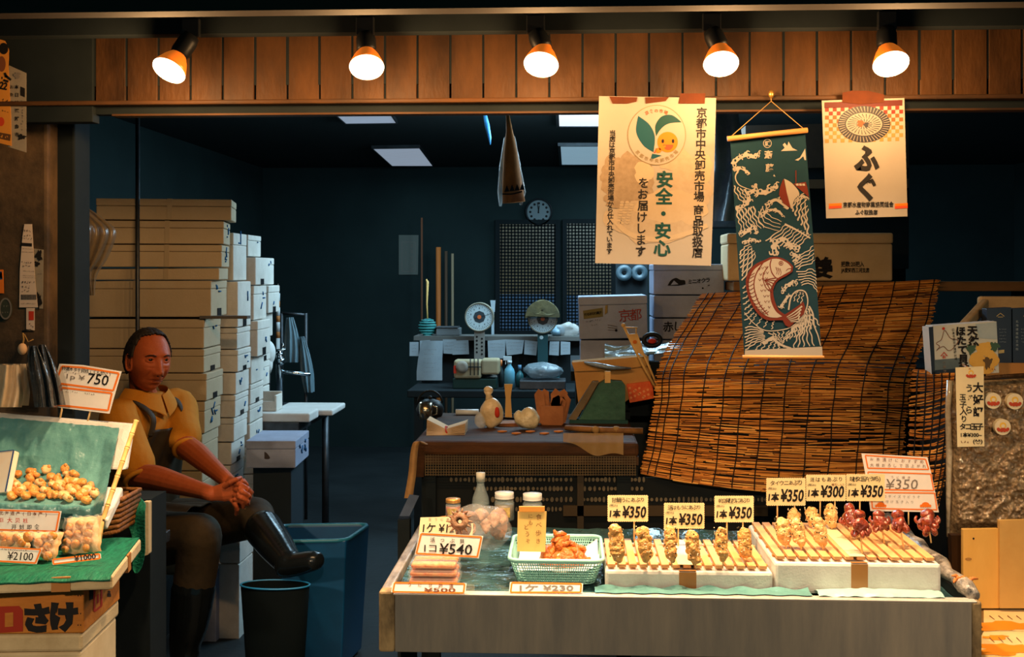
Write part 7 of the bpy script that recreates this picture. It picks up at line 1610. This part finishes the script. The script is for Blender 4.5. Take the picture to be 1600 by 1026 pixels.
border(b, pl, [(147, 921), (158, 914), (158, 946), (147, 955)], 3, CRED, .001); shape(b, pl, [(151, 929), (154, 927), (154, 941), (151, 943)], CRED, .001); line(b, pl, '品 ', (170, 927), (170, 927), 10, INK, .03, asp=.6)
b.build('side_lettering', r)
c3 = P(128, 992, 2.84); zz = zb - .002
r = thing('foam_crate', 'stained white foam box at the bottom left corner, under the wooden crate', 'box', c3 + V((-.2, .15, -c3.z)))
b = B(); rbox(b, c3, ex2, ey2, .6, .31, zz - .045, zz, FOAM_OLD); b.build('lid', r, bevel=.008)
b = B(); rbox(b, c3 + ex2 * -.006 + ey2 * .006, ex2, ey2, .59, .30, .10, zz - .046, mat('stained_foam', (206, 188, 150), .8, var=(4, (150, 122, 84), .6))); b.build('body', r, bevel=.008)
b = B(); rbox(b, c3 + ex2 * -.02, ex2, ey2, .56, .3, 0, .099, WOOD_BLK); b.build('base', r)
# green mat
GM = mat('green_mat', (20, 108, 78), .6, var=(90, (10, 66, 48), .8), stretch=(1, .3, 1), bump=(120, .4))
b = B()
def gm(u, v):
    x = lerp(-.72, -.004, u); y = lerp(-.012, .40, v); drop = .010 * max(0, 1 - v * 12) ** 2; return V((sc.x, sc.y, 0)) + ex * x + ey * y + V((0, 0, ZM + .0045 - drop + .0012 * sin(u * 50)))
b.grid(gm, 60, 20, GM, thick=.003, thick_dir=(0, 0, -1)); b.build('green_mat', label='ribbed green plastic mat covering the foam slab at the left', cat='mat')
ZG = ZM + .006
b = B(); rows = spline([(158, 772, 212, 3.42), (170, 786, 226, 3.38), (188, 800, 226, 3.36), (204, 830, 226, 3.36), (208, 862, 226, 3.36), (207, 886, 221, 3.36), (211, 895, 215, 3.36)], 5); L = len(rows)
def hm(u, v): a = rows[min(L - 1, int(round(v * (L - 1))))]; return P(lerp(a[0], a[2], u), a[1], a[3] + .008 * sin(u * 3))
b.grid(hm, 10, L - 1, mat('green_mat_dim', (20, 110, 82), .6, var=(90, (10, 70, 54), .8), stretch=(1, .3, 1), bump=(120, .4)), thick=.005, thick_dir=(0, 1, 0)); b.build('hanging_mat', label='green mat strip curling down behind the foam slab, beside the man', cat='mat')
b = B(); pl = PL.y(3.40); slab(b, pl, [(222, 784), (232, 784), (232, 866), (226, 868)], .03, FOAM_OLD); b.build('foam_strip', label='thin upright foam edge right of the hanging green strip', cat='panel', bevel=.004)
b = B(); q = P(245, 842, 3.65); b.bbox((q.x - .02, 3.62, q.z - .02), (q.x + .02, 3.72, q.z + .016), STEEL_DK); b.bbox((q.x - .012, 3.65, 0), (q.x + .012, 3.68, q.z - .02), STEEL_DK); b.build('metal_bracket', label='grey metal bracket on a dark post right of the foam panel', cat='bracket', bevel=.003)
b = B(); q = P(200, 800, 3.45); b.bbox((q.x - .05, 3.46, 0), (q.x + .065, 3.6, P(0, 778, 3.46).z), WOOD_BLK); b.build('dark_support', label='dark block behind the hanging green strip', cat='block')
# basket under the tray
BK = mat('woven_basket', (150, 96, 42), .6, var=(40, (90, 54, 22), .9), bump=(60, .8)); ZTR = P(100, 795, 2.94).z - .03
r = thing('woven_basket', 'brown woven basket under the lined foam tray, behind the packed scallops', 'basket', P(60, 830, 2.99)); a = PZ(-60, 838, ZG); e = PZ(172, 838, ZG)
b = B(); nn = 7
for k in range(nn):
    z = lerp(ZG + .004, ZTR - .004, k / (nn - 1)); o = .02 * k / (nn - 1)
    b.tube([V((a.x, a.y + .01 - o, z)), V((e.x - .02, a.y + .04 - o, z)), V((e.x + o * .6, a.y + .07, z)), V((e.x + .0 + o * .6, a.y + .22, z)), V((a.x, a.y + .22, z))], (ZTR - ZG) / nn * .54, BK, 8)
b.build('weave', r)
b = B(); b.bbox((a.x, a.y + .06, ZG + .001), (e.x - .02, a.y + .21, ZTR - .006), BK); b.build('core', r)
# foam tray with teal plastic
r = thing('lined_tray', 'slanted white foam tray lined with crumpled teal plastic, holding loose dried scallops', 'tray', P(80, 800, 3.05))
prof = spline([(3.03, 803), (3.035, 783), (3.06, 786), (3.15, 764), (3.27, 736), (3.31, 715), (3.345, 680), (3.375, 650)], 5); NP = len(prof)
def tr(u, v, off=0):
    Yq, yq = prof[min(NP - 1, int(round(v * (NP - 1))))]; xr2 = lerp(158, 186, max(0, min(1, (803 - yq) / 150))); x = lerp(-70, xr2, u); s = max(0, (u - .93) / .07)
    yy = yq + (x * .085 if yq < 700 else x * .06) * (1 if v > .2 else .7) + 2
    p = P(x, yy, Yq - .035 * s * (v < .9)); n = noise.noise(V((u * 14, v * 12, 1))) * .007 + noise.noise(V((u * 40, v * 34, 2))) * .004
    return p + V((0, -.6, .6)) * (n + off) + V((.0, 0, .02 * s * (1 - v)))
b = B(); b.grid(tr, 90, NP - 1, TEAL_FILM, thick=.002, thick_dir=(0, .7, -.7)); b.build('plastic_lining', r)
b = B()
def edgep(u): return tr(u, 1)
A0, A1 = tr(0, 1), tr(1, 1) + V((.024, 0, 0)); B0, B1 = tr(0, .62), tr(1, .62) + V((.026, 0, 0)); dd = V((0, .03, -.004)); g0 = V((0, .046, -.004)); up = V((0, 0, .010))
b.hexa([B0 + g0, B1 + g0, B1 + g0 + dd, B0 + g0 + dd, A0 + g0 + up, A1 + g0 + up, A1 + g0 + dd + up, A0 + g0 + dd + up], FOAM); b.build('back_wall', r, bevel=.008)
b = B(); C0, C1 = tr(0, .10), tr(1, .10); w = V((0, .03, -.05))
b.hexa([p + V((0, 0, -.03)) for p in (C0 + w, C1 + w, B1 + w, B0 + w)] + [C0 + w, C1 + w, B1 + w, B0 + w], FOAM); b.build('floor_slab', r, bevel=.006)
b = B(); q0, q1 = P(213, 657, 3.2), P(160, 813, 3.03); n = 7
for k in range(n): s0, s1 = lerp(q0, q1, k / n), lerp(q0, q1, (k + .97) / n); b.tube([s0, lerp(s0, s1, .08), lerp(s0, s1, .5), lerp(s0, s1, .92), s1], [.0078, .0068, .0064, .0068, .0078], BAMBOO, 10)
b.tube([q1, V((q1.x - .012, q1.y, ZG))], .006, BAMBOO, 8); b.build('bamboo_rod', label='jointed bamboo rod leaning at the right end of the lined foam tray', cat='rod')
DS = mat('dried_scallop', (232, 160, 76), .4, var=(30, (206, 116, 40), .9), bump=(60, .6), coat=.2); rnd = random.Random(21); pts = []
SPOTS = [(24, 756), (30, 744), (50, 752), (74, 738), (104, 736), (18, 768), (36, 768), (56, 768), (80, 750), (64, 758), (92, 752), (118, 746), (122, 754), (130, 758), (108, 756), (100, 766), (76, 768), (90, 776), (116, 772), (132, 774), (144, 762), (148, 776), (66, 778), (42, 778), (110, 782), (20, 778), (136, 784), (84, 762), (50, 742), (58, 748), (28, 762), (44, 762), (70, 762), (96, 762), (112, 766), (124, 768), (140, 770), (56, 774), (82, 774), (102, 776), (126, 780), (32, 776), (72, 772), (92, 768), (116, 758), (106, 746)]
for k, (x, y) in enumerate(SPOTS):
    best = min(((tr(i / 120, j / 60), i, j) for i in range(20, 120, 2) for j in range(8, 40)), key=lambda t: (lambda s: (s[0] - x) ** 2 + (s[1] - y) ** 2)(((lambda p: (800 + F * ((p.x * cos(TH) + p.y * sin(TH)) / (p.y * cos(TH) - p.x * sin(TH))), 425 - F * (p.z - CZ) / (p.y * cos(TH) - p.x * sin(TH)))))(t[0])))[0]
    R = rnd.uniform(.0115, .016); mx = Matrix.Rotation(rnd.uniform(0, 3), 3, 'Z') @ Matrix.Rotation(rnd.uniform(.2, 1.3), 3, 'X'); c = best + V((0, -.008, .009)); b = B()
    MD = DS if k % 3 else mat('pale_scallop', (240, 200, 140), .4, var=(30, (226, 160, 86), .8), bump=(60, .6), coat=.2); b.lathe([(0, -R * .62), (R * .7, -R * .6), (R, -R * .3), (R * 1.02, R * .3), (R * .72, R * .58), (0, R * .62)], c, MD, 12, mx, cap=False)
    for j in range(3): a = rnd.uniform(0, 6.28); b.ball(c + mx @ V((R * .75 * cos(a), R * .75 * sin(a), rnd.uniform(-.3, .5) * R)), R * .42, DS, 8, 6)
    b.build('dried_scallop', label='loose dried amber scallop in the heap on the teal plastic lining', cat='scallop', group='dried scallops in the lined tray')
r = thing('white_packet', 'white packet with a blue edge standing in the lined tray at the picture edge', 'packet', P(8, 770, 3.05)); b = B(); pl = PL.three(P(-30, 770, 3.16), P(10, 768, 3.11), P(22, 705, 3.17)); slab(b, pl, [(-30, 709), (22, 703), (9, 768), (-30, 773)], .02, mat('packet_white', (232, 222, 204), .5, var=(5, (236, 196, 150), .8))); b.build('packet', r, bevel=.004); b = B(); stroke(b, pl, [(22, 703), (9, 768)], 2.4, 2.4, mat('packet_blue', (50, 80, 130), .5), .001); stroke(b, pl, [(-30, 709), (22, 703)], 1.4, 1.4, MC['packet_blue'], .001); b.build('blue_edge', r)
# signs
OG = 'orange bordered signs on the left stall'
pl = PL(P(130, 610, 3.425), V((-.12, -1, .10))); r = thing('price_sign', 'tilted white sign priced ¥750 with orange borders, on two sticks above the tray', 'price sign', pl.at(120, 656), OG)
b = B(); slab(b, pl, [(93, 568), (130, 570), (190, 580), (180, 614), (171, 646), (72, 634), (82, 602)], .0012, PAPER); border(b, pl, [(97, 572), (130, 574), (186, 583), (177, 610), (87, 598)], 3, ORANGE); border(b, pl, [(85, 604), (175, 614), (169, 641), (77, 631)], 3, ORANGE)
line(b, pl, '特選ホタテ貝柱(くんせい)', (100, 575), (172, 584), 6.5, INK, .01, jit=.5); scribble(b, pl, 100, 581, 126, 584, INK_G, 3); txt(b, pl, '750', (137, 584, 170, 601), INK, .01, rot=.13, shear=.1); txt(b, pl, '1p ¥', (104, 585, 133, 595), INK_G, .005, rot=.12); scribble(b, pl, 102, 611, 122, 613, INK_G, 3); scribble(b, pl, 132, 614, 148, 616, INK_G, 3); scribble(b, pl, 84, 622, 100, 624, P_ORANGE, 3); scribble(b, pl, 82, 627, 96, 629, P_ORANGE, 3); b.build('card', r)
for x0, x1, y0 in ((97, 91, 636), (142, 134, 640)): q = B(); t = pl.at(x0, y0 - 3, -.003); e = P(x1, 668, 3.425); q.tube([t, e], .003, STICK, 8); q.build('stick', r)
px = [(-14, 794), (96, 798), (90, 832), (-14, 829)]
tilted_card('shop_sign', 'white sign with three lines of handwriting and an orange border, behind the packed scallops', px, ZG + .06, PAPER, orange_card([(-14, 794), (96, 798), (90, 832), (-14, 829)], [lambda b, pl: line(b, pl, '北海道产(日本产)', (2, 801), (72, 803), 7, INK_BR, .01, jit=.3), lambda b, pl: line(b, pl, '巨大贝柱', (3, 812), (40, 813), 8, RED, .01, jit=.4), lambda b, pl: line(b, pl, '开封即食', (22, 823), (58, 823), 8.5, INK, .01, jit=.4)]), 'sign', OG, .2)
px = [(-14, 852), (66, 857), (57, 881), (-14, 877)]
tilted_card('price_sign', 'small white sign priced ¥2100 with an orange border, front left on the green mat', px, ZG + .002, PAPER, orange_card(px, [lambda b, pl: txt(b, pl, '¥2100', (12, 862, 52, 875), INK, .005, shear=.1, rot=.04), lambda b, pl: scribble(b, pl, 2, 858, 42, 860, INK_BR, 3)]), 'price sign', OG, .3)
px = [(81, 874), (157, 864), (158, 872), (82, 882)]
tilted_card('price_sign', 'narrow white ¥1000 sign lying on the green mat right of the ¥2100 sign', px, ZG + .002, PAPER, orange_card(px, [lambda b, pl: txt(b, pl, '¥1000', (116, 866, 150, 875), INK, .02, rot=-.13)]), 'price sign', OG, .4)
# packed scallops
def pack(lab, px, z, spots, seed):
    xs = [p[0] for p in px]; yb = max(p[1] for p in px); a = PZ(sum(xs) / len(xs), yb, z); pl = PL(a, V((0, -1, .35)))
    r = thing('scallop_pack', lab, 'pack', a, 'clear packs of dried scallops on the green mat'); rnd = random.Random(seed)
    b = B(); x0, x1, y0, y1 = min(xs), max(xs), min(p[1] for p in px), yb
    def f(u, v): 
        x = lerp(lerp(px[0][0], px[1][0], u), lerp(px[3][0], px[2][0], u), v); y = lerp(lerp(px[0][1], px[1][1], u), lerp(px[3][1], px[2][1], u), v)
        e = min(1, u * 6) * min(1, (1 - u) * 6) * min(1, v * 6) * min(1, (1 - v) * 6); return pl.at(x + 1.2 * sin(v * 20), y + 1.0 * sin(u * 25), .004 + .016 * e + .006 * noise.noise(V((u * 9, v * 9, seed))))
    b.grid(f, 26, 22, mat('pack_film', (236, 226, 206), .12, alpha=.2, bump=(50, .9), coat=.6)); b.grid(lambda u, v: f(1 - u, v) - pl.n * .020, 10, 8, mat('pack_back', (226, 190, 140), .5, var=(22, (226, 150, 80), .7))); b.build('clear_film', r)
    for x, y in spots:
        c = pl.at(x, y, .008); q = B(); R = rnd.uniform(.010, .013); q.ball(c, (R, R * .7, R), DS, 12, 8, nz=.25, nf=60, seed=x); q.build('scallop', r)
    return r
pack('clear pack of scallops standing upright at the right of the green mat', [(101, 808), (156, 804), (154, 860), (94, 866)], ZG + .004, [(110, 824), (108, 836), (106, 848), (104, 858), (126, 820), (142, 822), (140, 834), (138, 846), (136, 856), (122, 834), (120, 850)], 1)
pack('clear pack of scallops in the middle of the green mat, behind the ¥1000 sign', [(38, 830), (96, 830), (82, 876), (64, 874)], ZG + .003, [(46, 840), (62, 848), (72, 840), (76, 854), (84, 838), (68, 862), (76, 868)], 2)
pack('clear pack of scallops at the picture edge, behind the ¥2100 sign', [(-20, 828), (40, 830), (44, 858), (-20, 858)], ZG + .012, [(6, 838), (18, 846), (28, 840), (36, 848), (10, 850)], 3)
